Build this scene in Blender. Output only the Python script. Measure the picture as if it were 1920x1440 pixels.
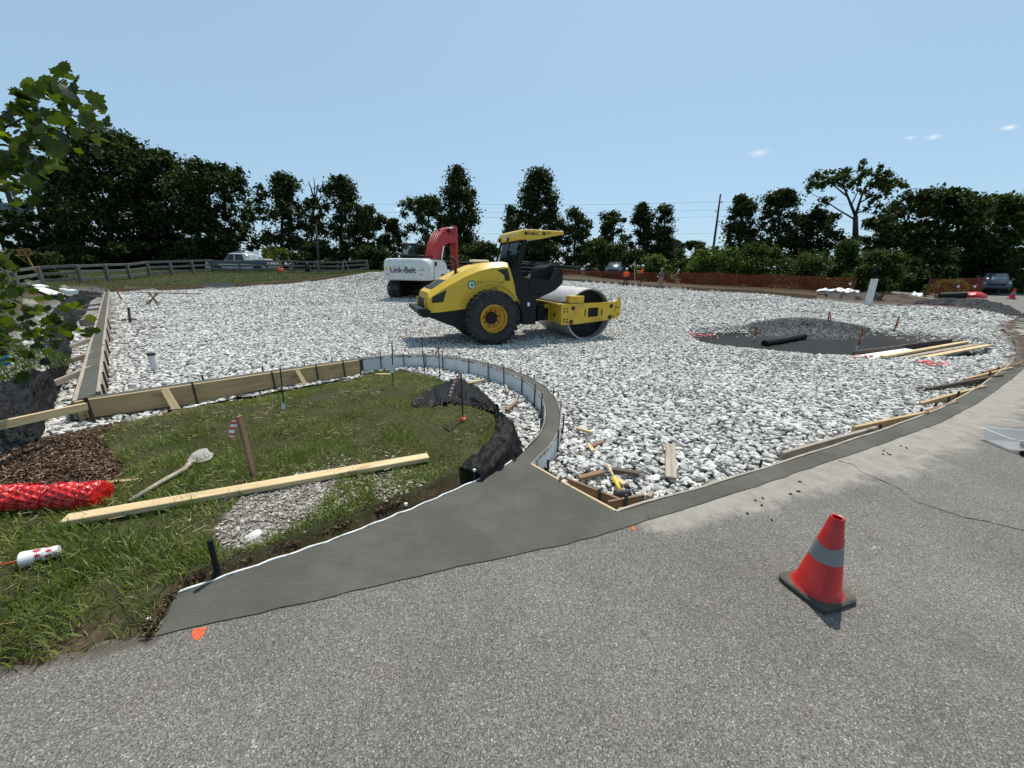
import bpy, bmesh, math, random
import numpy as np
from mathutils import Vector, Matrix, Euler
R = math.radians
random.seed(7); RNG = np.random.default_rng(11)
for o in list(bpy.data.objects): bpy.data.objects.remove(o)
SC = bpy.context.scene
COL = SC.collection
# ------------------------------------------------------------------ camera
FPX, PITCH, ROLL, EYE = 721.0, R(16.6), R(1.0), 1.6
CF = np.array([0, math.cos(PITCH), -math.sin(PITCH)])
_u0 = np.array([0, math.sin(PITCH), math.cos(PITCH)]); _x0 = np.array([1.0, 0, 0])
CR = _x0*math.cos(ROLL) + _u0*math.sin(ROLL)
CU = -_x0*math.sin(ROLL) + _u0*math.cos(ROLL)
CP = np.array([0, 0, EYE])
cd = bpy.data.cameras.new('camera'); cam = bpy.data.objects.new('camera', cd); COL.objects.link(cam)
cd.sensor_width = 36.0; cd.lens = FPX/1920*36.0; cd.clip_end = 3000; cd.clip_start = 0.05
m = Matrix(((CR[0], CU[0], -CF[0], 0), (CR[1], CU[1], -CF[1], 0), (CR[2], CU[2], -CF[2], EYE), (0, 0, 0, 1)))
cam.matrix_world = m
SC.camera = cam
# ------------------------------------------------------------------ sky, sun, exposure
SUN_EL, SUN_AZ = 64.0, 20.0        # degrees above horizon; degrees to the right of straight ahead
W = bpy.data.worlds.new('World'); SC.world = W; W.use_nodes = True
wn = W.node_tree.nodes; wl = W.node_tree.links; wn.clear()
sky = wn.new('ShaderNodeTexSky'); sky.sky_type = 'NISHITA'; sky.sun_disc = False
sky.sun_elevation = R(SUN_EL); sky.sun_rotation = R(SUN_AZ)
sky.air_density = 1.0; sky.dust_density = 2.5; sky.ozone_density = 6.0; sky.altitude = 1000
SKY = 0.125
bg = wn.new('ShaderNodeBackground'); bg.inputs['Strength'].default_value = SKY
wo = wn.new('ShaderNodeOutputWorld')
hz = wn.new('ShaderNodeMix'); hz.data_type = 'RGBA'; hz.inputs[0].default_value = .5        # thin summer haze, the same all round
hz.inputs[7].default_value = (.52/SKY, .77/SKY, .90/SKY, 1)
wl.new(sky.outputs[0], hz.inputs[6]); last = hz.outputs[2]
# a few small wisps of cloud
tc = wn.new('ShaderNodeTexCoord')
nzw = wn.new('ShaderNodeTexNoise'); nzw.inputs['Scale'].default_value = 38; nzw.inputs['Detail'].default_value = 5; wl.new(tc.outputs['Generated'], nzw.inputs['Vector'])
def _dir(px, py):
    d = CF*FPX + CR*(px-960) - CU*(py-720); return d/np.linalg.norm(d)
for px, py, wd in ((1424, 286, .026), (1708, 258, .013), (1751, 257, .015), (1893, 239, .013), (1450, 362, .012), (745, 392, .012)):
    c = _dir(px, py)
    sb = wn.new('ShaderNodeVectorMath'); sb.operation = 'SUBTRACT'; sb.inputs[1].default_value = tuple(c); wl.new(tc.outputs['Generated'], sb.inputs[0])
    sc_ = wn.new('ShaderNodeVectorMath'); sc_.operation = 'MULTIPLY'; sc_.inputs[1].default_value = (1/wd, 1/wd, 2.6/wd); wl.new(sb.outputs[0], sc_.inputs[0])
    ln = wn.new('ShaderNodeVectorMath'); ln.operation = 'LENGTH'; wl.new(sc_.outputs[0], ln.inputs[0])
    a1 = wn.new('ShaderNodeMath'); a1.operation = 'SUBTRACT'; a1.inputs[0].default_value = 1.0; wl.new(ln.outputs['Value'], a1.inputs[1])
    a2 = wn.new('ShaderNodeMath'); a2.operation = 'MULTIPLY_ADD'; a2.inputs[1].default_value = 2.4; a2.inputs[2].default_value = -1.15; wl.new(nzw.outputs['Fac'], a2.inputs[0])
    a3 = wn.new('ShaderNodeMath'); a3.operation = 'ADD'; a3.use_clamp = False; wl.new(a1.outputs[0], a3.inputs[0]); wl.new(a2.outputs[0], a3.inputs[1])
    a4 = wn.new('ShaderNodeMath'); a4.operation = 'MULTIPLY'; a4.use_clamp = True; wl.new(a3.outputs[0], a4.inputs[0]); a4.inputs[1].default_value = .75
    a5 = wn.new('ShaderNodeMath'); a5.operation = 'MULTIPLY'; a5.use_clamp = True; wl.new(a4.outputs[0], a5.inputs[0]); wl.new(a1.outputs[0], a5.inputs[1])
    mx = wn.new('ShaderNodeMix'); mx.data_type = 'RGBA'; wl.new(a5.outputs[0], mx.inputs[0]); wl.new(last, mx.inputs[6]); mx.inputs[7].default_value = (.95/SKY, .97/SKY, 1.0/SKY, 1); last = mx.outputs[2]
wl.new(last, bg.inputs[0]); wl.new(bg.outputs[0], wo.inputs[0])
sl = bpy.data.lights.new('sun', 'SUN'); sl.energy = 5.0; sl.angle = R(0.53); sl.color = (1.0, 0.94, 0.84)
so = bpy.data.objects.new('sun', sl); COL.objects.link(so)
sdir = Vector((math.sin(R(SUN_AZ))*math.cos(R(SUN_EL)), math.cos(R(SUN_AZ))*math.cos(R(SUN_EL)), math.sin(R(SUN_EL))))
so.rotation_euler = sdir.to_track_quat('Z', 'Y').to_euler(); so.location = (0, 0, 30)
SC.view_settings.view_transform = 'Standard'; SC.view_settings.look = 'None'
SC.view_settings.exposure = 0.0; SC.view_settings.gamma = 1.0; SC.view_settings.use_curve_mapping = False
SC.render.engine = 'CYCLES'
SC.cycles.max_bounces = 6; SC.cycles.transparent_max_bounces = 16; SC.cycles.use_denoising = True
SC.cycles.caustics_reflective = False; SC.cycles.caustics_refractive = False

# ------------------------------------------------------------------ photo point -> place on the ground
def ray(px, py): return CF*FPX + CR*(px-960) - CU*(py-720)
def G(px, py, z=0.0):
    d = ray(px, py); return CP + d*((z-EYE)/d[2])
def D(px, py, Y):
    d = ray(px, py); return CP + d*(Y/d[1])
def onto(px, py, fn, tmax=90):
    d = ray(px, py); d = d/np.linalg.norm(d)
    t = 0.6; st = 0.02
    while t < tmax:
        p = CP + d*t
        if p[2] <= fn(p[0], p[1]):
            a, b = t-st, t
            for _ in range(14):
                c = (a+b)/2; q = CP + d*c
                if q[2] <= fn(q[0], q[1]): b = c
                else: a = c
            return CP + d*b
        st = max(0.02, t*0.012); t += st
    return CP + d*tmax
def W2(pts, z=0.0): return [tuple(G(x, y, z)[:2]) for x, y in pts]

# ------------------------------------------------------------------ numpy noise
def _h(ix, iy, s):
    n = (ix*374761393 + iy*668265263 + s*974634777) & 0xffffffff
    n = ((n ^ (n >> 13))*1274126177) & 0xffffffff
    return ((n ^ (n >> 16)) & 0xffff)/65535.0
def vnoise(x, y, s=0):
    x = np.asarray(x, float); y = np.asarray(y, float)
    ix = np.floor(x).astype(np.int64); iy = np.floor(y).astype(np.int64)
    fx = x-ix; fy = y-iy; fx = fx*fx*(3-2*fx); fy = fy*fy*(3-2*fy)
    a = _h(ix, iy, s); b = _h(ix+1, iy, s); c = _h(ix, iy+1, s); d = _h(ix+1, iy+1, s)
    return (a*(1-fx)+b*fx)*(1-fy) + (c*(1-fx)+d*fx)*fy
def fbm(x, y, s=0, o=3):
    v = 0; a = .5
    x = np.asarray(x, float); y = np.asarray(y, float)
    for k in range(o): v = v + a*vnoise(x*2**k, y*2**k, s+k); a *= .5
    return v/(1-.5**o)
def inpoly(x, y, poly):
    x = np.asarray(x, float); y = np.asarray(y, float); r = np.zeros(x.shape, bool)
    P = np.asarray(poly, float)
    sel = (x >= P[:, 0].min()) & (x <= P[:, 0].max()) & (y >= P[:, 1].min()) & (y <= P[:, 1].max())
    if not sel.any(): return r
    xs, ys = x[sel], y[sel]; rr = np.zeros(xs.shape, bool)
    n = len(P)
    for i in range(n):
        x1, y1 = P[i]; x2, y2 = P[(i+1) % n]
        c = ((y1 > ys) != (y2 > ys))
        if y1 != y2: rr ^= c & (xs < (x2-x1)*(ys-y1)/(y2-y1)+x1)
    r[sel] = rr
    return r
def polydist(x, y, line):
    x = np.asarray(x, float); y = np.asarray(y, float); d = np.full(x.shape, 1e9)
    for (x1, y1), (x2, y2) in zip(line[:-1], line[1:]):
        dx, dy = x2-x1, y2-y1; L = dx*dx+dy*dy+1e-12
        t = np.clip(((x-x1)*dx+(y-y1)*dy)/L, 0, 1)
        d = np.minimum(d, np.hypot(x-x1-t*dx, y-y1-t*dy))
    return d
def resample(pts, step):
    P = np.asarray(pts, float); s = np.r_[0, np.cumsum(np.linalg.norm(np.diff(P, axis=0), axis=1))]
    n = max(2, int(round(s[-1]/step))+1); q = np.linspace(0, s[-1], n)
    return np.stack([np.interp(q, s, P[:, k]) for k in range(P.shape[1])], 1)
def smooth(P, it=3):
    P = np.array(P, float)
    for _ in range(it):
        Q = P.copy(); Q[1:-1] = .25*P[:-2]+.5*P[1:-1]+.25*P[2:]; P = Q
    return P
def rbf(ctrl):
    A = np.array(ctrl, float); X = A[:, :2]; d = np.linalg.norm(X[:, None]-X[None], axis=2)
    w = np.linalg.solve(d + 1e-6*np.eye(len(A)), A[:, 2]-A[:, 2].mean()); mu = A[:, 2].mean()
    def fn(x, y):
        x = np.asarray(x, float); y = np.asarray(y, float)
        v = np.full(x.shape, mu)
        for (a, b), k in zip(X, w): v = v + k*np.sqrt((x-a)**2+(y-b)**2 + .3)
        return v
    return fn

# ------------------------------------------------------------------ node materials
MATS = {}
def nmat(name):
    m = bpy.data.materials.new(name); m.use_nodes = True; MATS[name] = m
    t = m.node_tree; b = t.nodes['Principled BSDF']
    return m, t, b
def N(t, typ, **kw):
    n = t.nodes.new(typ)
    for k, v in kw.items():
        if k in n.inputs: n.inputs[k].default_value = v
        else: setattr(n, k, v)
    return n
def coords(t, kind='Object', scale=(1, 1, 1)):
    c = N(t, 'ShaderNodeTexCoord'); mp = N(t, 'ShaderNodeMapping'); mp.inputs['Scale'].default_value = scale
    t.links.new(c.outputs[kind], mp.inputs[0]); return mp.outputs[0]
def world(t):
    g = N(t, 'ShaderNodeNewGeometry'); return g.outputs['Position']
def noise(t, co, scale, detail=3, rough=.55):
    n = N(t, 'ShaderNodeTexNoise'); n.inputs['Scale'].default_value = scale; n.inputs['Detail'].default_value = detail
    n.inputs['Roughness'].default_value = rough; t.links.new(co, n.inputs['Vector']); return n.outputs['Fac']
def ramp(t, fac, stops, interp='LINEAR'):
    r = N(t, 'ShaderNodeValToRGB'); e = r.color_ramp; e.interpolation = interp
    while len(e.elements) < len(stops): e.elements.new(.5)
    for el, (p, c) in zip(e.elements, stops):
        el.position = p; el.color = (*c, 1) if len(c) == 3 else c
    t.links.new(fac, r.inputs[0]); return r.outputs[0]
def mix(t, fac, a, b, mode='MIX'):
    n = N(t, 'ShaderNodeMix'); n.data_type = 'RGBA'; n.blend_type = mode
    for s, v in ((n.inputs[0], fac), (n.inputs[6], a), (n.inputs[7], b)):
        if isinstance(v, (int, float)): s.default_value = v
        elif isinstance(v, tuple): s.default_value = (*v, 1) if len(v) == 3 else v
        else: t.links.new(v, s)
    return n.outputs[2]
def math_(t, op, a, b=0.0):
    n = N(t, 'ShaderNodeMath'); n.operation = op
    for s, v in ((n.inputs[0], a), (n.inputs[1], b)):
        if isinstance(v, (int, float)): s.default_value = v
        else: t.links.new(v, s)
    return n.outputs[0]
def bump(t, b, h, strength=.3, dist=.01):
    n = N(t, 'ShaderNodeBump'); n.inputs['Strength'].default_value = strength; n.inputs['Distance'].default_value = dist
    t.links.new(h, n.inputs['Height']); t.links.new(n.outputs[0], b.inputs['Normal'])
def plain(name, col, rough=.6, metal=0.0, var=.18, vs=6.0, bs=0.0, bscale=40, spec=.5, dirt=None, dirtamt=.5):
    m, t, b = nmat(name); co = coords(t)
    lo = tuple(max(0, c*(1-var)) for c in col); hi = tuple(min(1, c*(1+var)) for c in col)
    c = ramp(t, noise(t, co, vs, 4), [(.3, lo), (.7, hi)])
    if dirt:
        f = ramp(t, noise(t, co, vs*.6, 6, .7), [(.48, (0, 0, 0)), (.72, (dirtamt,)*3)])
        c = mix(t, f, c, dirt)
    t.links.new(c, b.inputs['Base Color'])
    b.inputs['Roughness'].default_value = rough; b.inputs['Metallic'].default_value = metal
    b.inputs['Specular IOR Level'].default_value = spec
    if bs: bump(t, b, noise(t, co, bscale, 3), bs, .01)
    return m
def island_mat(name, stops, rough=.6, trans=0.0, tcol=None, spec=.35, cl=None):
    """colour chosen for each leaf, blade or chip by itself, plus slow variation"""
    m, t, b = nmat(name); g = N(t, 'ShaderNodeNewGeometry')
    c = ramp(t, g.outputs['Random Per Island'], stops)
    if cl:
        f = ramp(t, noise(t, g.outputs['Position'], cl[0], 3), [(.38, (0, 0, 0)), (.62, (1, 1, 1))])
        c = mix(t, f, c, cl[1], 'MULTIPLY')
    t.links.new(c, b.inputs['Base Color'])
    b.inputs['Roughness'].default_value = rough; b.inputs['Specular IOR Level'].default_value = spec
    if trans:
        tr = N(t, 'ShaderNodeBsdfTranslucent'); mx = N(t, 'ShaderNodeMixShader'); mx.inputs[0].default_value = trans
        tc = mix(t, 1.0, c, tcol or (1.6, 1.7, .7), 'MULTIPLY'); t.links.new(tc, tr.inputs[0])
        t.links.new(b.outputs[0], mx.inputs[1]); t.links.new(tr.outputs[0], mx.inputs[2])
        t.links.new(mx.outputs[0], t.nodes['Material Output'].inputs[0])
    return m

# ------------------------------------------------------------------ mesh building
class MB:
    def __init__(s): s.v = []; s.f = []
    def add(s, vs, fs):
        n = len(s.v); s.v += [tuple(map(float, v)) for v in vs]; s.f += [tuple(i+n for i in f) for f in fs]; return s
    def box(s, c, d, rot=None, bev=0.0):
        x, y, z = d[0]/2, d[1]/2, d[2]/2
        if bev:
            e = min(bev, x*.9, y*.9, z*.9); vs = []
            for sz, k in ((-1, e), (-1, 0), (1, 0), (1, e)):
                zz = sz*z if k else sz*(z-e)
                X, Y = x-(e if k else 0), y-(e if k else 0)
                for a, b_ in ((-X, -Y), (X, -Y), (X, Y), (-X, Y)): vs.append((a, b_, zz))
            fs = [(3, 2, 1, 0), (12, 13, 14, 15)]
            for k in range(3):
                for i in range(4): fs.append((k*4+i, k*4+(i+1) % 4, k*4+4+(i+1) % 4, k*4+4+i))
        else:
            vs = [(sx*x, sy*y, sz*z) for sz in (-1, 1) for sx, sy in ((-1, -1), (1, -1), (1, 1), (-1, 1))]
            fs = [(3, 2, 1, 0), (4, 5, 6, 7), (0, 1, 5, 4), (1, 2, 6, 5), (2, 3, 7, 6), (3, 0, 4, 7)]
        M = Euler(rot).to_matrix() if rot is not None and not isinstance(rot, Matrix) else rot
        out = []
        for v in vs:
            w = Vector(v); w = M @ w if M is not None else w
            out.append((w.x+c[0], w.y+c[1], w.z+c[2]))
        return s.add(out, fs)
    def bar(s, a, b_, w, h, up=(0, 0, 1), bev=0.0):
        """a plank from a to b, w wide, h thick along up"""
        a = Vector(a); b_ = Vector(b_); x = (b_-a); L = x.length; x.normalize(); u = Vector(up)
        y = u.cross(x)
        if y.length < 1e-5: y = Vector((0, 1, 0)).cross(x)
        y.normalize(); z = x.cross(y)
        M = Matrix((x, y, z)).transposed()
        return s.box(tuple((a+b_)/2), (L, w, h), M, bev)
    def tube(s, pts, rad, n=8, cap=True):
        P = [Vector(p) for p in pts]; rad = rad if hasattr(rad, '__len__') else [rad]*len(P)
        ref = None; rings = []
        for i, p in enumerate(P):
            t = (P[min(i+1, len(P)-1)]-P[max(i-1, 0)]).normalized()
            if ref is None: ref = t.orthogonal().normalized()
            ref = (ref - t*ref.dot(t))
            if ref.length < 1e-5: ref = t.orthogonal()
            ref.normalize(); q = t.cross(ref)
            rings.append([tuple(p + (ref*math.cos(2*math.pi*k/n)+q*math.sin(2*math.pi*k/n))*rad[i]) for k in range(n)])
        vs = [v for r in rings for v in r]; fs = []
        for i in range(len(P)-1):
            for k in range(n): fs.append((i*n+k, i*n+(k+1) % n, (i+1)*n+(k+1) % n, (i+1)*n+k))
        if cap: fs += [tuple(range(n-1, -1, -1)), tuple((len(P)-1)*n+k for k in range(n))]
        return s.add(vs, fs)
    def prism(s, out, y0, y1):
        """outline in local x,z pushed from y0 to y1"""
        n = len(out); vs = [(x, y0, z) for x, z in out]+[(x, y1, z) for x, z in out]
        a = sum(out[i][0]*out[(i+1) % n][1]-out[(i+1) % n][0]*out[i][1] for i in range(n))
        fs = [(i, (i+1) % n, n+(i+1) % n, n+i) for i in range(n)]+[tuple(range(n-1, -1, -1)), tuple(range(n, 2*n))]
        if (a > 0) == (y1 > y0): fs = [f[::-1] for f in fs]
        return s.add(vs, fs)
    def lathe(s, prof, axis='z', c=(0, 0, 0), n=32):
        vs = []; fs = []; m_ = len(prof)
        for k in range(n):
            a = 2*math.pi*k/n; ca, sa = math.cos(a), math.sin(a)
            for r_, h in prof:
                v = (r_*ca, r_*sa, h) if axis == 'z' else ((r_*ca, h, r_*sa) if axis == 'y' else (h, r_*ca, r_*sa))
                vs.append((v[0]+c[0], v[1]+c[1], v[2]+c[2]))
        for k in range(n):
            for j in range(m_-1):
                a, b_ = k*m_+j, k*m_+j+1; c_, d = ((k+1) % n)*m_+j, ((k+1) % n)*m_+j+1
                fs.append((a, c_, d, b_) if axis != 'y' else (a, b_, d, c_))
        return s.add(vs, fs)
    def rings(s, rr, cap=True, closed=True):
        n = len(rr[0]); vs = [v for r_ in rr for v in r_]; fs = []
        for i in range(len(rr)-1):
            for k in range(n if closed else n-1): fs.append((i*n+k, i*n+(k+1) % n, (i+1)*n+(k+1) % n, (i+1)*n+k))
        if cap: fs += [tuple(range(n-1, -1, -1)), tuple((len(rr)-1)*n+k for k in range(n))]
        return s.add(vs, fs)
    def build(s, name, mat, parent=None, sm=False, fix=True, auto=None):
        me = bpy.data.meshes.new(name); me.from_pydata(s.v, [], s.f)
        if fix:
            bm = bmesh.new(); bm.from_mesh(me); bmesh.ops.recalc_face_normals(bm, faces=bm.faces); bm.to_mesh(me); bm.free()
        return link(name, me, mat, parent, sm, auto)
def link(name, me, mat, parent=None, sm=False, auto=None):
    for mm in (mat if isinstance(mat, (list, tuple)) else [mat]):
        if mm is not None: me.materials.append(MATS[mm] if isinstance(mm, str) else mm)
    if sm: me.shade_smooth()
    if auto:
        me.shade_smooth(); 
        bm = bmesh.new(); bm.from_mesh(me)
        for e in bm.edges:
            if len(e.link_faces) == 2 and e.calc_face_angle(0) > R(auto): e.smooth = False
        bm.to_mesh(me); bm.free()
    o = bpy.data.objects.new(name, me); COL.objects.link(o)
    if parent is not None: o.parent = parent
    return o
def npmesh(name, V, Fq, mat, parent=None, sm=False, mi=None):
    """V (n,3); Fq list of int arrays (k,m) of equal-sided faces"""
    me = bpy.data.meshes.new(name); V = np.asarray(V, np.float32)
    me.vertices.add(len(V)); me.vertices.foreach_set('co', V.ravel())
    loops = np.concatenate([f.ravel() for f in Fq]).astype(np.int32)
    tot = np.concatenate([np.full(len(f), f.shape[1]) for f in Fq]); st = np.r_[0, np.cumsum(tot)[:-1]]
    me.loops.add(len(loops)); me.loops.foreach_set('vertex_index', loops)
    me.polygons.add(len(tot)); me.polygons.foreach_set('loop_start', st.astype(np.int32))
    try: me.polygons.foreach_set('loop_total', tot.astype(np.int32))
    except Exception: pass
    me.update(calc_edges=True); me.validate()
    return link(name, me, mat, parent, sm)
def tag(o, label=None, cat=None, group=None, kind=None):
    if label: o['label'] = label
    if cat: o['category'] = cat
    if group: o['group'] = group
    if kind: o['kind'] = kind
    return o
def empty(name, loc=(0, 0, 0), rz=0.0, rot=None):
    o = bpy.data.objects.new(name, None); COL.objects.link(o); o.location = loc
    o.rotation_euler = rot if rot is not None else (0, 0, rz); o.empty_display_size = .1; return o
def copy_tree(o, parent=None):
    c = o.copy(); COL.objects.link(c); c.parent = parent
    for ch in list(o.children): copy_tree(ch, c)
    return c
ORD = ['first', 'second', 'third', 'fourth', 'fifth', 'sixth', 'seventh', 'eighth', 'ninth', 'tenth', 'eleventh', 'twelfth',
       'thirteenth', 'fourteenth', 'fifteenth', 'sixteenth', 'seventeenth', 'eighteenth', 'nineteenth', 'twentieth', 'twenty-first', 'twenty-second',
       'twenty-third', 'twenty-fourth', 'twenty-fifth', 'twenty-sixth', 'twenty-seventh', 'twenty-eighth', 'twenty-ninth', 'thirtieth']
def text(name, s, size, loc, rot, mat, parent, ext=.002, bold=0.0, xs=1.0, align='CENTER'):
    c = bpy.data.curves.new(name, 'FONT'); c.body = s; c.size = size; c.extrude = ext; c.offset = bold
    c.align_x = align; c.align_y = 'CENTER'
    o = bpy.data.objects.new(name, c); COL.objects.link(o); o.location = loc; o.rotation_euler = rot; o.scale = (xs, 1, 1)
    bpy.context.view_layer.update(); dg = bpy.context.evaluated_depsgraph_get()
    me = bpy.data.meshes.new_from_object(o.evaluated_get(dg)); bpy.data.objects.remove(o); me.materials.clear()
    o = link(name, me, mat, parent); o.location = loc; o.rotation_euler = rot; o.scale = (xs, 1, 1); return o
# ================================================================== layout lines (world metres, road level = 0)
OUT = smooth(resample([(.17, 2.96), (.26, 3.14), (.38, 3.35), (.46, 3.56), (.53, 3.85), (.57, 4.24), (.57, 4.62), (.53, 4.97), (.46, 5.26), (.32, 5.64),
        (.14, 5.93), (-.13, 6.33), (-.57, 6.79), (-1.03, 7.08), (-1.5, 7.26), (-1.95, 7.28), (-2.38, 7.14), (-2.78, 6.87)], .08), 14)
def offset(L, d):
    L = np.asarray(L, float); t = np.gradient(L, axis=0); t /= np.linalg.norm(t, axis=1)[:, None]
    return L + np.stack([-t[:, 1], t[:, 0]], 1)*d
INN_C = offset(OUT, .15)
BOARD0, BOARD1 = np.array([-5.16, 4.38]), np.array([-2.76, 6.70])      # straight plank form
bdir = (BOARD1-BOARD0)/np.linalg.norm(BOARD1-BOARD0); bnor = np.array([-bdir[1], bdir[0]]); BOARD0 = BOARD0-bnor*.055; BOARD1 = BOARD1-bnor*.055   # bnor: towards the gravel
APR = [(-1.67, 1.54), (-1.54, 1.635), (-1.22, 1.85), (-1.06, 1.96), (-.9, 2.09), (-.71, 2.25), (-.5, 2.44), (-.27, 2.66), (-.13, 2.81), (.02, 3.0)]
RU = resample([(.74, 2.29), (.99, 2.41), (1.5, 2.63), (2.22, 2.97), (3.04, 3.37), (4.1, 3.89), (5.36, 4.55), (7.11, 5.62), (10.06, 7.55), (13, 9.9), (16, 12.6)], .12)
RL = resample([(.72, 2.12), (.87, 2.19), (1.4, 2.43), (2.06, 2.73), (2.81, 3.09), (3.73, 3.53), (4.9, 4.11), (6.16, 4.83), (8.51, 6.32), (10.2, 7.43), (13.2, 9.72), (16.2, 12.45)], .12)
APL = resample([(-1.57, 1.32), (-1.03, 1.5), (-.28, 1.77), (.34, 1.96), (.72, 2.12)], .08)
LEFT0 = np.array([-5.30, 4.53]); LEFT1 = G(201, 545, -.2)[:2]
ldir = (LEFT1-LEFT0)/np.linalg.norm(LEFT1-LEFT0); lnor = np.array([ldir[1], -ldir[0]])      # lnor: towards the gravel
LLEN = float(np.linalg.norm(LEFT1-LEFT0))
# back edge of the lot: photo point and distance
BACK = [D(207, 549, 25.8), D(430, 540, 30), D(560, 531, 33), D(650, 522, 36), D(720, 517, 38), D(900, 520, 40), D(1060, 526, 39), D(1180, 536, 36), D(1270, 544, 31),
        D(1450, 552, 25.8), D(1530, 562, 23.2), D(1630, 573, 21.3), D(1740, 575, 20.5), D(1845, 582, 19.3)]
E1 = [tuple(p[:2]) for p in BACK]
LOT = [tuple(p) for p in RU[::6]] + [(19, 15), (21.5, 16.5)] + E1[::-1] + \
      [tuple(LEFT1+lnor*.08), tuple(LEFT0+lnor*.08+ldir*.1), tuple(BOARD1+bnor*.15)] + [tuple(p) for p in OUT[::-2]]
def W3(pts): return [tuple(G(x, y, z)[:2]) for x, y, z in pts]
_edge = [(660, 713, -.24), (700, 697, -.23), (760, 694, -.21), (815, 704, -.17), (860, 730, -.12), (915, 762, -.07), (940, 795, -.02)]
BAND_IN = W3(_edge + [(948, 830, 0), (925, 880, 0), (880, 905, 0)]) + \
      [(-.13, 2.81), (.02, 3.0)] + [tuple(p) for p in INN_C[::1]]
BAND_L = [tuple(LEFT0-lnor*.07-ldir*.3), tuple(BOARD0-bnor*.42), (-5.2, 3.5), (-5.72, 3.48), (-5.95, 4.15), tuple(LEFT0+ldir*1.5-lnor*1.2), tuple(LEFT0+ldir*6-lnor*1.45),
      tuple(LEFT0+ldir*14-lnor*1.8), tuple(LEFT1-lnor*1.6), tuple(LEFT1-lnor*.07)]
BAND_B = [tuple(BOARD0-bnor*.01-bdir*.1), tuple(BOARD0-bnor*.5-bdir*.1), tuple(BOARD0-bnor*.38+bdir*.6), tuple(BOARD0-bnor*.26+bdir*1.3), tuple(BOARD1-bnor*.2), tuple(BOARD1-bnor*.01)]
GRASS_I = W3([(195, 845, -.06), (235, 815, -.17), (330, 785, -.25), (420, 764, -.25), (540, 741, -.25)] + _edge + [(925, 828, 0), (893, 850, 0),
      (876, 885, 0), (838, 905, 0), (790, 925, 0), (735, 948, 0), (660, 982, 0), (560, 1020, 0), (420, 1068, 0), (345, 1098, 0), (312, 1125, 0), (287, 1192, 0), (150, 1226, 0), (0, 1257, 0), (-400, 1330, 0), (-700, 1250, 0), (-500, 985, 0),
      (0, 978, 0), (130, 965, 0), (222, 925, 0), (236, 885, 0)])
MULCH = W3([(-700, 1000, 0), (-500, 985, 0), (0, 982, 0), (130, 970, 0), (225, 925, 0), (240, 885, 0), (195, 845, -.06), (235, 815, -.17), (200, 812, -.17), (150, 830, -.15), (80, 852, -.1), (0, 875, -.05), (-300, 930, 0)])
PATCH = W2([(455, 950), (500, 925), (575, 903), (640, 893), (632, 935), (600, 975), (560, 1005), (500, 1030), (420, 1045), (405, 1010)])
TRENCH = [tuple(p) for p in APR] + W2([(945, 868), (890, 880), (860, 900), (790, 930), (735, 954), (660, 988), (560, 1026), (420, 1074), (345, 1103)])
ROAD = [tuple(p) for p in APL] + [tuple(p) for p in RL] + [(19.2, 14.8), (22.5, 17), (25, 21), (27, 26), (32, 36), (45, 46), (120, 70), (160, 0), (80, -40), (-60, -40), (-60, -14), (-14, -3.2),
        (-3.9, .58), tuple(G(0, 1255)[:2]), tuple(G(150, 1225)[:2])]
ROADN = [(x, y-.02) for x, y in ROAD[:len(APL)+20:2]+ROAD[len(APL)+20:len(APL)+len(RL):8]+ROAD[len(APL)+len(RL):]]
SOIL = [(tuple(G(px, py, z)[:2]), r_) for px, py, z, r_ in ((240, 642, -.3, .35), (255, 648, -.3, .25), (232, 628, -.3, .4), (262, 616, -.35, .5), (300, 612, -.35, .4), (1062, 885, -.12, .12), (1080, 893, -.12, .10), (1048, 862, -.14, .10), (1068, 770, -.2, .12), (238, 598, -.35, .5), (655, 700, -.22, .15), (975, 755, -.2, .1), (1360, 560, -.1, 1.0))]
# heights
FENCE_C = [(-8, 556, 21), (65, 536, 24), (150, 530, 26), (205, 526, 28), (288, 516, 32), (400, 510, 37), (520, 508.5, 38), (690, 507.5, 39)]
FW = [D(*q) for q in FENCE_C]
GR = rbf([(0, 0, 0), (5, 2, 0), (10, 5, 0), (-3, 1, 0), (-3, 2.4, .02), (-1.5, 4, .03), (-.5, 5.5, .03), (-3.5, 4.4, .0), (-6, 2, .02), (-8, 4.5, .08), (-13, 9, .05), (-20, 16, -.05), (-26, 21, -.02),
          (2, 1, 0), (16, 11, 0), (22, 16, .02), (28, 24, .12), (42, 34, .35), (60, 40, .5), (0, -20, 0), (-40, -10, 0), (60, -20, 0), (-40, 60, 1.2), (0, 60, 1.0), (50, 70, .8), (10, 45, .5)]
         + [tuple(p) for p in FW] + [tuple(D(465, 510, 41)), tuple(D(1100, 515, 44)), tuple(D(1400, 541, 30)), tuple(D(1560, 548, 27)), tuple(D(1700, 558, 25)), tuple(D(340, 538, 30.5)), tuple(D(560, 522, 35)), tuple(D(640, 515, 37.5))])
_gz = rbf([(.9, 2.75, -.12), (2.2, 3.4, -.11), (4.5, 4.6, -.11), (8, 6.6, -.11), (.9, 4.2, -.2), (0, 6.6, -.24), (-2, 7.7, -.25), (-4.5, 5.6, -.25), (-5.6, 5.3, -.24), (-.5, 10.2, -.38), (2.2, 11.5, -.38),
           (-12, 12, -.4), (4, 7, -.2), (-5.4, 24.2, 0.0), (16, 12, -.12), (12, 9.5, -.12), (8, 16, -.15), (0, 17, -.25), (-18, 18.5, -.42)] + [tuple(p) for p in BACK])
PITC, PITR = np.array([9.3, 11.2]), (3.9, 2.5)
MOUND = D(712, 517, 35)
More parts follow.
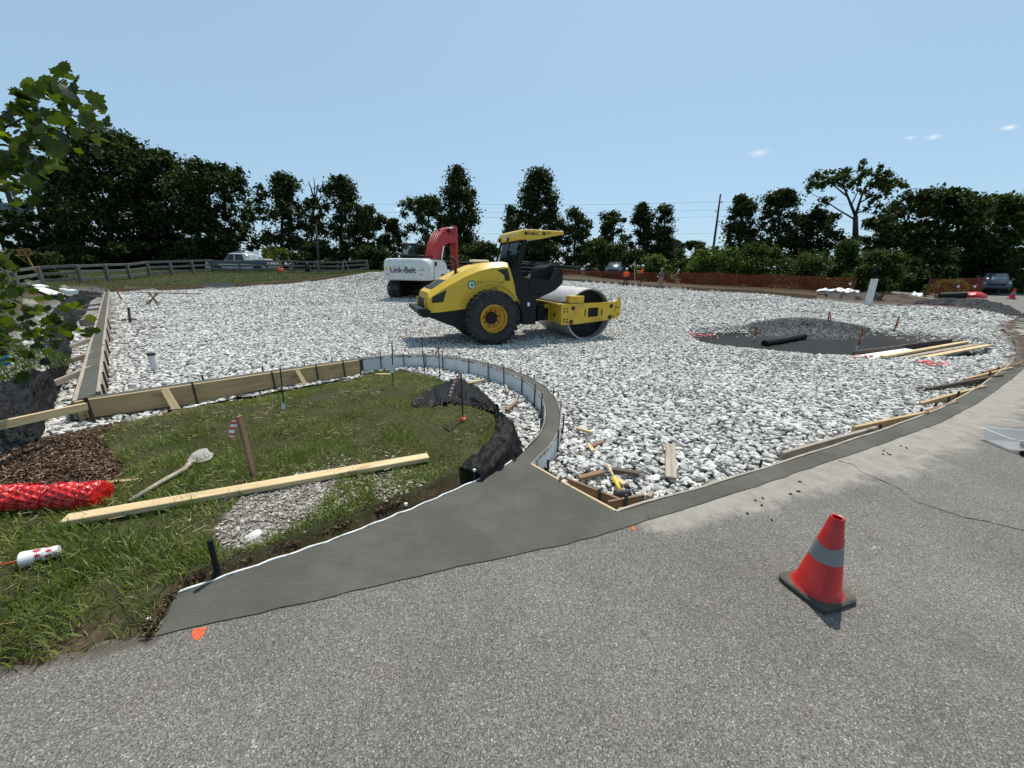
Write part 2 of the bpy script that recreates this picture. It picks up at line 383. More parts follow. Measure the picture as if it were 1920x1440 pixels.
def pit(x, y):
    d = np.sqrt(((x-PITC[0])/PITR[0])**2 + ((y-PITC[1])/PITR[1])**2)
    return np.clip((1.12-d)/.32, 0, 1)
def GZ(x, y):
    x = np.asarray(x, float); y = np.asarray(y, float)
    p = pit(x, y); p = p*p*(3-2*p)
    v = _gz(x, y) - .30*p
    v = v + .55*np.exp(-(((x-MOUND[0])/3.0)**2+((y-MOUND[1])/2.2)**2))
    return v + .05*(fbm(x*.7, y*.7, 5)-.5)
def LZ(s): return -.2*np.clip(s/LLEN, 0, 1)
GEDGE = [(-14, -3.2), (-3.9, .58), tuple(G(0, 1255)[:2]), tuple(G(150, 1225)[:2]), tuple(G(290, 1195)[:2])]
LOWL = [tuple(BOARD0-bdir*1.2-bnor*.3), tuple(BOARD0-bnor*.1), tuple(BOARD1-bnor*.1)] + [tuple(p) for p in offset(OUT, .3)[::-1] if p[1] > 5.6]
def GRN(x, y):
    x = np.asarray(x, float); y = np.asarray(y, float)
    v = GR(x, y)*np.where((y < 7) & (x > -4.5) & (x < 12), .3, 1)
    near = (x > -6.6) & (x < .7) & (y < 7.4) & (y > 1.0)
    if near.any():
        xs_, ys_ = x[near], y[near]
        f = np.clip((polydist(xs_, ys_, LOWL)-.12)/1.5, 0, 1); f = f*f*(3-2*f)
        z = .02+.07*fbm(xs_*1.3, ys_*1.3, 3) - .28*(1-f)
        de_ = np.clip(polydist(xs_, ys_, GEDGE)/.16, 0, 1); z = np.where((ys_ < 1.9) & (de_ < 1), np.minimum(z, -.015+(z+.015)*de_), z)
        v = v.copy(); v[near] = np.where(inpoly(xs_, ys_, ROADN), v[near], z)
    return v
_oc = offset(OUT, -.035); _ic = offset(OUT, .185)
KERBS = [[tuple(p) for p in _oc]+[tuple(p) for p in _ic[::-1]], [tuple(BOARD0-bnor*.05-bdir*.1), tuple(BOARD1-bnor*.05), tuple(BOARD1+bnor*.2), tuple(BOARD0+bnor*.22-bdir*.2)],
         [tuple(LEFT0-lnor*.13-ldir*.2), tuple(LEFT0+lnor*.13-ldir*.2), tuple(LEFT1+lnor*.5+ldir*.1), tuple(LEFT1-lnor*.5+ldir*.1)], [tuple(p) for p in RU[:60:4]]+[tuple(p) for p in RL[:60:4][::-1]],
         [tuple(p) for p in APR]+[tuple(OUT[2]), tuple(OUT[0]), (.42, 2.66), tuple(RU[0]), tuple(RU[2]), (RL[3][0]+.03, RL[3][1]-.1)]+[(p[0]+.03, p[1]-.09) for p in APL[::-1]]]
def TZ(x, y):
    x = np.asarray(x, float); y = np.asarray(y, float)
    z = GRN(x, y)
    z = np.where(inpoly(x, y, ROADN), z-.05, z)
    for b, dz in ((BAND_IN, -.21), (BAND_L, -.25), (BAND_B, -.26)):
        k = inpoly(x, y, b)
        if k.any():
            s = (x-LEFT0[0])*ldir[0]+(y-LEFT0[1])*ldir[1]
            z = np.where(k, dz + (LZ(s) if b is BAND_L else 0) + .05*(fbm(x*2, y*2, 9)-.5), z)
    z = np.where(inpoly(x, y, TRENCH), -.10-.04*fbm(x*6, y*6, 2), z)
    z = np.where(inpoly(x, y, LOT), GZ(x, y), z)
    for kb in KERBS: z = np.where(inpoly(x, y, kb), np.minimum(z, -.3 if kb is KERBS[2] else -.12), z)
    return z
def TZ1(x, y): return float(TZ(np.array([x]), np.array([y]))[0])
def GZ1(x, y): return float(GZ(x, y))
def GRN1(x, y): return float(GRN(np.array([x]), np.array([y]))[0])

# ================================================================== materials of the setting
def mk_ground():
    m, t, b = nmat('ground'); P = world(t)
    at = N(t, 'ShaderNodeAttribute'); at.attribute_name = 'kindmix'
    sep = N(t, 'ShaderNodeSeparateColor'); t.links.new(at.outputs['Color'], sep.inputs[0])
    soil = ramp(t, noise(t, P, 9, 6, .7), [(.3, (.035, .022, .014)), (.55, (.09, .06, .04)), (.75, (.17, .125, .09))])
    turf = ramp(t, noise(t, P, 4, 6, .7), [(.3, (.022, .026, .010)), (.6, (.048, .056, .020)), (.8, (.10, .09, .045))])
    grav = ramp(t, noise(t, P, 22, 4, .7), [(.35, (.10, .10, .10)), (.6, (.32, .32, .32))])
    c = mix(t, sep.outputs[0], soil, turf); c = mix(t, sep.outputs[1], c, grav)
    t.links.new(c, b.inputs['Base Color']); b.inputs['Roughness'].default_value = .95; b.inputs['Specular IOR Level'].default_value = .15
    bump(t, b, noise(t, P, 30, 5, .7), .6, .03)
mk_ground()
def mk_asphalt():
    m, t, b = nmat('asphalt'); P = world(t)
    v = N(t, 'ShaderNodeTexVoronoi'); v.inputs['Scale'].default_value = 215; v.inputs['Randomness'].default_value = 1.0; t.links.new(P, v.inputs['Vector'])
    sp = ramp(t, v.outputs['Color'], [(.12, (.063, .059, .053)), (.45, (.134, .127, .116)), (.8, (.222, .21, .193)), (.97, (.45, .43, .40))])
    fine = ramp(t, noise(t, P, 420, 2, .8), [(.3, (.68, .68, .68)), (.7, (1.24, 1.24, 1.24))])
    c = mix(t, 1.0, sp, fine, 'MULTIPLY')
    big = ramp(t, noise(t, P, .9, 6, .65), [(.3, (.80, .79, .78)), (.7, (1.2, 1.18, 1.15))])
    c = mix(t, 1.0, c, big, 'MULTIPLY')
    blot = ramp(t, noise(t, P, 5.5, 3, .6), [(.70, (0, 0, 0)), (.80, (.45, .45, .45))])
    c = mix(t, blot, c, (.09, .08, .07))
    pale = ramp(t, noise(t, P, 2.3, 7, .8), [(.56, (0, 0, 0)), (.8, (.4, .4, .4))])
    c = mix(t, pale, c, (.24, .21, .17))
    c = mix(t, ramp(t, noise(t, P, 3.1, 5, .7), [(.60, (0, 0, 0)), (.74, (.35, .35, .35))]), c, (.15, .095, .06))       # rusty stains
    c = mix(t, ramp(t, noise(t, P, 1.1, 8, .8), [(.56, (0, 0, 0)), (.70, (.4, .4, .4))]), c, (.055, .052, .05))      # worn dark patches
    at = N(t, 'ShaderNodeAttribute'); at.attribute_name = 'stain'
    sep = N(t, 'ShaderNodeSeparateColor'); t.links.new(at.outputs['Color'], sep.inputs[0])
    nf = math_(t, 'ADD', sep.outputs[0], math_(t, 'MULTIPLY', math_(t, 'SUBTRACT', noise(t, P, 3.5, 8, .75), .5), 1.5))
    sf = ramp(t, nf, [(.42, (0, 0, 0)), (.8, (.72, .72, .72))])
    sc = ramp(t, noise(t, P, 7, 6, .7), [(.3, (.27, .22, .165)), (.6, (.36, .34, .30))])
    c = mix(t, sf, c, sc)
    ef = ramp(t, math_(t, 'ADD', sep.outputs[1], math_(t, 'MULTIPLY', math_(t, 'SUBTRACT', noise(t, P, 12, 6, .7), .5), .9)), [(.45, (0, 0, 0)), (.8, (.85, .85, .85))])
    c = mix(t, ef, c, (.085, .065, .048))
    t.links.new(c, b.inputs['Base Color']); b.inputs['Roughness'].default_value = .82; b.inputs['Specular IOR Level'].default_value = .35
    h = math_(t, 'ADD', v.outputs['Distance'], noise(t, P, 160, 3))
    bump(t, b, h, .55, .006)
mk_asphalt()
def mk_concrete():
    m, t, b = nmat('wet_concrete'); P = world(t)
    c = ramp(t, noise(t, P, 1.6, 6, .65), [(.28, (.058, .056, .047)), (.5, (.078, .076, .064)), (.75, (.112, .108, .092))])
    f = ramp(t, noise(t, P, 420, 2, .8), [(.25, (.62, .62, .62)), (.75, (1.4, 1.4, 1.4))])
    c = mix(t, 1.0, c, f, 'MULTIPLY')
    mp = N(t, 'ShaderNodeMapping'); mp.inputs['Rotation'].default_value = (0, 0, R(-62)); mp.inputs['Scale'].default_value = (4, 150, 4); t.links.new(P, mp.inputs[0])
    br = noise(t, mp.outputs[0], 1.0, 3, .6)
    c = mix(t, 1.0, c, ramp(t, br, [(.3, (.88, .88, .88)), (.7, (1.12, 1.12, 1.12))]), 'MULTIPLY')
    c = mix(t, ramp(t, noise(t, P, 4.5, 7, .75), [(.58, (0, 0, 0)), (.8, (.3, .3, .3))]), c, (.14, .132, .112))
    t.links.new(c, b.inputs['Base Color']); b.inputs['Roughness'].default_value = .8; b.inputs['Specular IOR Level'].default_value = .2
    bump(t, b, math_(t, 'ADD', br, noise(t, P, 300, 2)), .35, .003)
mk_concrete()
def mk_stone(name, stops, dirt=None):
    m, t, b = nmat(name); oi = N(t, 'ShaderNodeObjectInfo'); co = coords(t)
    c = ramp(t, oi.outputs['Random'], stops)
    c = mix(t, 1.0, c, ramp(t, noise(t, co, 2.2, 5, .7), [(.3, (.80, .80, .80)), (.7, (1.12, 1.12, 1.11))]), 'MULTIPLY')
    if dirt:
        f = ramp(t, noise(t, oi.outputs['Location'], .55, 6, .75), [(.50, (0, 0, 0)), (.74, (.75, .75, .75))])     # soiled and driven-over patches
        c = mix(t, f, c, dirt, 'MULTIPLY')
    t.links.new(c, b.inputs['Base Color']); b.inputs['Roughness'].default_value = .9; b.inputs['Specular IOR Level'].default_value = .2
    bump(t, b, noise(t, co, 5, 4, .7), .3, .2)
mk_stone('limestone', [(0, (.11, .107, .10)), (.1, (.26, .253, .24)), (.26, (.45, .44, .42)), (.62, (.61, .60, .57)), (1, (.79, .775, .74))], (.5, .47, .43))
mk_stone('dark_gravel', [(0, (.06, .06, .06)), (.5, (.14, .14, .14)), (1, (.26, .26, .25))])
mk_stone('tan_gravel', [(0, (.16, .135, .11)), (.5, (.36, .32, .27)), (1, (.62, .57, .5))])
island_mat('grass', [(0, (.055, .085, .016)), (.3, (.12, .17, .034)), (.65, (.20, .25, .06)), (.87, (.33, .32, .13)), (1, (.46, .42, .24))], .5, .3, (1.5, 1.6, .6), cl=(1.9, (.55, .66, .45)))
island_mat('lawn', [(0, (.04, .065, .012)), (.5, (.075, .11, .022)), (1, (.13, .15, .04))], .6, .25, (1.4, 1.5, .6))
island_mat('chips', [(0, (.025, .014, .009)), (.4, (.075, .04, .024)), (.75, (.16, .095, .055)), (.95, (.33, .23, .15)), (1, (.45, .36, .27))], .85)
island_mat('roots', [(0, (.03, .018, .01)), (.5, (.10, .065, .035)), (1, (.28, .21, .13))], .9)

# ================================================================== ground sheet
def lines(spec):
    out = []
    for a, b_, s in spec: out += list(np.arange(a, b_-1e-6, s))
    return np.array(out+[spec[-1][1]])
xs = lines([(-700, -200, 100), (-200, -60, 20), (-60, -34, 2), (-34, -12, .5), (-12, -6.4, .2), (-6.4, 1.2, .045), (1.2, 4, .12), (4, 26, .3), (26, 60, 2), (60, 200, 20), (200, 700, 100)])
ys = lines([(-100, -20, 20), (-20, .4, 2), (.4, 7.6, .045), (7.6, 10, .15), (10, 44, .35), (44, 80, 3), (80, 200, 20), (200, 900, 100)])
gx, gy = np.meshgrid(xs, ys); X, Y = gx.ravel(), gy.ravel()
Zt = TZ(X, Y)
inlot = inpoly(X, Y, LOT); inband = inpoly(X, Y, BAND_IN) | inpoly(X, Y, BAND_L) | inpoly(X, Y, BAND_B)
Zt = Zt - np.where(inlot | inband, .035, 0.0)
nx, ny = len(xs), len(ys)
ii = (np.arange(ny-1)[:, None]*nx + np.arange(nx-1)[None]).ravel()
F4 = np.stack([ii, ii+1, ii+1+nx, ii+nx], 1)
ground = npmesh('ground', np.stack([X, Y, Zt], 1), [F4], 'ground', sm=True); tag(ground, kind='structure')
turf = np.clip(fbm(X*.25, Y*.25, 21)*1.6-.25, 0, 1)
turf = np.where(inpoly(X, Y, GRASS_I), .75, turf)
turf = np.where(inpoly(X, Y, MULCH) | inpoly(X, Y, TRENCH) | inpoly(X, Y, PATCH), 0.0, turf)
turf = np.where((Y > 24) & (X < -10), .9, turf)
turf = np.where((Y < 2.2) & (X < -1.3) & (X > -8), turf*np.clip(polydist(X, Y, GEDGE)/.14-.35, 0, 1), turf)
dl = polydist(X, Y, E1[5:]); turf = np.where((dl < 5) & ~inlot & (X > 0), .35*turf, turf)
turf = np.where((X > 6) & (X < 40) & (Y < 24) & (Y > 5), 0.0, turf)
ca = ground.data.color_attributes.new('kindmix', 'FLOAT_COLOR', 'POINT')
colr = np.zeros((len(X), 4), np.float32); colr[:, 0] = turf; colr[:, 1] = np.where(inlot | inband, 1, 0)
for (sx_, sy_), sr_ in SOIL: colr[:, 1] *= 1-.95*np.exp(-(((X-sx_)/sr_)**2+((Y-sy_)/sr_)**2))
colr[:, 0] *= np.where(inlot | inband, 0, 1)
colr[:, 1] = np.where(inpoly(X, Y, PATCH), .55, colr[:, 1]); colr[:, 3] = 1
ca.data.foreach_set('color', colr.ravel())
# road sheet
rx = lines([(-60, -12, 4), (-12, -3, .5), (-3, 5, .06), (5, 9, .15), (9, 40, .5), (40, 160, 5)])
ry = lines([(-40, -4, 4), (-4, .4, .4), (.4, 5, .06), (5, 8, .15), (8, 46, .6), (46, 70, 3)])
gx, gy = np.meshgrid(rx, ry); X, Y = gx.ravel(), gy.ravel(); nx, ny = len(rx), len(ry)
ii = (np.arange(ny-1)[:, None]*nx + np.arange(nx-1)[None]).ravel(); F4 = np.stack([ii, ii+1, ii+1+nx, ii+nx], 1)
cxm = X[F4].mean(1); cym = Y[F4].mean(1)
# road runs a little under the slab, so grow the test towards it
ROADG = list(ROAD); npl = len(APL)+len(RL)
ROADG[:npl] = [(x-.05, y+.07) for x, y in ROADG[:npl]]
keep = inpoly(cxm, cym, ROADG); F4 = F4[keep]
used, inv = np.unique(F4.ravel(), return_inverse=True); X, Y = X[used], Y[used]; F4 = inv.reshape(-1, 4)
road = npmesh('road', np.stack([X, Y, np.where((Y < 9) & (X < 14), 0.0, GR(X, Y)*np.clip((X-14)/6, 0, 1))], 1), [F4], 'asphalt', sm=True); tag(road, kind='structure')
st = np.zeros((len(X), 4), np.float32); dk = polydist(X, Y, [tuple(p) for p in RL])
wid = .16+.26*np.clip((X-.9)/2.5, 0, 1)+.10*(fbm(X*1.4, Y*1.4, 8)-.5)*2
st[:, 0] = np.clip(1.25-dk/wid*.75, 0, 1.2)*np.clip((X-.75)/.25, 0, 1)
de = polydist(X, Y, [(-14, -3.2), (-3.9, .58), tuple(G(0, 1255)[:2]), tuple(G(150, 1225)[:2]), tuple(G(290, 1195)[:2])])
st[:, 1] = np.clip(1.0-de/.10, 0, 1); st[:, 3] = 1
ca = road.data.color_attributes.new('stain', 'FLOAT_COLOR', 'POINT'); ca.data.foreach_set('color', st.ravel())

# asphalt crack and paint marks belong to the road
plain('crack_dark', (.012, .011, .01), .95, var=.3)
ck = resample([G(x, y)[:2] for x, y in [(1572, 864), (1600, 872), (1622, 888), (1645, 897), (1690, 920), (1722, 943), (1760, 955), (1800, 969), (1860, 981), (1920, 994), (1990, 1012)]], .02)
mb = MB(); rr = []
for i, p in enumerate(ck):
    q = p + np.array([fbm(i*.35, 0, 1)-.5, fbm(i*.35, 5, 2)-.5])*.035
    w = .0022+.006*fbm(i*.5, 2, 4)**2
    rr.append([(q[0]-w*.5, q[1]-w, .0035), (q[0]+w*.5, q[1]+w, .0035)])
mb.rings(rr, cap=False, closed=False).build('crack', 'crack_dark', road, fix=False)
def mk_paint(name, col):
    m, t, b = nmat(name); P = world(t)
    b.inputs['Base Color'].default_value = (*col, 1); b.inputs['Roughness'].default_value = .8
    tr = N(t, 'ShaderNodeBsdfTransparent'); mx = N(t, 'ShaderNodeMixShader')
    t.links.new(ramp(t, noise(t, P, 150, 4, .8), [(.40 if name[0] == 'o' else .5, (0, 0, 0)), (.56 if name[0] == 'o' else .66, (1, 1, 1))]), mx.inputs[0])
    t.links.new(tr.outputs[0], mx.inputs[1]); t.links.new(b.outputs[0], mx.inputs[2]); t.links.new(mx.outputs[0], t.nodes['Material Output'].inputs[0])
mk_paint('orange_paint', (.85, .12, .03)); mk_paint('white_scuff', (.6, .6, .58))
def blob(name, pts, mat, parent, z=.004):
    P = resample(pts+[pts[0]], .012)[:-1]; c = P.mean(0); vs = [(c[0], c[1], z)]
    for i, p in enumerate(P):
        k = 1+.16*(random.random()-.5); vs.append((c[0]+(p[0]-c[0])*k, c[1]+(p[1]-c[1])*k, z))
    n = len(P); return MB().add(vs, [(0, 1+i, 1+(i+1) % n) for i in range(n)]).build(name, mat, parent, fix=False)
blob('paint_mark', W2([(358, 1195), (363, 1180), (388, 1175), (384, 1190), (370, 1203)]), 'orange_paint', road)
blob('paint_mark', W2([(1181, 990), (1189, 987), (1193, 993), (1186, 996)]), 'orange_paint', road)
for q in ([(488, 1290), (494, 1310), (486, 1352), (478, 1340)], [(478, 1375), (486, 1395), (472, 1430), (462, 1420)], [(842, 1286), (850, 1280), (856, 1288), (850, 1297), (843, 1294)], [(1625, 1030), (1640, 1024), (1653, 1027), (1634, 1032)]):
    blob('scuff_mark', W2(q), 'white_scuff', road)

# ================================================================== fresh concrete: apron, straight kerb, curved kerb, left kerb
plain('concrete_side', (.16, .155, .145), .9, var=.25, bs=.3)
def slab(name, top, depth, zf=lambda x, y: .006):
    from mathutils.geometry import delaunay_2d_cdt
    n = len(top); co, ed, fa, *_ = delaunay_2d_cdt([Vector(p) for p in top], [(i, (i+1) % n) for i in range(n)], [], 1, 1e-5)
    vs = [(v.x, v.y, zf(v.x, v.y)) for v in co]; k = len(vs); fs = [tuple(f) for f in fa]
    vs += [(p[0], p[1], zf(*p)) for p in top]+[(p[0], p[1], zf(*p)-depth) for p in top]
    fs += [(k+i, k+(i+1) % n, k+n+(i+1) % n, k+n+i) for i in range(n)]
    return MB().add(vs, fs)
jag = lambda P: [(p[0]+random.uniform(-.006, .006), p[1]+random.uniform(-.006, .006)) for p in P]
apron = [tuple(p) for p in resample(APR, .08)] + [tuple(p) for p in INN_C[:3]] + [tuple(OUT[2]), tuple(OUT[0]), (.42, 2.66)] + [tuple(p) for p in RU[:3]] + jag(RL[2::-1]) + jag(APL[::-1][1:])
curb = empty('kerb'); tag(curb, kind='structure')
slab('apron', apron, .12).build('apron', 'wet_concrete', curb)
slab('straight_kerb', [tuple(p) for p in RU[2:]] + jag(RL[2:][::-1]), .2).build('straight_kerb', 'wet_concrete', curb)
slab('curved_kerb', [tuple(p) for p in OUT[2:]] + [tuple(p) for p in INN_C[2:][::-1]], .26).build('curved_kerb', 'wet_concrete', curb)
B0b = BOARD0+bnor*.042; B1b = BOARD1+bnor*.0
slab('plank_kerb', [tuple(B0b+bdir*.02), tuple(INN_C[-1]), tuple(OUT[-1]), tuple(B0b+bnor*.15-bdir*.0)], .26, lambda x, y: .004).build('plank_kerb', 'wet_concrete', curb)
lk = [tuple(LEFT0-lnor*.075+ldir*s) for s in np.linspace(-.16, LLEN, 24)]; rk = [tuple(LEFT0+lnor*.075+ldir*s) for s in np.linspace(.0, LLEN, 24)]
slab('left_kerb', lk+rk[::-1], .26, lambda x, y: .007+float(LZ((x-LEFT0[0])*ldir[0]+(y-LEFT0[1])*ldir[1]))).build('left_kerb', 'wet_concrete', curb)

# ================================================================== loose stone, scattered as one mass
def stones(name, pts, rot, scl, mat, nvar=7, seed=0):
    me = bpy.data.meshes.new(name); n = len(pts); me.vertices.add(n); me.vertices.foreach_set('co', np.asarray(pts, np.float32).ravel())
    for an, arr in (('rot', rot), ('scl', scl)):
        a = me.attributes.new(an, 'FLOAT_VECTOR', 'POINT'); a.data.foreach_set('vector', np.asarray(arr, np.float32).ravel())
    me.update(); o = bpy.data.objects.new(name, me); COL.objects.link(o); me.materials.append(MATS[mat])
    ng = bpy.data.node_groups.new(name+'_nodes', 'GeometryNodeTree')
    ng.interface.new_socket('Geometry', in_out='INPUT', socket_type='NodeSocketGeometry'); ng.interface.new_socket('Geometry', in_out='OUTPUT', socket_type='NodeSocketGeometry')
    L = ng.links; gi = ng.nodes.new('NodeGroupInput'); go = ng.nodes.new('NodeGroupOutput')
    g2i = ng.nodes.new('GeometryNodeGeometryToInstance')
    for k in range(nvar):
        ico = ng.nodes.new('GeometryNodeMeshIcoSphere'); ico.inputs['Radius'].default_value = 1; ico.inputs['Subdivisions'].default_value = 1 if k < nvar-2 else 2
        pos = ng.nodes.new('GeometryNodeInputPosition'); ad = ng.nodes.new('ShaderNodeVectorMath'); ad.operation = 'ADD'; ad.inputs[1].default_value = (k*7.3+seed, k*3.1, -k*5.7)
        nz = ng.nodes.new('ShaderNodeTexNoise'); nz.inputs['Scale'].default_value = 1.15; nz.inputs['Detail'].default_value = 2
        sb = ng.nodes.new('ShaderNodeVectorMath'); sb.operation = 'SUBTRACT'; sb.inputs[1].default_value = (.5, .5, .5)
        ml = ng.nodes.new('ShaderNodeVectorMath'); ml.operation = 'SCALE'; ml.inputs['Scale'].default_value = 2.1
        sp = ng.nodes.new('GeometryNodeSetPosition'); sm_ = ng.nodes.new('GeometryNodeSetMaterial'); sm_.inputs['Material'].default_value = MATS[mat]
        L.new(pos.outputs[0], ad.inputs[0]); L.new(ad.outputs[0], nz.inputs['Vector']); L.new(nz.outputs['Color'], sb.inputs[0]); L.new(sb.outputs[0], ml.inputs[0])
        L.new(ml.outputs[0], sp.inputs['Offset']); L.new(ico.outputs[0], sp.inputs[0]); L.new(sp.outputs[0], sm_.inputs[0])
        ssm = ng.nodes.new('GeometryNodeSetShadeSmooth'); ssm.inputs['Shade Smooth'].default_value = False
        L.new(sm_.outputs[0], ssm.inputs[0]); L.new(ssm.outputs[0], g2i.inputs[0])
    m2p = ng.nodes.new('GeometryNodeMeshToPoints'); iop = ng.nodes.new('GeometryNodeInstanceOnPoints'); iop.inputs['Pick Instance'].default_value = True
    L.new(gi.outputs[0], m2p.inputs[0]); L.new(m2p.outputs[0], iop.inputs['Points']); L.new(g2i.outputs[0], iop.inputs['Instance'])
    rv = ng.nodes.new('FunctionNodeRandomValue'); rv.data_type = 'INT'
    [s for s in rv.inputs if s.name == 'Min' and s.type == 'INT'][0].default_value = 0; [s for s in rv.inputs if s.name == 'Max' and s.type == 'INT'][0].default_value = nvar-1
    L.new([s for s in rv.outputs if s.type == 'INT'][0], iop.inputs['Instance Index'])
    for an, sk in (('rot', 'Rotation'), ('scl', 'Scale')):
        na = ng.nodes.new('GeometryNodeInputNamedAttribute'); na.data_type = 'FLOAT_VECTOR'; na.inputs['Name'].default_value = an
        L.new(na.outputs[0], iop.inputs[sk])
    L.new(iop.outputs[0], go.inputs[0])
    md = o.modifiers.new('scatter', 'NODES'); md.node_group = ng
    return o
def jgrid(x0, x1, y0, y1, s):
    gx, gy = np.meshgrid(np.arange(x0, x1, s), np.arange(y0, y1, s)); n = gx.size
    return gx.ravel()+RNG.uniform(-.6, .6, n)*s, gy.ravel()+RNG.uniform(-.6, .6, n)*s
def rot_scl(n, size, lo=.55, hi=1.6):
    rot = np.stack([RNG.normal(0, .24, n), RNG.normal(0, .24, n), RNG.uniform(0, 6.28, n)], 1)
    k = size*np.clip(np.exp(RNG.normal(0, .33, n)), lo, hi)
    scl = np.stack([k*RNG.uniform(1.0, 1.55, n), k*RNG.uniform(.7, 1.05, n), k*RNG.uniform(.42, .75, n)], 1)
    return rot, scl
gp, grr, gss = [], [], []
for d0, d1, s, size in ((0, 8.5, .047, .0245), (8.5, 14, .053, .0255), (14, 22, .073, .032), (22, 48, .108, .042)):
    x, y = jgrid(-34, 27, 2, 43, s) if d1 > 14 else jgrid(-d1, d1+2, 2, d1+.5, s)
    d = np.hypot(x, y); k = (d >= d0) & (d < d1) & (y > np.abs(x)*.62-1.5)
    x, y = x[k], y[k]
    lot = inpoly(x, y, LOT)
    if d0 < 22: lot |= inpoly(x, y, BAND_IN) | inpoly(x, y, BAND_L) | inpoly(x, y, BAND_B)
    lot &= pit(x, y) < .50 + .35*(vnoise(x*3, y*3, 4)-.5) + .45*RNG.uniform(0, 1, len(x))**2.5
    dk = polydist(x, y, [tuple(p) for p in OUT])
    lot &= ~((dk < .045) & inpoly(x, y, LOT))
    sp_ = np.zeros(len(x))
    for (sx_, sy_), sr_ in SOIL: sp_ = np.maximum(sp_, np.exp(-(((x-sx_)/sr_)**2+((y-sy_)/sr_)**2)))
    lot &= RNG.uniform(0, 1, len(x)) > sp_*.72
    x, y = x[lot], y[lot]; n = len(x)
    r_, c_ = rot_scl(n, size)
    z = TZ(x, y) + RNG.uniform(-.35, .6, n)*size*.8
    gp.append(np.stack([x, y, z], 1)); grr.append(r_); gss.append(c_)
gv = stones('gravel', np.concatenate(gp), np.concatenate(grr), np.concatenate(gss), 'limestone')
tag(gv, 'white and grey crushed limestone covering the whole lot', 'gravel', kind='stuff')
x, y = jgrid(-2.2, -.3, 1.7, 3.1, .0145); k = inpoly(x, y, PATCH) & (RNG.uniform(0, 1, len(x)) < .8); x, y = x[k], y[k]
xe, ye = RNG.normal(-1.12, .40, 3000), RNG.normal(2.38, .26, 3000); ke = inpoly(xe, ye, GRASS_I) & (fbm(xe*4, ye*4, 88) > .45); x, y = np.r_[x, xe[ke]], np.r_[y, ye[ke]]
r_, c_ = rot_scl(len(x), .0075)
tag(stones('gravel_patch', np.stack([x, y, GRN(x, y)+RNG.uniform(-.004, .01, len(x))], 1), r_, c_, 'tan_gravel', seed=3), 'bare patch of tan crushed stone in the grass beside the apron', 'gravel', kind='stuff')
# grit spilled along the road edge of the kerb and mud lumps
plain('pale_stone', (.62, .62, .6), .85, var=.2, bs=.4, bscale=20); plain('grey_stone', (.2, .2, .2), .85, var=.3, bs=.4)

# ================================================================== grass
def blades(name, x, y, z, h, w, lean, mat, bend=.5):
    n = len(x); a = RNG.uniform(0, 6.283, n); ld = RNG.uniform(0, 6.283, n)
    # neighbouring blades lean alike
    ld = fbm(x*3.1, y*3.1, 31)*9 + RNG.normal(0, 1.25, n)
    wx, wy = np.cos(a)*w/2, np.sin(a)*w/2
    lx, ly = np.cos(ld)*lean, np.sin(ld)*lean
    zt = np.sqrt(np.clip(1-np.clip(lean, 0, .96)**2, .05, 1))
    p0 = np.stack([x, y, z-.01], 1)
    def at(f, s):
        q = f**1.5
        return p0 + np.stack([lx*h*q, ly*h*q, h*(f*zt + (1-zt)*f*(1-f)*1.2)], 1)
    W_ = np.stack([wx, wy, 0*wx], 1)
    m1, t1 = at(.55, 0), at(1.0, 0)
    V = np.stack([p0-W_, p0+W_, m1+W_*.8, m1-W_*.8, t1], 1).reshape(-1, 3)
    b_ = np.arange(n)*5
    return npmesh(name, V, [np.stack([b_, b_+1, b_+2, b_+3], 1), np.stack([b_+3, b_+2, b_+4], 1)], mat)
gv_, gl = [], []
x = RNG.uniform(-5.6, .6, 210000); y = RNG.uniform(.4, 7.2, 210000)
k = inpoly(x, y, GRASS_I) & ~inpoly(x, y, PATCH) & (y > np.abs(x)*.70-.9); x, y = x[k], y[k]
tuft = fbm(x*5, y*5, 13); keepp = RNG.uniform(0, 1, len(x)) < np.clip(tuft*1.9-.12, .12, 1); x, y, tuft = x[keepp], y[keepp], tuft[keepp]
long_ = np.clip(1.15-(y-1.4)/3.4, .45, 1.1)
edge = polydist(x, y, GRASS_I+[GRASS_I[0]])
h = (.035+.085*RNG.uniform(.25, 1, len(x))*np.clip(tuft*1.5, .4, 1.3))*long_*1.12
o = blades('grass', x, y, GRN(x, y), h, RNG.uniform(.0035, .0075, len(x))*(.75+.25*long_), np.clip(RNG.normal(.55, .25, len(x)), .1, .93), 'grass')
tag(o, 'green grass on the island inside the curved kerb, bent and matted', 'grass', kind='stuff')
bx_, by_ = RNG.uniform(-34, -8, 70000), RNG.uniform(8, 40, 70000)
k = ~inpoly(bx_, by_, LOT) & ~inpoly(bx_, by_, BAND_L) & (by_ > 22+.0*bx_) & (RNG.uniform(0, 1, 70000) < .75); x, y = bx_[k], by_[k]
o = blades('grass', x, y, GRN(x, y), RNG.uniform(.08, .22, len(x)), RNG.uniform(.012, .03, len(x)), np.clip(RNG.normal(.4, .25, len(x)), 0, .9), 'lawn')
tag(o, 'mown green grass bank below the wooden fence', 'grass', kind='stuff')
BANKL = W2([(-300, 640), (40, 655), (120, 672), (150, 690), (70, 704), (0, 735), (-300, 830)])
P_ = np.array(BANKL); x = RNG.uniform(P_[:, 0].min(), P_[:, 0].max(), 60000); y = RNG.uniform(P_[:, 1].min(), P_[:, 1].max(), 60000)
k = inpoly(x, y, BANKL); x, y = x[k][:9000], y[k][:9000]
o = blades('grass', x, y, GRN(x, y), RNG.uniform(.06, .16, len(x)), RNG.uniform(.006, .012, len(x)), np.clip(RNG.normal(.45, .25, len(x)), 0, .9), 'lawn')
tag(o, 'sunlit grass at the left edge above the black fabric', 'grass', kind='stuff')
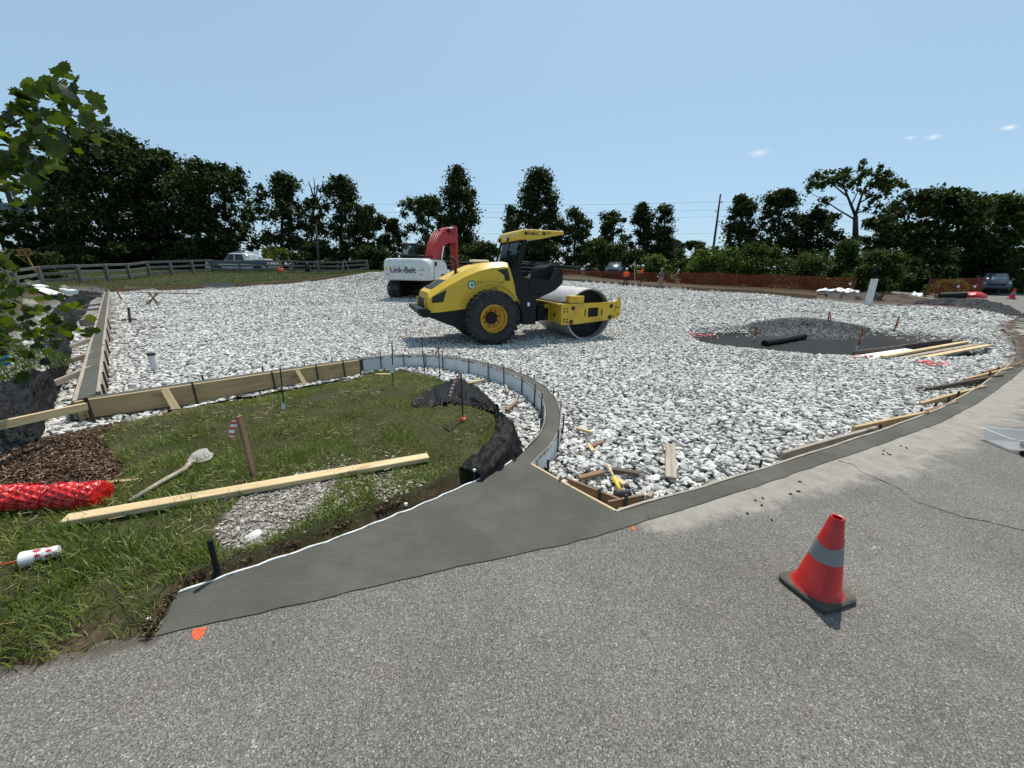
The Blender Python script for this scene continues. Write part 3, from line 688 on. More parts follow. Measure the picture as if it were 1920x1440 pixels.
# mulch and torn roots
def chips(name, x, y, z, L, w, mat, tilt=.5):
    n = len(x); a = RNG.uniform(0, 6.283, n); e = RNG.normal(0, tilt, n)
    dx = np.stack([np.cos(a)*np.cos(e), np.sin(a)*np.cos(e), np.sin(e)], 1)*L[:, None]/2; dy = np.stack([-np.sin(a), np.cos(a), RNG.normal(0, .4, n)], 1)*w[:, None]/2
    c = np.stack([x, y, z], 1); up = np.array([0, 0, .006])
    V = np.stack([c-dx-dy, c+dx-dy*.6, c+dx+dy*.6, c-dx+dy, c-dx*.8+up, c+dx*.8+up], 1).reshape(-1, 3); b_ = np.arange(n)*6
    return npmesh(name, V, [np.stack([b_, b_+1, b_+5, b_+4], 1), np.stack([b_+2, b_+3, b_+4, b_+5], 1), np.stack([b_+3, b_+2, b_+1, b_], 1)], mat)
P_ = np.array(MULCH); x = RNG.uniform(P_[:, 0].min(), P_[:, 0].max(), 30000); y = RNG.uniform(P_[:, 1].min(), P_[:, 1].max(), 30000)
k = inpoly(x, y, MULCH); x, y = x[k][:11000], y[k][:11000]; n = len(x)
o = chips('wood_mulch', x, y, GRN(x, y)+RNG.uniform(0, .02, n), RNG.uniform(.015, .075, n), RNG.uniform(.005, .016, n), 'chips')
tag(o, 'brown shredded wood mulch around the red rolled fence', 'mulch', kind='stuff')
tr_ = np.array(TRENCH); x = RNG.uniform(-1.9, .3, 60000); y = RNG.uniform(1.3, 3.2, 60000)
k = inpoly(x, y, TRENCH) | (polydist(x, y, W2([(880, 905), (790, 930), (735, 954), (660, 988), (560, 1026), (420, 1074), (345, 1103), (305, 1135), (285, 1190)])) < .035); x, y = x[k][:6000], y[k][:6000]; n = len(x)
o = chips('torn_roots', x, y, np.minimum(TZ(x, y)+RNG.uniform(0, .06, n), .03), RNG.uniform(.01, .06, n), RNG.uniform(.002, .01, n), 'roots', .9)
tag(o, 'torn roots and soil crumbs in the cut beside the concrete apron', 'soil', kind='stuff')

x = RNG.uniform(-4, .4, 9000); y = RNG.uniform(1.0, 6.5, 9000); k = inpoly(x, y, GRASS_I) & (fbm(x*2, y*2, 71) > .46); x, y = x[k][:1500], y[k][:1500]; n = len(x)
island_mat('straw', [(0, (.16, .13, .06)), (.6, (.30, .26, .14)), (1, (.46, .41, .27))], .85)
o = chips('dry_clippings', x, y, GRN(x, y)+RNG.uniform(.01, .05, n), RNG.uniform(.02, .08, n)*RNG.uniform(.6, 1.2, n), RNG.uniform(.0012, .0032, n), 'straw', .25)
tag(o, 'dry straw-coloured clippings strewn over the island grass', 'clippings', kind='stuff')
# ================================================================== object materials
def mk_wood(name, a, b_, sc=(1.2, 16, 16)):
    m, t, b = nmat(name); co = coords(t, 'Object', sc)
    g = noise(t, co, 1.6, 6, .65)
    c = ramp(t, g, [(.3, a), (.7, b_)])
    kn = ramp(t, noise(t, coords(t, 'Object', (2, 6, 6)), 1.3, 2), [(.66, (0, 0, 0)), (.74, (.5, .5, .5))])
    c = mix(t, kn, c, tuple(q*.45 for q in a))
    t.links.new(c, b.inputs['Base Color']); b.inputs['Roughness'].default_value = .8; b.inputs['Specular IOR Level'].default_value = .25
    bump(t, b, g, .3, .004)
mk_wood('new_wood', (.44, .32, .17), (.66, .52, .31)); mk_wood('form_wood', (.36, .24, .12), (.54, .39, .21)); mk_wood('grey_wood', (.21, .175, .14), (.42, .36, .29))
mk_wood('brown_wood', (.16, .095, .055), (.30, .19, .115)); mk_wood('dark_wood', (.06, .045, .035), (.15, .11, .085)); mk_wood('fence_wood', (.07, .068, .064), (.17, .165, .155), (1, 9, 9))
plain('machine_yellow', (.66, .43, .028), .38, var=.06, vs=3, dirt=(.30, .22, .10), dirtamt=.22)
plain('deep_yellow', (.60, .31, .018), .45, var=.1, vs=4, dirt=(.22, .15, .08), dirtamt=.35)
plain('worn_yellow', (.66, .42, .03), .5, var=.08, vs=5, dirt=(.17, .11, .07), dirtamt=.55)
plain('machine_black', (.010, .012, .014), .55, var=.2, spec=.25); plain('rubber', (.022, .022, .022), .85, var=.35, vs=9, dirt=(.11, .105, .10), dirtamt=.5)
plain('dark_steel', (.05, .05, .052), .55, .6, var=.3); plain('rust_steel', (.05, .034, .026), .75, .3, var=.4, vs=20)
plain('drum_steel', (.5, .495, .48), .5, .35, var=.12, vs=5, dirt=(.3, .28, .25), dirtamt=.5, bs=.1)
plain('machine_white', (.62, .63, .62), .42, var=.05, vs=4, dirt=(.33, .3, .26), dirtamt=.45)
plain('machine_red', (.36, .022, .022), .42, var=.12, vs=4, dirt=(.14, .04, .035), dirtamt=.3)
plain('white_paint', (.8, .8, .78), .5, var=.04); plain('black_print', (.012, .012, .012), .6, var=.05); plain('faint_print', (.36, .24, .02), .6, var=.05)
plain('green_print', (.03, .2, .14), .5); plain('red_print', (.4, .02, .02), .5); plain('lamp_glass', (.7, .7, .68), .15, var=.05)
def mk_glass(name, tint, al):
    m, t, b = nmat(name); b.inputs['Base Color'].default_value = (*tint, 1); b.inputs['Roughness'].default_value = .04
    b.inputs['Specular IOR Level'].default_value = .6
    tr = N(t, 'ShaderNodeBsdfTransparent'); tr.inputs[0].default_value = (.75, .8, .8, 1); mx = N(t, 'ShaderNodeMixShader'); mx.inputs[0].default_value = al
    t.links.new(tr.outputs[0], mx.inputs[1]); t.links.new(b.outputs[0], mx.inputs[2]); t.links.new(mx.outputs[0], t.nodes['Material Output'].inputs[0])
mk_glass('cab_glass', (.012, .015, .018), .45); mk_glass('car_glass', (.01, .014, .018), .88)

# ================================================================== road roller
RA = R(22); _w = G(925, 648, -.38); _n = np.array([math.sin(RA), -math.cos(RA), 0])
rr_o = _w - _n*1.06
roller = empty('road_roller', (rr_o[0], rr_o[1], -.385), RA)
tag(roller, 'yellow single-drum road roller with one smooth steel drum, parked on the gravel', 'road roller')
# hood: cross-sections from the tail to the cab
mb = MB(); rr = []
for x, zb, zs, zt in ((-1.66, .9, 1.13, 1.22), (-1.62, .88, 1.24, 1.38), (-1.3, .9, 1.45, 1.58), (-1.0, .93, 1.61, 1.755), (-.65, .97, 1.79, 1.93), (-.3, 1.0, 1.925, 2.07), (.05, 1.05, 2.01, 2.145), (.4, 1.1, 2.05, 2.175), (.56, 1.12, 2.02, 2.15), (.70, 1.14, 1.62, 1.7), (.84, 1.15, 1.2, 1.24)):
    rr.append([(x, -.76, zb), (x, -.765, zs), (x, -.70, zs+.05), (x, -.60, zt), (x, .60, zt), (x, .70, zs+.05), (x, .765, zs), (x, .76, zb)])
hood = mb.rings(rr).build('hood', 'machine_yellow', roller, auto=24)
def arc(cx, cz, r_, a0, a1, n): return [(cx+r_*math.cos(R(a0+(a1-a0)*k/n)), cz+r_*math.sin(R(a0+(a1-a0)*k/n))) for k in range(n+1)]
for s in (-1, 1):
    y0, y1 = s*.762, s*.80
    o_ = arc(.02, .72, .93, 22, 158, 16); i_ = arc(.02, .72, .885, 158, 22, 16)
    MB().prism(o_+i_, y0, y1).build('wheel_arch', 'machine_yellow', roller)
    MB().prism([(-1.56, 1.13), (-1.53, 1.28), (-1.16, 1.455), (-1.26, 1.15)], s*.755, s*.772).build('side_vent', 'black_print', hood)
    MB().prism([(.2, 1.97), (.5, 2.0), (.58, 1.69), (.43, 1.69), (.40, 1.83)], s*.755, s*.772).build('side_vent', 'black_print', hood)
MB().prism([(-1.50, 1.472), (-1.50, 1.482), (-1.12, 1.69), (-1.12, 1.68)], -.5, .5).build('top_vent', 'black_print', hood)
gm = MB()
for k in range(6): gm.box((-1.672, 0, .95+.05*k), (.03, 1.08, .022))
gm.box((-1.665, 0, 1.07), (.012, 1.1, .30)); gm.build('grille', 'black_print', hood)
MB().box((-1.69, .0, .9), (.05, 1.3, .04)).box((-1.69, -.62, 1.05), (.05, .06, .3)).box((-1.69, .62, 1.05), (.05, .06, .3)).build('grille_frame', 'machine_yellow', hood)
MB().tube([(-.80, -.28, 1.80), (-.80, -.28, 2.08), (-.81, -.28, 2.17), (-.86, -.28, 2.24), (-.95, -.28, 2.27)], .042, 10).build('exhaust_pipe', 'rust_steel', hood, sm=True)
MB().box((-.80, -.28, 1.85), (.2, .16, .02), (0, -.5, 0)).build('exhaust_collar', 'black_print', hood)
MB().box((.05, .35, 2.2), (.5, .3, .06), None, .02).build('air_cleaner_lid', 'lamp_glass', hood)
cm = MB(); cm.prism([(-1.76, 1.0), (-1.86, .98), (-1.84, .86), (-1.70, .80), (-1.08, .54), (-.72, .38), (.55, .38), (.95, .52), (.95, 1.12), (-1.62, .88)], -.74, .74)
cm.build('chassis', 'machine_black', roller)
MB().prism([(-1.92, 1.0), (-1.92, .9), (-1.80, .78), (-1.6, .78), (-1.6, .94), (-1.68, .99)], -.86, .86).build('rear_bumper', 'machine_black', roller)
# wheels
def tyre_mesh(mb):
    P = [(.36, -.24), (.52, -.275), (.62, -.275), (.69, -.235), (.712, -.16), (.72, 0), (.712, .16), (.69, .235), (.62, .275), (.52, .275), (.36, .24)]
    mb.lathe(P, 'y', (0, 0, 0), 48)
    for k in range(30):                                         # diamond tread blocks in three rows
        for row, yy, off in ((0, -.2, 0), (1, 0, .5), (2, .2, 0)):
            a = 2*math.pi*(k+off)/30; rad = .725 if row == 1 else .708; dr = .03
            M = Matrix.Rotation(-a, 3, 'Y') @ Matrix.Rotation((R(24) if row != 1 else R(-18))*(1 if row != 2 else -1), 3, 'X')
            c = Matrix.Rotation(-a, 3, 'Y') @ Vector((rad, yy, 0))
            mb.box(tuple(c), (dr*2, .155, .098), M, .02)
    return mb
rimp = [(.36, -.16), (.372, -.275), (.345, -.285), (.335, -.25), (.325, -.12), (.27, -.09), (.255, -.03), (.17, -.02), (.165, -.06)]
wheel0 = None
for s in (-1, 1):
    if wheel0 is None:
        w_ = tyre_mesh(MB()).build('wheel', 'rubber', roller, auto=40)
        rim = MB().lathe(rimp, 'y', (0, 0, 0), 40).build('rim', 'deep_yellow', w_, auto=30)
        hb = MB().lathe([(.165, -.03), (.15, -.10), (.0, -.11)], 'y', (0, 0, 0), 20)
        for k in range(9):
            a = 2*math.pi*k/9; hb.lathe([(.0, -.065), (.018, -.06), (.02, -.02)], 'y', (.205*math.cos(a), 0, .205*math.sin(a)), 6)
        hb.build('hub', 'machine_black', w_, auto=30); wheel0 = w_
    else:
        w_ = copy_tree(wheel0, roller)
    w_.location = (.02, s*.79, .72); w_.rotation_euler = (0, R(13)*s, 0 if s < 0 else math.pi)
# cab: canopy frame, platform, seat and controls
pf = MB()
pf.prism([(.80, 1.12), (.62, 2.05), (.74, 2.05), (1.02, 1.76), (1.86, 1.72), (2.06, 1.98), (2.16, 1.94), (2.16, 1.62), (1.95, 1.45), (1.77, 1.36), (1.36, 1.2), (1.36, .5), (.97, .5), (.92, .9)], -.80, .80)
pf.build('platform', 'machine_black', roller)
MB().box((1.42, -.81, 1.52), (.62, .02, .34), None, .006).build('side_panel', 'machine_black', roller)
fr = MB()
for s in (-1, 1):
    fr.bar((.78, s*.72, 1.7), (.98, s*.72, 2.76), .10, .17, (0, 1, 0), .02)
    fr.bar((.62, s*.72, 2.0), (.80, s*.72, 1.4), .08, .12, (0, 1, 0), .02)
fr.bar((.70, 0, 2.06), (.86, 0, 2.72), .03, .03, (0, 1, 0)); fr.bar((.66, .72, 2.02), (.86, .72, 2.74), .05, .05, (0, 1, 0))
fr.bar((.9, -.72, 2.70), (.9, .72, 2.70), .1, .08); fr.build('canopy_frame', 'machine_black', roller)
MB().add([(.70, -.68, 2.06), (.70, .68, 2.06), (.86, .66, 2.72), (.86, -.66, 2.72)], [(0, 1, 2, 3)]).build('rear_glass', 'cab_glass', roller, fix=False)
ro = MB(); ol = [(.79, 2.73), (.79, 2.88), (.83, 2.96), (.92, 3.0), (1.2, 3.01), (2.12, 3.01), (2.135, 2.93), (1.75, 2.85), (1.42, 2.775), (1.2, 2.745), (.9, 2.735)]
cxm_, czm_ = 1.4, 2.87
rr = []
for y, k in ((-.80, .9), (-.775, .985), (-.74, 1.0), (.74, 1.0), (.775, .985), (.80, .9)):
    rr.append([(cxm_+(x-cxm_)*(1-(1-k)*.15), y, czm_+(z-czm_)*k) for x, z in ol])
roof = ro.rings(rr).build('roof', 'machine_yellow', roller, auto=30)
for y in (.02, .66):
    l_ = MB().box((.78, y, 2.80), (.09, .17, .11), None, .02).build('work_lamp', 'black_print', roof)
    MB().box((.73, y, 2.80), (.012, .13, .08)).build('lens', 'lamp_glass', l_)
MB().tube([(1.2, 0, 3.0), (1.2, 0, 3.1)], .02, 8).build('beacon_post', 'machine_black', roof)
seat = MB().box((1.12, 0, 1.86), (.46, .5, .12), None, .04).box((.92, 0, 2.16), (.12, .48, .55), (0, -.12, 0), .04).build('seat', 'machine_black', roller)
cs = MB().prism([(1.68, 1.7), (1.74, 2.0), (1.95, 2.12), (2.08, 2.05), (2.1, 1.7)], -.42, .42)
cs.build('console', 'machine_black', roller)
MB().lathe([(.17, -.012), (.19, 0), (.17, .012), (.155, 0), (.17, -.012)], 'z', (0, 0, 0), 20).build('steering_wheel', 'machine_black', roller).location = (1.62, 0, 2.16)
roller.children[-1].rotation_euler = (0, R(-25), 0)
hr = MB()
for s in (-1, 1):
    hr.tube([(1.06, s*.74, 1.78), (1.07, s*.74, 2.08), (1.2, s*.74, 2.17), (1.75, s*.74, 2.22), (1.98, s*.70, 2.16), (2.1, s*.66, 1.9)], .017, 6)
hr.tube([(1.98, -.7, 2.16), (2.0, 0, 2.2), (1.98, .7, 2.16)], .017, 6); hr.build('handrail', 'machine_black', roller, sm=True)
MB().box((1.80, .15, 2.19), (.12, .26, .012), (0, -.3, 0)).build('instrument_panel', 'lamp_glass', roller)
MB().box((1.40, 0, .75), (.7, .6, .5), None, .04).box((1.75, 0, .75), (.35, .9, .4), None, .03).build('articulation_joint', 'machine_black', roller)
# drum and its frame
DX = 2.96
d_ = MB().lathe([(.70, -.78), (.0, -.78), ], 'y', (DX, 0, .75), 56)
d_.lathe([(.71, .78), (.71, -.78)], 'y', (DX, 0, .75), 56)
d_.lathe([(0, .78), (.71, .78)], 'y', (DX, 0, .75), 56); d_.build('drum_core', 'machine_black', roller, auto=40)
drum = MB().lathe([(.71, -1.05), (.75, -1.06), (.75, 1.06), (.71, 1.05), (.71, -1.05)], 'y', (DX, 0, .75), 72).build('drum', 'drum_steel', roller, auto=40)
MB().lathe([(.0, -.98), (.20, -.98), (.24, -.9), (.24, -.76)], 'y', (DX, 0, .75), 24).build('drum_hub', 'machine_black', roller, auto=40)
MB().lathe([(.0, .98), (.20, .98), (.24, .9), (.24, .76)], 'y', (DX, 0, .75), 24).build('drum_hub', 'machine_black', roller, auto=40)
def with_hole(out, hole, y0, y1):
    """plate outline with one rectangular opening"""
    from mathutils.geometry import delaunay_2d_cdt
    n, k = len(out), len(hole); pts = [Vector(p) for p in out+hole]
    ed = [(i, (i+1) % n) for i in range(n)]+[(n+i, n+(i+1) % k) for i in range(k)]
    co, e2, fa, *_ = delaunay_2d_cdt(pts, ed, [], 0, 1e-6)
    hc = [(p[0], p[1]) for p in hole]; fs = []
    for f in fa:
        c = sum((co[i] for i in f), Vector((0, 0)))/len(f)
        if inpoly(np.array([c.x]), np.array([c.y]), out)[0] and not inpoly(np.array([c.x]), np.array([c.y]), hc)[0]: fs.append(tuple(f))
    m_ = len(co); mb = MB(); vs = [(v.x, y0, v.y) for v in co]+[(v.x, y1, v.y) for v in co]; ff = list(fs)+[tuple(i+m_ for i in f[::-1]) for f in fs]
    for a, b_ in ed: ff.append((a, b_, b_+m_, a+m_))
    return mb.add(vs, ff)
plate = [(1.96, 1.08), (1.98, .50), (2.5, .51), (3.60, .60), (3.84, .64), (3.96, .74), (3.97, 1.06), (3.93, 1.20), (3.86, 1.25), (3.84, 1.16), (3.70, 1.12)]
hole = [(2.84, .70), (3.20, .71), (3.20, .97), (2.84, .96)]
for s in (-1, 1):
    pl = with_hole(plate, hole, s*1.10, s*1.17).build('side_plate', 'worn_yellow', roller)
    MB().box((3.02, s*1.07, .84), (.44, .05, .34)).build('mount_recess', 'machine_black', pl)
    yb = s*1.172
    for (x, z, r_) in ((2.34, .96, .06), (3.62, 1.0, .065), (3.60, .68, .07), (2.30, .58, .065)):
        MB().lathe([(0, yb), (r_, yb), (r_, yb-s*.004)], 'y', (x, 0, z), 16).build('lifting_hole', 'rust_steel', pl)
    for x, z in [(2.06, .95), (2.06, .87), (2.16, .95), (2.16, .87), (2.06, .66), (2.06, .58), (2.16, .66), (2.16, .58), (3.78, .98), (3.78, .9), (3.86, .96), (3.72, .7), (3.86, .76)]:
        MB().lathe([(0, yb+s*.012), (.022, yb+s*.012), (.024, yb-s*.002)], 'y', (x, 0, z), 8).build('bolt', 'rust_steel', pl)
    for x in (2.74, 3.30): MB().box((x, yb, .83), (.035, .006, .2), None, .002).build('slot', 'rust_steel', pl)
    MB().box((2.46, s*1.03, 1.2), (.46, .24, .2), None, .015).build('step_box', 'worn_yellow', roller)
MB().box((2.0, 0, .78), (.09, 2.2, .5), None, .01).box((1.96, 0, 1.06), (.2, 2.2, .05), None, .01).box((1.88, 0, .80), (.16, .9, .44)).build('rear_crossbeam', 'worn_yellow', roller)
MB().box((3.90, 0, .9), (.09, 2.2, .36), None, .01).build('front_crossbeam', 'worn_yellow', roller)
MB().box((2.2, .0, 1.10), (.3, 1.9, .035)).build('scraper', 'machine_black', roller)
tri = MB().add([(1.952, -.72, .70), (1.952, -.88, .70), (1.952, -.80, .86)], [(0, 1, 2)]).build('warning_triangle', 'black_print', roller, fix=False)
MB().box((1.12, -.812, 1.06), (.07, .006, .1)).build('data_plate', 'white_paint', roller)
# lettering
sd = (R(90), 0, 0)
MB().lathe([(0, -.772), (.12, -.772), (.12, -.765)], 'y', (-.50, 0, 1.58), 28).build('round_sticker', 'white_paint', hood)
MB().lathe([(.075, -.7735), (.12, -.7735)], 'y', (-.50, 0, 1.58), 28).build('sticker_ring', 'green_print', hood)
MB().lathe([(0, -.7735), (.045, -.7735)], 'y', (-.49, 0, 1.58), 20).build('sticker_dot', 'green_print', hood)
text('model_lettering', 'BW 211 D-40', .135, (.02, -.768, 1.64), sd, 'faint_print', hood, .003, .0, 1.0)
text('maker_lettering', 'BOMAG', .05, (.14, -.768, 1.50), sd, 'rust_steel', hood, .002, .0)
text('roof_lettering', 'BOMAG', .10, (1.18, -.803, 2.90), sd, 'black_print', roof, .003, .001)
dm = MB().add([(.93, -.803, 2.90), (.975, -.803, 2.955), (1.02, -.803, 2.90), (.975, -.803, 2.845)], [(0, 1, 2, 3)]); dm.build('roof_emblem', 'black_print', roof, fix=False)
MB().box((1.52, -.803, 2.92), (.09, .004, .075)).build('dealer_mark', 'dark_steel', roof)
text('dealer_lettering', 'WTI', .07, (1.66, -.803, 2.925), sd, 'dark_steel', roof, .003, .0)

# ================================================================== excavator
EX = empty('excavator', (-5.38, 24.2, .0), R(80))      # local x points forwards, y to its left
tag(EX, 'white and red tracked excavator seen from behind, arm folded, on the far gravel', 'excavator')
EX.location.z = GZ1(-5.6, 23)-.0
for s in (1, -1):
    tr = MB(); yc = s*1.06; hw = .36
    path = [(-2.02, .14), (-1.7, .0), (1.7, .0), (2.02, .14), (2.15, .45), (2.02, .78), (1.7, .92), (-1.7, .92), (-2.02, .78), (-2.15, .45)]
    track = MB().prism([(x*.955, .46+(z-.46)*.93) for x, z in path], yc-hw*.5, yc+hw*.5).build('track', 'machine_black', EX)
    sh = MB(); loop = resample([(x, z) for x, z in path]+[path[0]], .155)
    for i in range(len(loop)-1):
        a, b_ = loop[i], loop[i+1]; t_ = b_-a; c = (a+b_)/2; ang = math.atan2(t_[1], t_[0])
        sh.box((c[0], yc, c[1]), (.135, hw*2, .04), (0, -ang, 0)); n_ = np.array([t_[1], -t_[0]])/np.linalg.norm(t_)
        sh.box((c[0]+n_[0]*.03, yc, c[1]+n_[1]*.03), (.025, hw*2, .045), (0, -ang, 0))
    sh.build('track_shoes', 'dark_steel', track)
    wl_ = MB()
    for x in (-1.3, -.8, -.3, .2, .7, 1.2): wl_.lathe([(0, -hw*.6), (.16, -hw*.6), (.16, hw*.6), (0, hw*.6)], 'y', (x, yc, .2), 14)
    for x in (-1.78, 1.78): wl_.lathe([(0, -hw*.55), (.34, -hw*.55), (.34, hw*.55), (0, hw*.55)], 'y', (x, yc, .46), 20)
    wl_.build('track_wheels', 'dark_steel', track)
MB().box((0, 0, .6), (1.6, 1.5, .35), None, .05).lathe([(.0, .78), (.62, .78), (.62, .98), (0, .98)], 'z', (0, 0, 0), 24).build('undercarriage', 'machine_black', EX)
def rrect(x0, x1, hw, r_, n=5):
    o = []
    for cx_, cy_, a0 in ((x1-r_, hw-r_, 0), (x0+r_, hw-r_, 90), (x0+r_, -hw+r_, 180), (x1-r_, -hw+r_, 270)):
        for k in range(n+1):
            a = R(a0+90*k/n); o.append((cx_+r_*math.cos(a), cy_+r_*math.sin(a)))
    return o
cw = MB(); rr = []
for z, g in ((.98, .10), (1.04, .02), (1.3, .0), (1.75, .0), (1.98, .03), (2.1, .11), (2.13, .2)):
    o = rrect(-2.75+g, -1.75, 1.32-g, .30); rr.append([(x, y, z) for x, y in o])
cwo = cw.rings(rr).build('counterweight', 'machine_white', EX, auto=35)
MB().box((-2.752, 0, 1.52), (.004, 2.2, .012)).build('crease', 'dark_steel', cwo)
for y, mt in ((.98, 'red_print'), (-.92, 'red_print')): MB().box((-2.753, y, 1.30), (.006, .22, .035)).build('reflector', mt, cwo)
for y in (1.06, -1.0): MB().box((-2.7505, y, 1.60), (.006, .12, .14)).build('caution_sticker', 'machine_yellow', cwo)
text('maker_lettering', 'Link-Belt', .43, (-2.756, .12, 1.52), (R(90), 0, R(-90)), 'black_print', cwo, .004, .007, .95)
hs = MB()
hs.prism([(-1.76, 1.02), (-1.76, 2.10), (-.4, 2.10), (.1, 1.95), (.35, 1.55), (.35, 1.02)], -1.30, -.45).build('right_body', 'machine_white', EX)
rb_ = EX.children[-1]
MB().box((-1.55, -1.305, 1.88), (.34, .02, .22)).build('side_grille', 'machine_black', rb_); MB().box((-.35, -1.305, 1.2), (.9, .02, .24)).build('side_grille', 'machine_black', rb_)
MB().prism([(-1.76, 1.02), (-1.76, 2.10), (-.3, 2.10), (-.3, 1.02)], .45, 1.30).build('left_body', 'machine_white', EX)
MB().box((.55, -1.05, 1.3), (.5, .5, .5), None, .03).build('tool_box', 'machine_white', EX)
MB().box((-.2, 0, 1.06), (3.0, 2.5, .16)).box((-1.2, 0, 2.14), (1.5, 1.9, .12), None, .03).box((-1.3, .15, 2.27), (.9, 1.1, .18), None, .05).build('upper_frame', 'machine_black', EX)
hrE = MB()
for y in (-1.15, .9): hrE.tube([(-1.7, y, 2.12), (-1.7, y, 2.36), (-.4, y, 2.36), (-.4, y, 2.1)], .02, 6)
hrE.tube([(-1.7, -.5, 2.34), (-1.7, .9, 2.34)], .02, 6); hrE.build('handrail', 'machine_black', EX)
# cab, to the left of the boom
cb = MB(); cb.bar((-.25, .42, 2.95), (1.35, .42, 2.95), .06, .06); 
for x, y in ((-.25, .42), (-.25, 1.28), (1.2, .42), (1.2, 1.28)): cb.bar((x, y, 1.1), (x+(.12 if x > 0 else 0), y, 2.95), .08, .08, (0, 1, 0))
cb.box((.5, .85, 1.35), (1.5, .86, .5)).build('cab_frame', 'machine_black', EX)
MB().box((.5, .85, 2.99), (1.7, .96, .09), None, .035).build('cab_roof', 'dark_steel', EX)
for v in ([(-.25, .46, 1.6), (-.25, 1.24, 1.6), (-.25, 1.24, 2.92), (-.25, .46, 2.92)], [(-.2, .42, 1.6), (1.2, .42, 1.6), (1.28, .42, 2.92), (-.2, .42, 2.92)], [(-.2, 1.28, 1.6), (1.2, 1.28, 1.6), (1.28, 1.28, 2.92), (-.2, 1.28, 2.92)]):
    MB().add(v, [(0, 1, 2, 3)]).build('cab_window', 'cab_glass', EX, fix=False)
MB().box((.3, .85, 1.75), (.45, .45, .15), None, .04).box((.12, .85, 2.1), (.12, .45, .6), None, .04).build('cab_seat', 'machine_black', EX)
# boom, stick and rams
bp = [(x, 1.5+(z-1.5)*.78) for x, z in [(.25, 1.5), (.05, 1.75), (.35, 2.6), (.95, 3.6), (1.65, 4.25), (2.4, 4.50), (3.4, 4.50), (5.0, 4.35), (5.25, 4.15), (5.0, 3.95), (3.4, 3.80), (2.7, 3.60), (2.0, 3.05), (1.3, 2.2), (.75, 1.55)]]
BY = -.15
boom = MB().prism(bp, BY-.27, BY+.27).build('boom', 'machine_red', EX)
for y in (-.24, -.1, .05, .2):
    MB().tube([(x-.05, BY+y, 1.5+(z-1.5)*.78+.045) for x, z in ((.05, 1.9), (.35, 2.62), (.95, 3.63), (1.62, 4.28), (2.35, 4.56), (3.4, 4.56))], .03, 6).build('hydraulic_hose', 'machine_red', boom, sm=True)
for y in (-.42, .42):
    rm = MB().tube([(.9, BY+y, 1.35), (1.35, BY+y, 2.15)], .085, 10).build('boom_ram', 'dark_steel', EX)
    MB().tube([(1.35, BY+y, 2.15), (1.85, BY+y, 3.0)], .045, 8).build('ram_rod', 'lamp_glass', rm)
rm = MB().tube([(2.3, BY, 3.95), (3.9, BY, 4.25)], .10, 12).build('stick_ram', 'machine_red', EX); MB().tube([(3.9, BY, 4.25), (5.15, BY, 4.42)], .055, 8).build('ram_rod', 'lamp_glass', rm)
stick = MB().prism([(5.05, 4.55), (5.4, 4.45), (5.5, 3.7), (5.45, 1.4), (5.25, 1.25), (5.02, 1.4), (4.86, 3.2), (4.9, 3.9)], BY-.2, BY+.2).build('stick', 'machine_red', EX)
MB().prism([(5.5, 1.5), (5.6, .9), (5.2, .3), (4.5, .12), (4.1, .5), (4.3, 1.15), (4.9, 1.55)], BY-.55, BY+.55).build('bucket', 'rust_steel', EX)
MB().tube([(5.5, BY, 3.7), (5.62, BY, 2.8)], .07, 8).tube([(5.62, BY, 2.8), (5.55, BY, 1.7)], .04, 8).build('bucket_ram', 'machine_red', EX)
# ================================================================== forms, stakes, boards
def plank(name, a, b_, w, h, mat, label, cat, group=None, up=(0, 0, 1), bev=.003):
    """a board from a to b; its own x runs along the board so the grain does too"""
    a = Vector(tuple(a)); b_ = Vector(tuple(b_)); x = (b_-a); L = x.length; x.normalize(); u = Vector(up)
    y = u.cross(x)
    if y.length < 1e-5: y = Vector((0, 1, 0)).cross(x)
    y.normalize(); z = x.cross(y)
    o = MB().box((0, 0, 0), (L, w, h), None, bev).build(name, mat)
    o.matrix_world = Matrix.Translation((a+b_)/2) @ Matrix((x, y, z)).transposed().to_4x4()
    return tag(o, label, cat, group)
V3 = lambda p, z: (float(p[0]), float(p[1]), float(z))
o = plank('form_board', V3(BOARD0-bdir*.02+bnor*.02, -.135), V3(BOARD1+bnor*.02, -.135), .038, .29, 'form_wood', 'long straight wooden form board holding the kerb beside the grass', 'form board')
plank('form_board', V3(LEFT0-lnor*.10-ldir*.24, -.14), V3(BOARD0+bnor*.045-bdir*.02, -.14), .04, .29, 'form_wood', 'short board end closing the form at its near left corner', 'form board')
def polyform(name, L, z1, h, th, mat, label, cat, zf=None):
    """a thin bent form that follows a line"""
    L = np.asarray(L); A = offset(L, th/2); B = offset(L, -th/2); rr = []
    for i in range(len(L)):
        t = z1(i) if callable(z1) else z1
        rr.append([V3(A[i], t-h), V3(A[i], t), V3(B[i], t), V3(B[i], t-h)])
    return tag(MB().rings(rr).build(name, mat, auto=40), label, cat)
def mk_plastic(name):
    m, t, b = nmat(name); P = world(t)
    c = ramp(t, noise(t, P, 5, 5, .7), [(.3, (.55, .56, .57)), (.7, (.74, .75, .76))])
    sp = N(t, 'ShaderNodeSeparateXYZ'); t.links.new(P, sp.inputs[0])
    hz = math_(t, 'ADD', math_(t, 'MULTIPLY', sp.outputs[2], 9.0), math_(t, 'MULTIPLY', noise(t, P, 11, 4, .7), 1.3))
    c = mix(t, ramp(t, hz, [(.55, (0, 0, 0)), (.72, (.9, .9, .9))]), c, (.09, .087, .08))     # wet concrete slopped over the top edge
    t.links.new(c, b.inputs['Base Color']); b.inputs['Roughness'].default_value = .5
mk_plastic('form_plastic')
wav = lambda i: .014+.006*math.sin(i*.9)
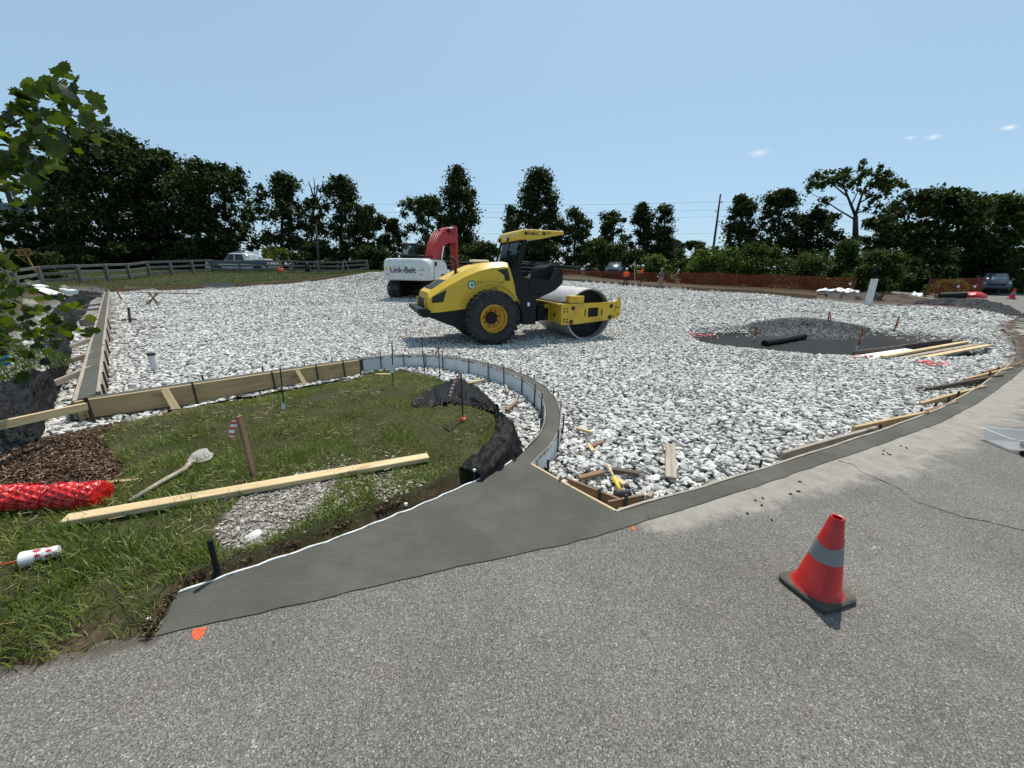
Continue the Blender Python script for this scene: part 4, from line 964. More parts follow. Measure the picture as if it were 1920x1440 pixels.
polyform('curved_form', offset(OUT, .163)[3:], wav, .24, .014, 'form_plastic', 'white curved form along the inner, grass side of the bent kerb', 'kerb form')
polyform('curved_form', offset(OUT, -.012)[:len(OUT)//2+8], wav, .26, .014, 'form_plastic', 'white curved form along the outer, gravel side of the bent kerb', 'kerb form')
plain('foam_white', (.66, .66, .63), .85, var=.2, vs=20, dirt=(.14, .13, .11), dirtamt=.8)
ap = smooth(resample(APR, .05), 1); ap = ap + np.random.default_rng(4).uniform(-.003, .003, ap.shape)
polyform('edging_strip', offset(ap, .008), lambda i: .014+.004*math.sin(i*1.7), .12, .012, 'foam_white', 'white foam edging strip between the concrete apron and the grass', 'edging strip')
plank('form_board', (.175, 2.965, -.04), (.46, 2.625, -.04), .022, .10, 'new_wood', 'narrow pale form strip on the diagonal edge of the apron, upper half', 'form board')
plank('form_board', (.463, 2.622, -.042), (.755, 2.295, -.042), .022, .10, 'new_wood', 'narrow pale form strip on the diagonal edge of the apron, lower half', 'form board')
RUo = offset(RU, .012)
polyform('form_strip', RUo[:85], lambda i: .014+.003*math.sin(i*.8), .10, .02, 'grey_wood', 'thin mortar-smeared wooden strip along the gravel side of the straight kerb', 'form strip')
# left kerb forms, in board lengths
for side, nm in ((-1, 'outer, fabric side'), (1, 'inner, gravel side')):
    nb = 7
    for k in range(nb):
        s0 = (LLEN/nb)*k+(.12 if side > 0 else -.2); s1 = (LLEN/nb)*(k+1)-.02
        a = LEFT0+ldir*s0+lnor*side*.097; b_ = LEFT0+ldir*s1+lnor*side*.097
        plank('form_board', V3(a, LZ(s0)-.125), V3(b_, LZ(s1)-.125), .04, .27, 'grey_wood', '%s weathered form board from the near corner, %s of left kerb' % (ORD[k], nm), 'form board', 'form boards of the left kerb')
# back edge forms: brown boards
def backforms(pts, label, grp, mat='brown_wood', h=.3, step=3.6, gap=.0):
    L = resample([p[:2] for p in pts], step)
    for k in range(len(L)-1):
        a, b_ = L[k], L[k+1]; d = (b_-a)/np.linalg.norm(b_-a)
        plank('form_board', V3(a+d*.02, GZ1(*a)+h*.38), V3(b_-d*.02, GZ1(*b_)+h*.38), .05, h, mat, label % ORD[k], 'form board', grp)
backforms(BACK[:4], '%s brown form board from the left along the back edge below the fence', 'brown form boards along the back edge')
backforms(BACK[5:11], '%s brown form board from the left along the back edge near the workers', 'brown form boards near the workers')
p = D(415, 537, 29.3)
tag(MB().box((0, 0, 0), (1.9, .03, .3)).build('kerb_form', 'form_plastic'), 'white form panel between the brown boards at the back left', 'kerb form')
o = bpy.data.objects['kerb_form']; o.location = (p[0], p[1]-.15, p[2]+.1); o.rotation_euler = (0, 0, math.atan2(BACK[1][1]-BACK[0][1], BACK[1][0]-BACK[0][0]))
# steel stakes
def stake(p, z0, z1, r_, label, grp, mat='rust_steel', lean=(0, 0), name='steel_stake', cat='stake', n=6, pts=None):
    o = MB().tube([(0, 0, z0), (lean[0]*.6, lean[1]*.6, z0+(z1-z0)*.6), (lean[0], lean[1], z1-.004), (lean[0], lean[1], z1)], [r_, r_, r_, r_*.8], n).build(name, mat)
    o.location = (float(p[0]), float(p[1]), 0); return tag(o, label, cat, grp)
def near_on(L, q): L = np.asarray(L); return L[np.argmin(np.linalg.norm(L-np.asarray(q)[None], axis=1))]
rs = np.random.default_rng(5)
inn = offset(OUT, .185)
for k, (px, py) in enumerate([(712, 668), (757, 667), (797, 667), (838, 669), (889, 676), (922, 687), (953, 699), (982, 713), (1007, 733), (1019, 752), (1026, 775), (1026, 800), (978, 855)]):
    q = near_on(inn, G(px, py)[:2]); stake(q, -.35, .07+rs.uniform(-.02, .05) if k < 12 else .05, .0085, '%s steel stake from the plank end along the inside of the white curved form' % ORD[k], 'steel stakes inside the curved form', 'dark_steel', (rs.uniform(-.01, .01), rs.uniform(-.01, .01)))
outl = offset(OUT, -.04)
for k, (px, py) in enumerate([(771, 660), (820, 662), (866, 668), (905, 677), (940, 687), (973, 701), (1001, 712), (1033, 737), (1049, 762), (1054, 790), (1046, 822)]):
    q = near_on(outl, G(px, py)[:2]); stake(q, -.35, .06+rs.uniform(-.02, .04), .0085, '%s steel stake from the far end along the outside of the curved kerb' % ORD[k], 'steel stakes outside the curved kerb', 'dark_steel', (rs.uniform(-.01, .01), rs.uniform(-.01, .01)))
for k, s_ in enumerate((1.02, 1.98, 2.62, 3.06)):
    stake(BOARD0+bdir*s_-bnor*.012, -.36, .03+rs.uniform(0, .03), .011, '%s steel stake from the left against the long form board' % ORD[k], 'steel stakes against the form board', 'dark_steel', (-.008, -.005))
for k, s_ in enumerate((1.15, 1.9, 2.5, 2.95)):
    stake(BOARD0+bdir*s_+bnor*.22, -.3, .05+rs.uniform(0, .03), .01, '%s steel stake tip from the left behind the long form board' % ORD[k], 'stake tips behind the form board', 'dark_steel')
stake(BOARD0-bnor*.18+bdir*.04, -.4, .08, .021, 'thick rusty stake standing at the near left corner of the form', None, 'rust_steel', (-.02, .0), n=8)
stake(BOARD0-bdir*.14-bnor*.02, -.4, -.02, .016, 'dark stake hard against the short end board of the form', None, 'dark_steel')
for k, s_ in enumerate((.4, 1.3, 2.2, 3.4, 5.0, 7.2, 10.0)):
    stake(LEFT0+ldir*s_+lnor*.135, -.35+LZ(s_), .03+LZ(s_), .014, '%s dark stake from the near corner along the gravel side of the left kerb' % ORD[k], 'stakes along the left kerb', 'dark_steel', (-.03, .02))
for k, (px, py) in enumerate([(1005, 882), (1027, 881)]):
    q = G(px, py, -.1); stake(q, -.25, .0, .013, ['dark stake at the tip of the outer white form by the diagonal strip', 'second dark stake inside the corner, just right of the white form tip'][k], None, 'dark_steel')
for k, (px, py, zt) in enumerate([(1122, 938, .02), (1172, 952, .03)]):
    q = G(px, py, -.08); stake(q, -.25, zt, .013, ['dark steel stake behind the diagonal strip beside the sledgehammer', 'dark steel stake at the sharp corner of the kerb, in front of a short board'][k], None, 'dark_steel')
for k, (px, py) in enumerate([(1660, 801), (1744, 774), (1763, 763), (1790, 750), (1812, 741), (1846, 720), (1874, 703), (1892, 692)]):
    q = near_on(offset(RU, .07), G(px, py+6, -.03)[:2]); stake(q, -.2, .03+rs.uniform(0, .03), .014, '%s short dark stake from the left behind the straight kerb at right' % ORD[k], 'stakes behind the straight kerb', 'dark_steel')
q = G(1425, 877, -.05); stake(q, -.2, .03, .012, 'lone short stake behind the straight kerb near the upright board scrap', None, 'dark_steel')
for k, (px, py, top, label) in enumerate([(603, 1013, .05, 'short steel pin behind the foam strip below the tan stone patch'), (767, 962, .045, 'pale-tipped steel pin behind the foam strip by the torn roots'), (896, 905, .09, 'pale-tipped steel pin behind the foam strip below the black cloth')]):
    q = G(px, py)+np.array([-.03, .04, 0]); s_ = stake(q, -.2, top, .011, label, None, 'dark_steel'); 
    MB().lathe([(0, top+.006), (.012, top+.004), (.0125, top-.012)], 'z', (0, 0, 0), 8).build('tip', 'foam_white', s_)
q = G(404, 1090); stake((q[0]-.005, q[1]+.03), -.15, .235, .0135, 'tall black steel stake at the near end of the foam strip', None, 'machine_black', (0, 0), n=10)
# braces on the form board
for k, (s_, w_) in enumerate(((.72, .085), (2.32, .06))):
    a = BOARD0+bdir*s_-bnor*.012; b_ = BOARD0+bdir*(s_+.07)-bnor*.17
    plank('brace', V3(a, -.005), V3(b_, -.275), w_, .02, 'new_wood', ['wide pale brace leaning on the long form board, left one', 'narrow pale brace leaning on the long form board, right one'][k], 'brace', None, tuple(V3(-bnor, .5)))
# planks bracing the left kerb
BR = [((162, 762), (-240, 850), .06, 'longest pale brace from the near corner out over the black fabric to the frame edge'), ((172, 690), (80, 728), .0, 'pale brace crossing the stone strip, second from the near corner'), ((176, 663), (93, 688), .0, 'pale brace crossing the stone strip, third from the near corner'),
      ((176, 655), (152, 672), -.05, 'short dark brace right behind the third pale brace'), ((183, 632), (126, 653), -.04, 'brace beside the left kerb, fifth from the near corner'), ((187, 611), (160, 617), -.06, 'sixth brace beside the left kerb, short and grey'),
      ((187, 603), (150, 606), -.06, 'seventh brace beside the left kerb, broad and grey'), ((188, 597), (152, 603), -.04, 'eighth brace beside the left kerb'), ((190, 579), (98, 586), -.03, 'ninth brace beside the left kerb, long and level'), ((192, 570), (150, 575), -.06, 'tenth brace beside the left kerb'),
      ((194, 556), (100, 556), -.05, 'farthest long brace beside the left kerb, running to the white planks'), ((195, 546), (178, 552), -.08, 'small slanting brace at the far end of the left kerb')]
for k, (a, b_, z, lb) in enumerate(BR):
    A = G(*a, z-.02); s_ = float((A[:2]-LEFT0)@ldir); A = G(*a, z-.02+float(LZ(s_))); B = G(*b_, z-.10+float(LZ(s_)) if k else .14)
    if np.linalg.norm(B-A) > 6: B = A+(B-A)*6/np.linalg.norm(B-A)
    plank('brace', A, B, .04, .085 if k != 6 else .2, 'grey_wood' if k else 'new_wood', lb, 'brace', 'braces of the left kerb')
# ---- things lying about
pa, pb = G(121, 976, .10), G(803, 857, .085)
plank('plank', pa, pb, .092, .04, 'new_wood', 'long pale plank lying across the grass', 'plank', None, (0, 0, 1), .004)
for k, (a, b_, z, w_, h_, mt, lb) in enumerate([
      ((1257, 833), (1258, 896), -.07, .092, .02, 'grey_wood', 'upright-looking pale board scrap lying on the gravel, pointing at the road'),
      ((1081, 803), (1110, 811), -.12, .04, .03, 'new_wood', 'small pale wood scrap on the gravel, farthest from the corner'),
      ((1102, 832), (1113, 846), -.10, .04, .02, 'new_wood', 'short pale wood scrap on the gravel crossing a darker one'),
      ((1108, 837), (1131, 827), -.12, .04, .02, 'brown_wood', 'short brown wood scrap on the gravel under a pale one'),
      ((1085, 897), (1130, 885), -.08, .05, .03, 'brown_wood', 'brown wood scrap left of the sledgehammer handle'),
      ((1147, 880), (1198, 888), -.08, .05, .03, 'dark_wood', 'dark wood scrap behind the sledgehammer'),
      ((1155, 898), (1172, 908), -.09, .05, .02, 'new_wood', 'pale splinter of board under the sledgehammer handle'),
      ((1140, 947), (1207, 934), -.045, .02, .07, 'brown_wood', 'short board on edge across the sharp kerb corner'),
      ((1066, 905), (1160, 943), -.06, .022, .08, 'brown_wood', 'board on edge just behind the diagonal pale strip'),
      ((1215, 936), (1221, 927), -.03, .04, .06, 'grey_wood', 'mortar-caked block end beside the short corner board'),
      ((875, 719), (907, 712), -.17, .04, .025, 'new_wood', 'pale wood scrap on the stones nearest the black cloth, upper'), ((875, 727), (897, 733), -.16, .05, .02, 'new_wood', 'pale wood scrap on the stones nearest the black cloth, lower'),
      ((948, 722), (952, 736), -.17, .035, .03, 'grey_wood', 'stubby wood scrap leaning near the white curved form'), ((950, 769), (970, 752), -.17, .05, .03, 'brown_wood', 'brown split wood scrap on the stones inside the curve'),
      ((704, 702), (732, 702), -.19, .05, .025, 'new_wood', 'pair-like pale scrap on the grass by the plank form end'), ((310, 772), (355, 778), -.22, .09, .02, 'brown_wood', 'brown board half buried in the grass below the left brace')]):
    plank('wood_scrap', G(*a, z), G(*b_, z), w_, h_, mt, lb, 'wood scrap', 'wood scraps')
for k, (a, b_, z0, z1, mt, lb) in enumerate([
      ((1465, 855), (1642, 806), -.05, -.02, 'grey_wood', 'nearest long board on edge behind the straight kerb at right'), ((1600, 806), (1737, 777), -.05, -.01, 'form_wood', 'second long board on edge behind the straight kerb, honey-coloured'),
      ((1737, 775), (1792, 757), -.04, -.02, 'brown_wood', 'short brown board on edge behind the straight kerb'), ((1725, 760), (1845, 727), -.1, .0, 'form_wood', 'board slanting from the gravel to the straight kerb, honey-brown'),
      ((1736, 732), (1878, 706), -.1, .0, 'dark_wood', 'dark grey board slanting from the gravel to the kerb'), ((1808, 714), (1897, 692), -.08, .0, 'form_wood', 'pale board slanting from the gravel near the right frame edge'),
      ((1842, 701), (1935, 677), -.08, .0, 'brown_wood', 'farthest brown board slanting to the kerb at the right frame edge')]):
    plank('kicker_board', G(*a, z0), G(*b_, z1), .038, .085, mt, lb, 'board', 'boards behind the straight kerb')
# lumber heap by the pit
for k, (a, b_, z, w_, h_, mt, lb) in enumerate([
      ((1600, 664), (1783, 640), -.14, .04, .15, 'dark_wood', 'weathered dark plank on edge at the back of the lumber heap'), ((1622, 670), (1712, 656), -.16, .34, .02, 'white_paint', 'white painted panel in the lumber heap'),
      ((1655, 669), (1812, 641), -.10, .10, .045, 'new_wood', 'pale plank on top of the lumber heap'), ((1664, 671), (1815, 645), -.16, .10, .05, 'brown_wood', 'brown plank under the top pale plank of the lumber heap'),
      ((1686, 672), (1832, 646), -.16, .12, .04, 'grey_wood', 'grey-brown plank in the middle of the lumber heap'), ((1702, 676), (1855, 647), -.15, .13, .04, 'new_wood', 'wide pale plank at the front of the lumber heap')]):
    plank('plank', G(*a, z), G(*b_, z), w_, h_, mt, lb, 'plank', 'lumber heap by the pit')
# stones picked out in the grass
def rock(name, p, s, seed, mat, label, grp=None):
    r_ = np.random.default_rng(seed); bm = bmesh.new(); bmesh.ops.create_icosphere(bm, subdivisions=2, radius=1)
    ks = r_.normal(size=(7, 3)); ks /= np.linalg.norm(ks, axis=1)[:, None]; dd = r_.uniform(.55, .9, 7)
    for v in bm.verts:
        for n_, d in zip(ks, dd):
            e = v.co.dot(Vector(n_))-d
            if e > 0: v.co -= Vector(n_)*e
        v.co = Vector((v.co.x*s[0], v.co.y*s[1], v.co.z*s[2]))
    me = bpy.data.meshes.new(name); bm.to_mesh(me); bm.free(); o = link(name, me, mat); o.location = tuple(p); o.rotation_euler = (r_.uniform(-.3, .3), r_.uniform(-.3, .3), r_.uniform(0, 3)); return tag(o, label, 'stone', grp)
for k, (px, py, s, mt, lb) in enumerate([(476, 1005, .042, 'pale_stone', 'largest pale broken stone on the tan patch beside the apron'), (496, 1014, .03, 'pale_stone', 'pale stone right of the largest one on the tan patch'), (530, 1001, .02, 'pale_stone', 'small white stone near the lower edge of the tan patch'),
      (738, 924, .028, 'white_paint', 'flat white stone in the grass, leftmost of three by the foam strip'), (774, 910, .03, 'white_paint', 'flat white stone in the grass, middle of three by the foam strip'), (792, 907, .024, 'white_paint', 'flat white stone in the grass, rightmost of three by the foam strip'),
      (633, 951, .04, 'grey_stone', 'flat grey stone at the right edge of the tan patch'), (420, 945, .05, 'pale_stone', 'low chalky lump in the grass below the long plank'), (278, 1160, .012, 'white_paint', 'tiny white chip at the road edge of the grass')]):
    rock('stone', G(px, py, .035 if k else .05), (s*1.3, s, s*.6), 20+k, mt, lb)
for k, (px, py) in enumerate([(1657, 845), (1664, 849), (1668, 852), (1655, 851), (1500, 903), (1497, 921), (1482, 926), (1428, 947), (1416, 938), (1401, 962), (1447, 974), (1430, 934), (1689, 836), (1700, 840)]):
    rock('mud_crumb', G(px, py, .004), (.012+.006*rs.random(), .008, .006), 60+k, 'crack_dark', 'dark mud crumb on the pale stained asphalt beside the straight kerb', 'mud crumbs on the stained asphalt')
# ---- marker rods, flags and ribbons
plain('ribbon_pink', (.75, .16, .2), .7, var=.25, vs=30); plain('flag_white', (.72, .74, .76), .7, var=.08); plain('rod_red', (.3, .06, .03), .7, var=.3); plain('orange_ribbon', (.75, .13, .05), .7, var=.2)
def mk_stripe(name, a, b_, sc):
    m, t, b = nmat(name); w_ = N(t, 'ShaderNodeTexWave'); w_.inputs['Scale'].default_value = sc; w_.bands_direction = 'Z'; t.links.new(coords(t), w_.inputs['Vector'])
    t.links.new(ramp(t, w_.outputs['Fac'], [(.45, a), (.55, b_)]), b.inputs['Base Color']); b.inputs['Roughness'].default_value = .7
mk_stripe('striped_ribbon', (.55, .05, .06), (.72, .7, .68), 9)
def ribbon(p, w_, h_, dx, mat, parent, name='ribbon', seed=0):
    r_ = random.Random(seed); mb = MB(); n = 6; vs = []
    for i in range(n+1):
        f = i/n; x = dx*f+.012*math.sin(f*5+seed); y = -.02*f+.014*math.sin(f*7+seed*2)
        vs += [(p[0]+x-w_/2*(1-.3*f), p[1]+y, p[2]-h_*f), (p[0]+x+w_/2*(1-.3*f), p[1]+y+.01*math.sin(f*6), p[2]-h_*f)]
    mb.add(vs, [(2*i, 2*i+1, 2*i+3, 2*i+2) for i in range(n)]); return mb.build(name, mat, parent, sm=True, fix=False)
def rod(bx, by, tx, ty, fn, r_, mat, label, cat, name, dress=None, flat=None, sink=.12, group=None):
    b_ = onto(bx, by, fn); t_ = D(tx, ty, b_[1]); o = empty(name, tuple(b_)); tag(o, label, cat, group)
    d = t_-b_; dn = d/np.linalg.norm(d)
    if flat: MB().bar(tuple(-dn*sink), tuple(d), flat[0], flat[1], (0, 1, 0)).build('shaft', mat, o)
    else: MB().tube([tuple(-dn*sink), tuple(d*.5), tuple(d)], r_, 6).build('shaft', mat, o)
    if dress: dress(o, d)
    return o
rod(737, 722, 735, 638, GRN1, .008, 'dark_steel', 'thin dark rod with a white flag near the plank form end', 'marker rod', 'marker_rod', lambda o, d: MB().add([(-.02, -.01, d[2]*.55), (.03, -.012, d[2]*.42), (.035, -.012, d[2]*.28), (-.03, -.01, d[2]*.3)], [(0, 1, 2, 3)]).build('flag', 'flag_white', o, fix=False))
rod(797, 703, 790, 632, GRN1, .009, 'rust_steel', 'thin rusty rod, tallest one inside the curve, no flag', 'marker rod', 'marker_rod')
rod(825, 715, 822, 650, GRN1, .008, 'rust_steel', 'thin rod with a faded pink ribbon tied to its top', 'marker rod', 'marker_rod', lambda o, d: ribbon((0, 0, d[2]), .03, .16, -.05, 'ribbon_pink', o, seed=1))
rod(868, 790, 864, 695, GRN1, .009, 'rust_steel', 'rusty rod with a striped ribbon beside the black cloth', 'marker rod', 'marker_rod', lambda o, d: (ribbon((-.01, 0, d[2]), .035, .26, -.12, 'striped_ribbon', o, seed=2), MB().box((0, 0, .02), (.05, .05, .05), (0, .3, 0), .01).build('orange_base', 'orange_ribbon', o)))
rod(533, 768, 525, 688, GRN1, .007, 'dark_steel', 'thin black wire flag leaning before the long form board', 'marker flag', 'marker_flag', lambda o, d: MB().add([(-.005, -.01, .10), (.03, -.012, .045), (.02, -.012, .0), (-.03, -.01, .0)], [(0, 1, 2, 3)]).build('flag', 'flag_white', o, fix=False))
rod(477, 897, 448, 780, GRN1, .02, 'brown_wood', 'brown wooden survey stake with a red and white ribbon in the grass', 'survey stake', 'survey_stake', lambda o, d: ribbon((d[0]-.01, -.02, d[2]-.01), .05, .16, -.05, 'striped_ribbon', o, seed=3), flat=(.022, .042))
for k, (bx, by, tx, ty, lb) in enumerate([(1415, 640, 1417, 612, 'leftmost ribboned stake around the fabric pit'), (1551, 612, 1555, 585, 'ribboned stake at the back of the fabric pit, left of two'), (1607, 660, 1618, 615, 'ribboned stake with a white tag before the lumber heap'), (1676, 622, 1686, 594, 'ribboned stake at the back of the fabric pit, right of two')]):
    rod(bx, by, tx, ty, GZ1, .012, 'dark_wood', lb, 'survey stake', 'survey_stake', lambda o, d: (ribbon((d[0]-.0, -.02, d[2]), .05, min(.35, d[2]*.7), -.04 if k != 1 else .12, 'orange_ribbon', o, seed=k), MB().box((-.05, -.03, .12), (.06, .01, .12)).build('tag', 'flag_white', o) if k in (0, 2) else None), flat=(.025, .03), group='survey stakes around the pit')
for k, (bx, by, tx, ty, lb) in enumerate([(244, 606, 241, 576, 'dark stake with a crosspiece standing in the left gravel'), (229, 563, 219, 545, 'slanting red stake near the far end of the left kerb')]):
    rod(bx, by, tx, ty, GZ1, .03, 'dark_wood' if k == 0 else 'rod_red', lb, 'stake', 'wooden_stake', (lambda o, d: MB().bar((-.25, 0, d[2]*.2), (.25, 0, d[2]*.24), .04, .04).build('crosspiece', 'dark_wood', o)) if k == 0 else None, flat=(.05, .05))
# sawhorse far left on the gravel
b_ = onto(290, 572, GZ1); sh = empty('sawhorse', tuple(b_), .1); tag(sh, 'low trestle of crossed sticks carrying a thin bar on the left gravel', 'trestle')
for dx in (-.35, -.2, .2, .35): MB().bar((dx, -.1, 0), (-dx*.8, .1, .62), .04, .04, (0, 1, 0)).build('leg', 'brown_wood', sh)
MB().bar((-.55, 0, .60), (2.2, .1, .56), .05, .05).build('bar', 'grey_wood', sh)
# pipes
plain('pvc', (.62, .63, .62), .4, var=.05, dirt=(.3, .3, .28), dirtamt=.3)
b_ = onto(291, 695, GZ1); t_ = D(283, 664, b_[1]); pp = empty('standpipe', tuple(b_)); tag(pp, 'white plastic standpipe with a dark cap in the near left gravel', 'pipe')
h_ = t_[2]-b_[2]; MB().lathe([(.055, -.1), (.055, h_), (.045, h_), (.045, -.1)], 'z', (0, 0, 0), 18).build('pipe', 'pvc', pp, auto=40); MB().lathe([(.0, h_+.02), (.06, h_+.02), (.062, h_-.02), (.056, h_-.02)], 'z', (0, 0, 0), 18).build('cap', 'dark_steel', pp, auto=40)
b_ = onto(1627, 572, GZ1); t_ = D(1640, 523, b_[1]); d = t_-b_
tag(MB().bar((0, 0, -.2), tuple(d), .20, .26, (0, 1, 0), .01).build('marker_post', 'pvc'), 'leaning white square post at the back right of the lot', 'post').location = tuple(b_)
# ---- shovel, hammer, cup, red net roll
plain('cement_grey', (.30, .29, .275), .9, var=.25, vs=25, bs=.5)
sv = empty('shovel', tuple(G(345, 880, .07))); tag(sv, 'cement-caked shovel lying in the grass behind the plank', 'shovel')
O_ = np.array(sv.location)
def rel(px, py, z): return tuple(G(px, py, z)-O_)
MB().tube([rel(243, 940, .09), rel(300, 905, .085), rel(345, 880, .08), rel(357, 868, .08)], [.016, .017, .018, .02], 8).build('handle', 'grey_wood', sv, sm=True)
bl = []
for px0, py0, px1, py1, c in ((353, 870, 360, 866, .01), (352, 862, 376, 866, .02), (360, 850, 392, 862, .03), (374, 842, 398, 856, .028), (388, 840, 399, 848, .02)):
    a, b_ = np.array(rel(px0, py0, .09)), np.array(rel(px1, py1, .08)); bl.append([tuple(a), tuple((a*.67+b_*.33)+np.array([0, 0, -c])), tuple((a*.33+b_*.67)+np.array([0, 0, -c])), tuple(b_)])
o = MB().rings(bl, cap=False, closed=False).build('blade', 'cement_grey', sv, sm=True, fix=False); o.modifiers.new('thick', 'SOLIDIFY').thickness = .006
hm = empty('sledgehammer', tuple(G(1165, 925, -.06))); tag(hm, 'sledgehammer with yellow handle on the gravel in the kerb corner', 'hammer'); O_ = np.array(hm.location)
MB().tube([rel(1139, 871, -.07), rel(1152, 897, -.065)], [.012, .013], 8).build('handle', 'new_wood', hm, sm=True)
plain('grip_yellow', (.72, .5, .02), .5, var=.1); MB().tube([rel(1151, 895, -.064), rel(1155, 903, -.06), rel(1163, 920, -.055)], [.015, .017, .018], 10).build('grip', 'grip_yellow', hm, sm=True)
MB().bar(rel(1152, 926, -.055), rel(1182, 924, -.055), .05, .055, (0, 0, 1), .012).build('head', 'dark_steel', hm)
A_, B_ = G(42, 1050, .085), G(96, 1036, .085)
cup = empty('paper_cup', tuple(A_)); ax = Vector(tuple(B_-A_)); cl = .155; ax.normalize(); q_ = ax.to_track_quat('Z', 'Y'); cup.rotation_euler = q_.to_euler(); cup.scale = (.86,)*3; tag(cup, 'crushed white paper cup with red print and straw in the grass', 'cup')
plain('paper_white', (.76, .75, .75), .55, var=.05); plain('cup_red', (.5, .02, .05), .5, var=.1); plain('straw_red', (.62, .04, .02), .3, var=.1)
MB().lathe([(.0, .012), (.044, .012), (.048, -.004), (.05, 0), (.049, .012), (.036, cl*.85), (.033, cl), (.0, cl)], 'z', (0, 0, 0), 28).build('body', 'paper_white', cup, auto=35)
for a, z, s_ in ((0, .07, 1), (.8, .075, .8), (1.7, .07, 1.1), (2.6, .075, .8), (3.5, .07, 1), (4.4, .075, .9), (5.3, .07, 1), (.4, .12, .9), (1.3, .115, 1.0), (2.2, .12, .8), (3.1, .118, 1.0), (4.0, .12, .9), (5.0, .118, 1.0), (5.9, .12, .8)):
    rd = .0495-.0105*(z/.11); vs = []
    for k in range(14):
        t_ = 2*math.pi*k/14; aa = a+.30*s_*math.cos(t_); zz = z+.016*s_*math.sin(t_); r2 = .0500-.0009*(zz*140/1.0)*.11/1.0; r2 = .0492-(zz-.012)*.108+.0006
        vs.append((r2*math.cos(aa), r2*math.sin(aa), zz))
    MB().add(vs, [tuple(range(14))]).build('print_mark', 'cup_red', cup, fix=False)
MB().tube([(0, 0, .02), (.005, 0, -.04), (.012, .004, -.13)], .0038, 6).build('straw', 'straw_red', cup)
def mk_net():
    m, t, b = nmat('red_net'); co = coords(t)
    b.inputs['Base Color'].default_value = (.62, .012, .010, 1); b.inputs['Roughness'].default_value = .28; b.inputs['Specular IOR Level'].default_value = .6
    c = ramp(t, noise(t, co, 14, 3), [(.3, (.30, .004, .006)), (.7, (.72, .016, .012))]); t.links.new(c, b.inputs['Base Color'])
    bump(t, b, noise(t, co, 30, 3), .6, .02)
mk_net()
A_, B_ = G(192, 928, .11), G(-260, 948, .11); O_ = A_
nr = empty('net_roll', tuple(A_)); tag(nr, 'roll of red plastic safety netting on the mulch at left', 'net roll')
dv = B_-A_; Ln = np.linalg.norm(dv); dv = dv/Ln; sd_ = np.array([-dv[1], dv[0], 0]); upv = np.array([0, 0, 1.])
rr = []; nseg, nrad = 300, 72
for i in range(nseg+1):
    s_ = Ln*i/nseg; ring = []
    for k in range(nrad):
        a = 2*math.pi*k/nrad
        # slack mesh: strands stand proud of sagging openings
        g = max(abs(math.sin(s_*48+a*2)), abs(math.sin(a*8-s_*30)))**7
        r_ = .086+.017*g+.016*(float(vnoise(s_*9, a*2.2, 3))-.5)+.02*(float(vnoise(s_*3, a*1.2, 8))-.5)
        if i in (0,): r_ *= .88
        ring.append(tuple(dv*s_+sd_*math.cos(a)*r_+upv*math.sin(a)*r_*.92))
    rr.append(ring)
MB().rings(rr).build('roll', 'red_net', nr, sm=True, fix=True)
for i in range(26):
    s_ = .03+Ln*.8*random.random(); pts = []
    a0 = random.uniform(0, 6.28)
    for k in range(7):
        a = a0+k*.35; r_ = .10+.006*random.random(); pts.append(tuple(dv*(s_+.01*math.sin(k))+sd_*math.cos(a)*r_+upv*math.sin(a)*r_*.92))
    MB().tube(pts, .0035, 5).build('loose_strand', 'red_net', nr, sm=True)
plank('wood_lath', G(190, 905, .06), G(258, 899, .05), .03, .012, 'new_wood', 'splintered lath poking out behind the red net roll', 'lath')
tag(MB().tube([(0, 0, 0), tuple(G(122, 866, .03)-G(20, 870, .03))], .016, 8).build('wooden_rod', 'grey_wood', sm=True), 'round pale tool handle lying on the mulch behind the net roll', 'tool handle').location = tuple(G(20, 870, .03))
# ---- traffic cones
plain('cone_orange', (.44, .010, .006), .42, var=.06, vs=10, dirt=(.42, .12, .10), dirtamt=.4); plain('cone_collar', (.21, .215, .22), .45, var=.08, vs=18, dirt=(.2, .2, .2), dirtamt=.4); plain('cone_base', (.055, .05, .038), .8, var=.25, vs=12, dirt=(.13, .115, .085), dirtamt=.6, bs=.3)
def cone(loc, rz, H_, side, label, collar=True):
    c = empty('traffic_cone', loc, rz); tag(c, label, 'traffic cone'); k = H_/.45
    mb = MB(); rr = []
    for z, g in ((.0, .006), (.006, .0), (.022*k, .0), (.03*k, .008)):
        rr.append([(x, y, z) for x, y in rrect(-side/2+g, side/2-g, side/2-g, .035*k)])
    mb.rings(rr).build('base', 'cone_base', c, auto=40)
    prof = [(.118*k, .028*k), (.112*k, .034*k), (.100*k, .045*k), (.030*k, H_-.004), (.027*k, H_), (.021*k, H_-.002), (.020*k, H_-.06)]
    MB().lathe(prof, 'z', (0, 0, 0), 48).build('body', 'cone_orange', c, auto=40)
    n = 64; vs = []; fs = []
    for i in range(n):
        a = 2*math.pi*i/n
        tear = .30 + .008*math.sin(a*3) + (.045 if math.sin(a+2.1) > .55 and random.random() > .12 else 0) + random.uniform(-.006, .006)
        for z in (.212, .25, tear*k if collar else .3):
            zz = z*(k if z != tear*k else 1); rr_ = (.100-.070*((zz/k)-.045)/.401)*k+.0012
            vs.append((rr_*math.cos(a), rr_*math.sin(a), zz))
    for i in range(n):
        for j in (0, 1): fs.append((i*3+j, ((i+1) % n)*3+j, ((i+1) % n)*3+j+1, i*3+j+1))
    MB().add(vs, fs).build('collar', 'cone_collar', c, fix=False, sm=True)
    return c
cA, cB, cC = G(1455, 1085), G(1540, 1155), G(1609, 1131)
cc = (cA+cC)/2; rz = math.atan2(cC[1]-cB[1], cC[0]-cB[0])
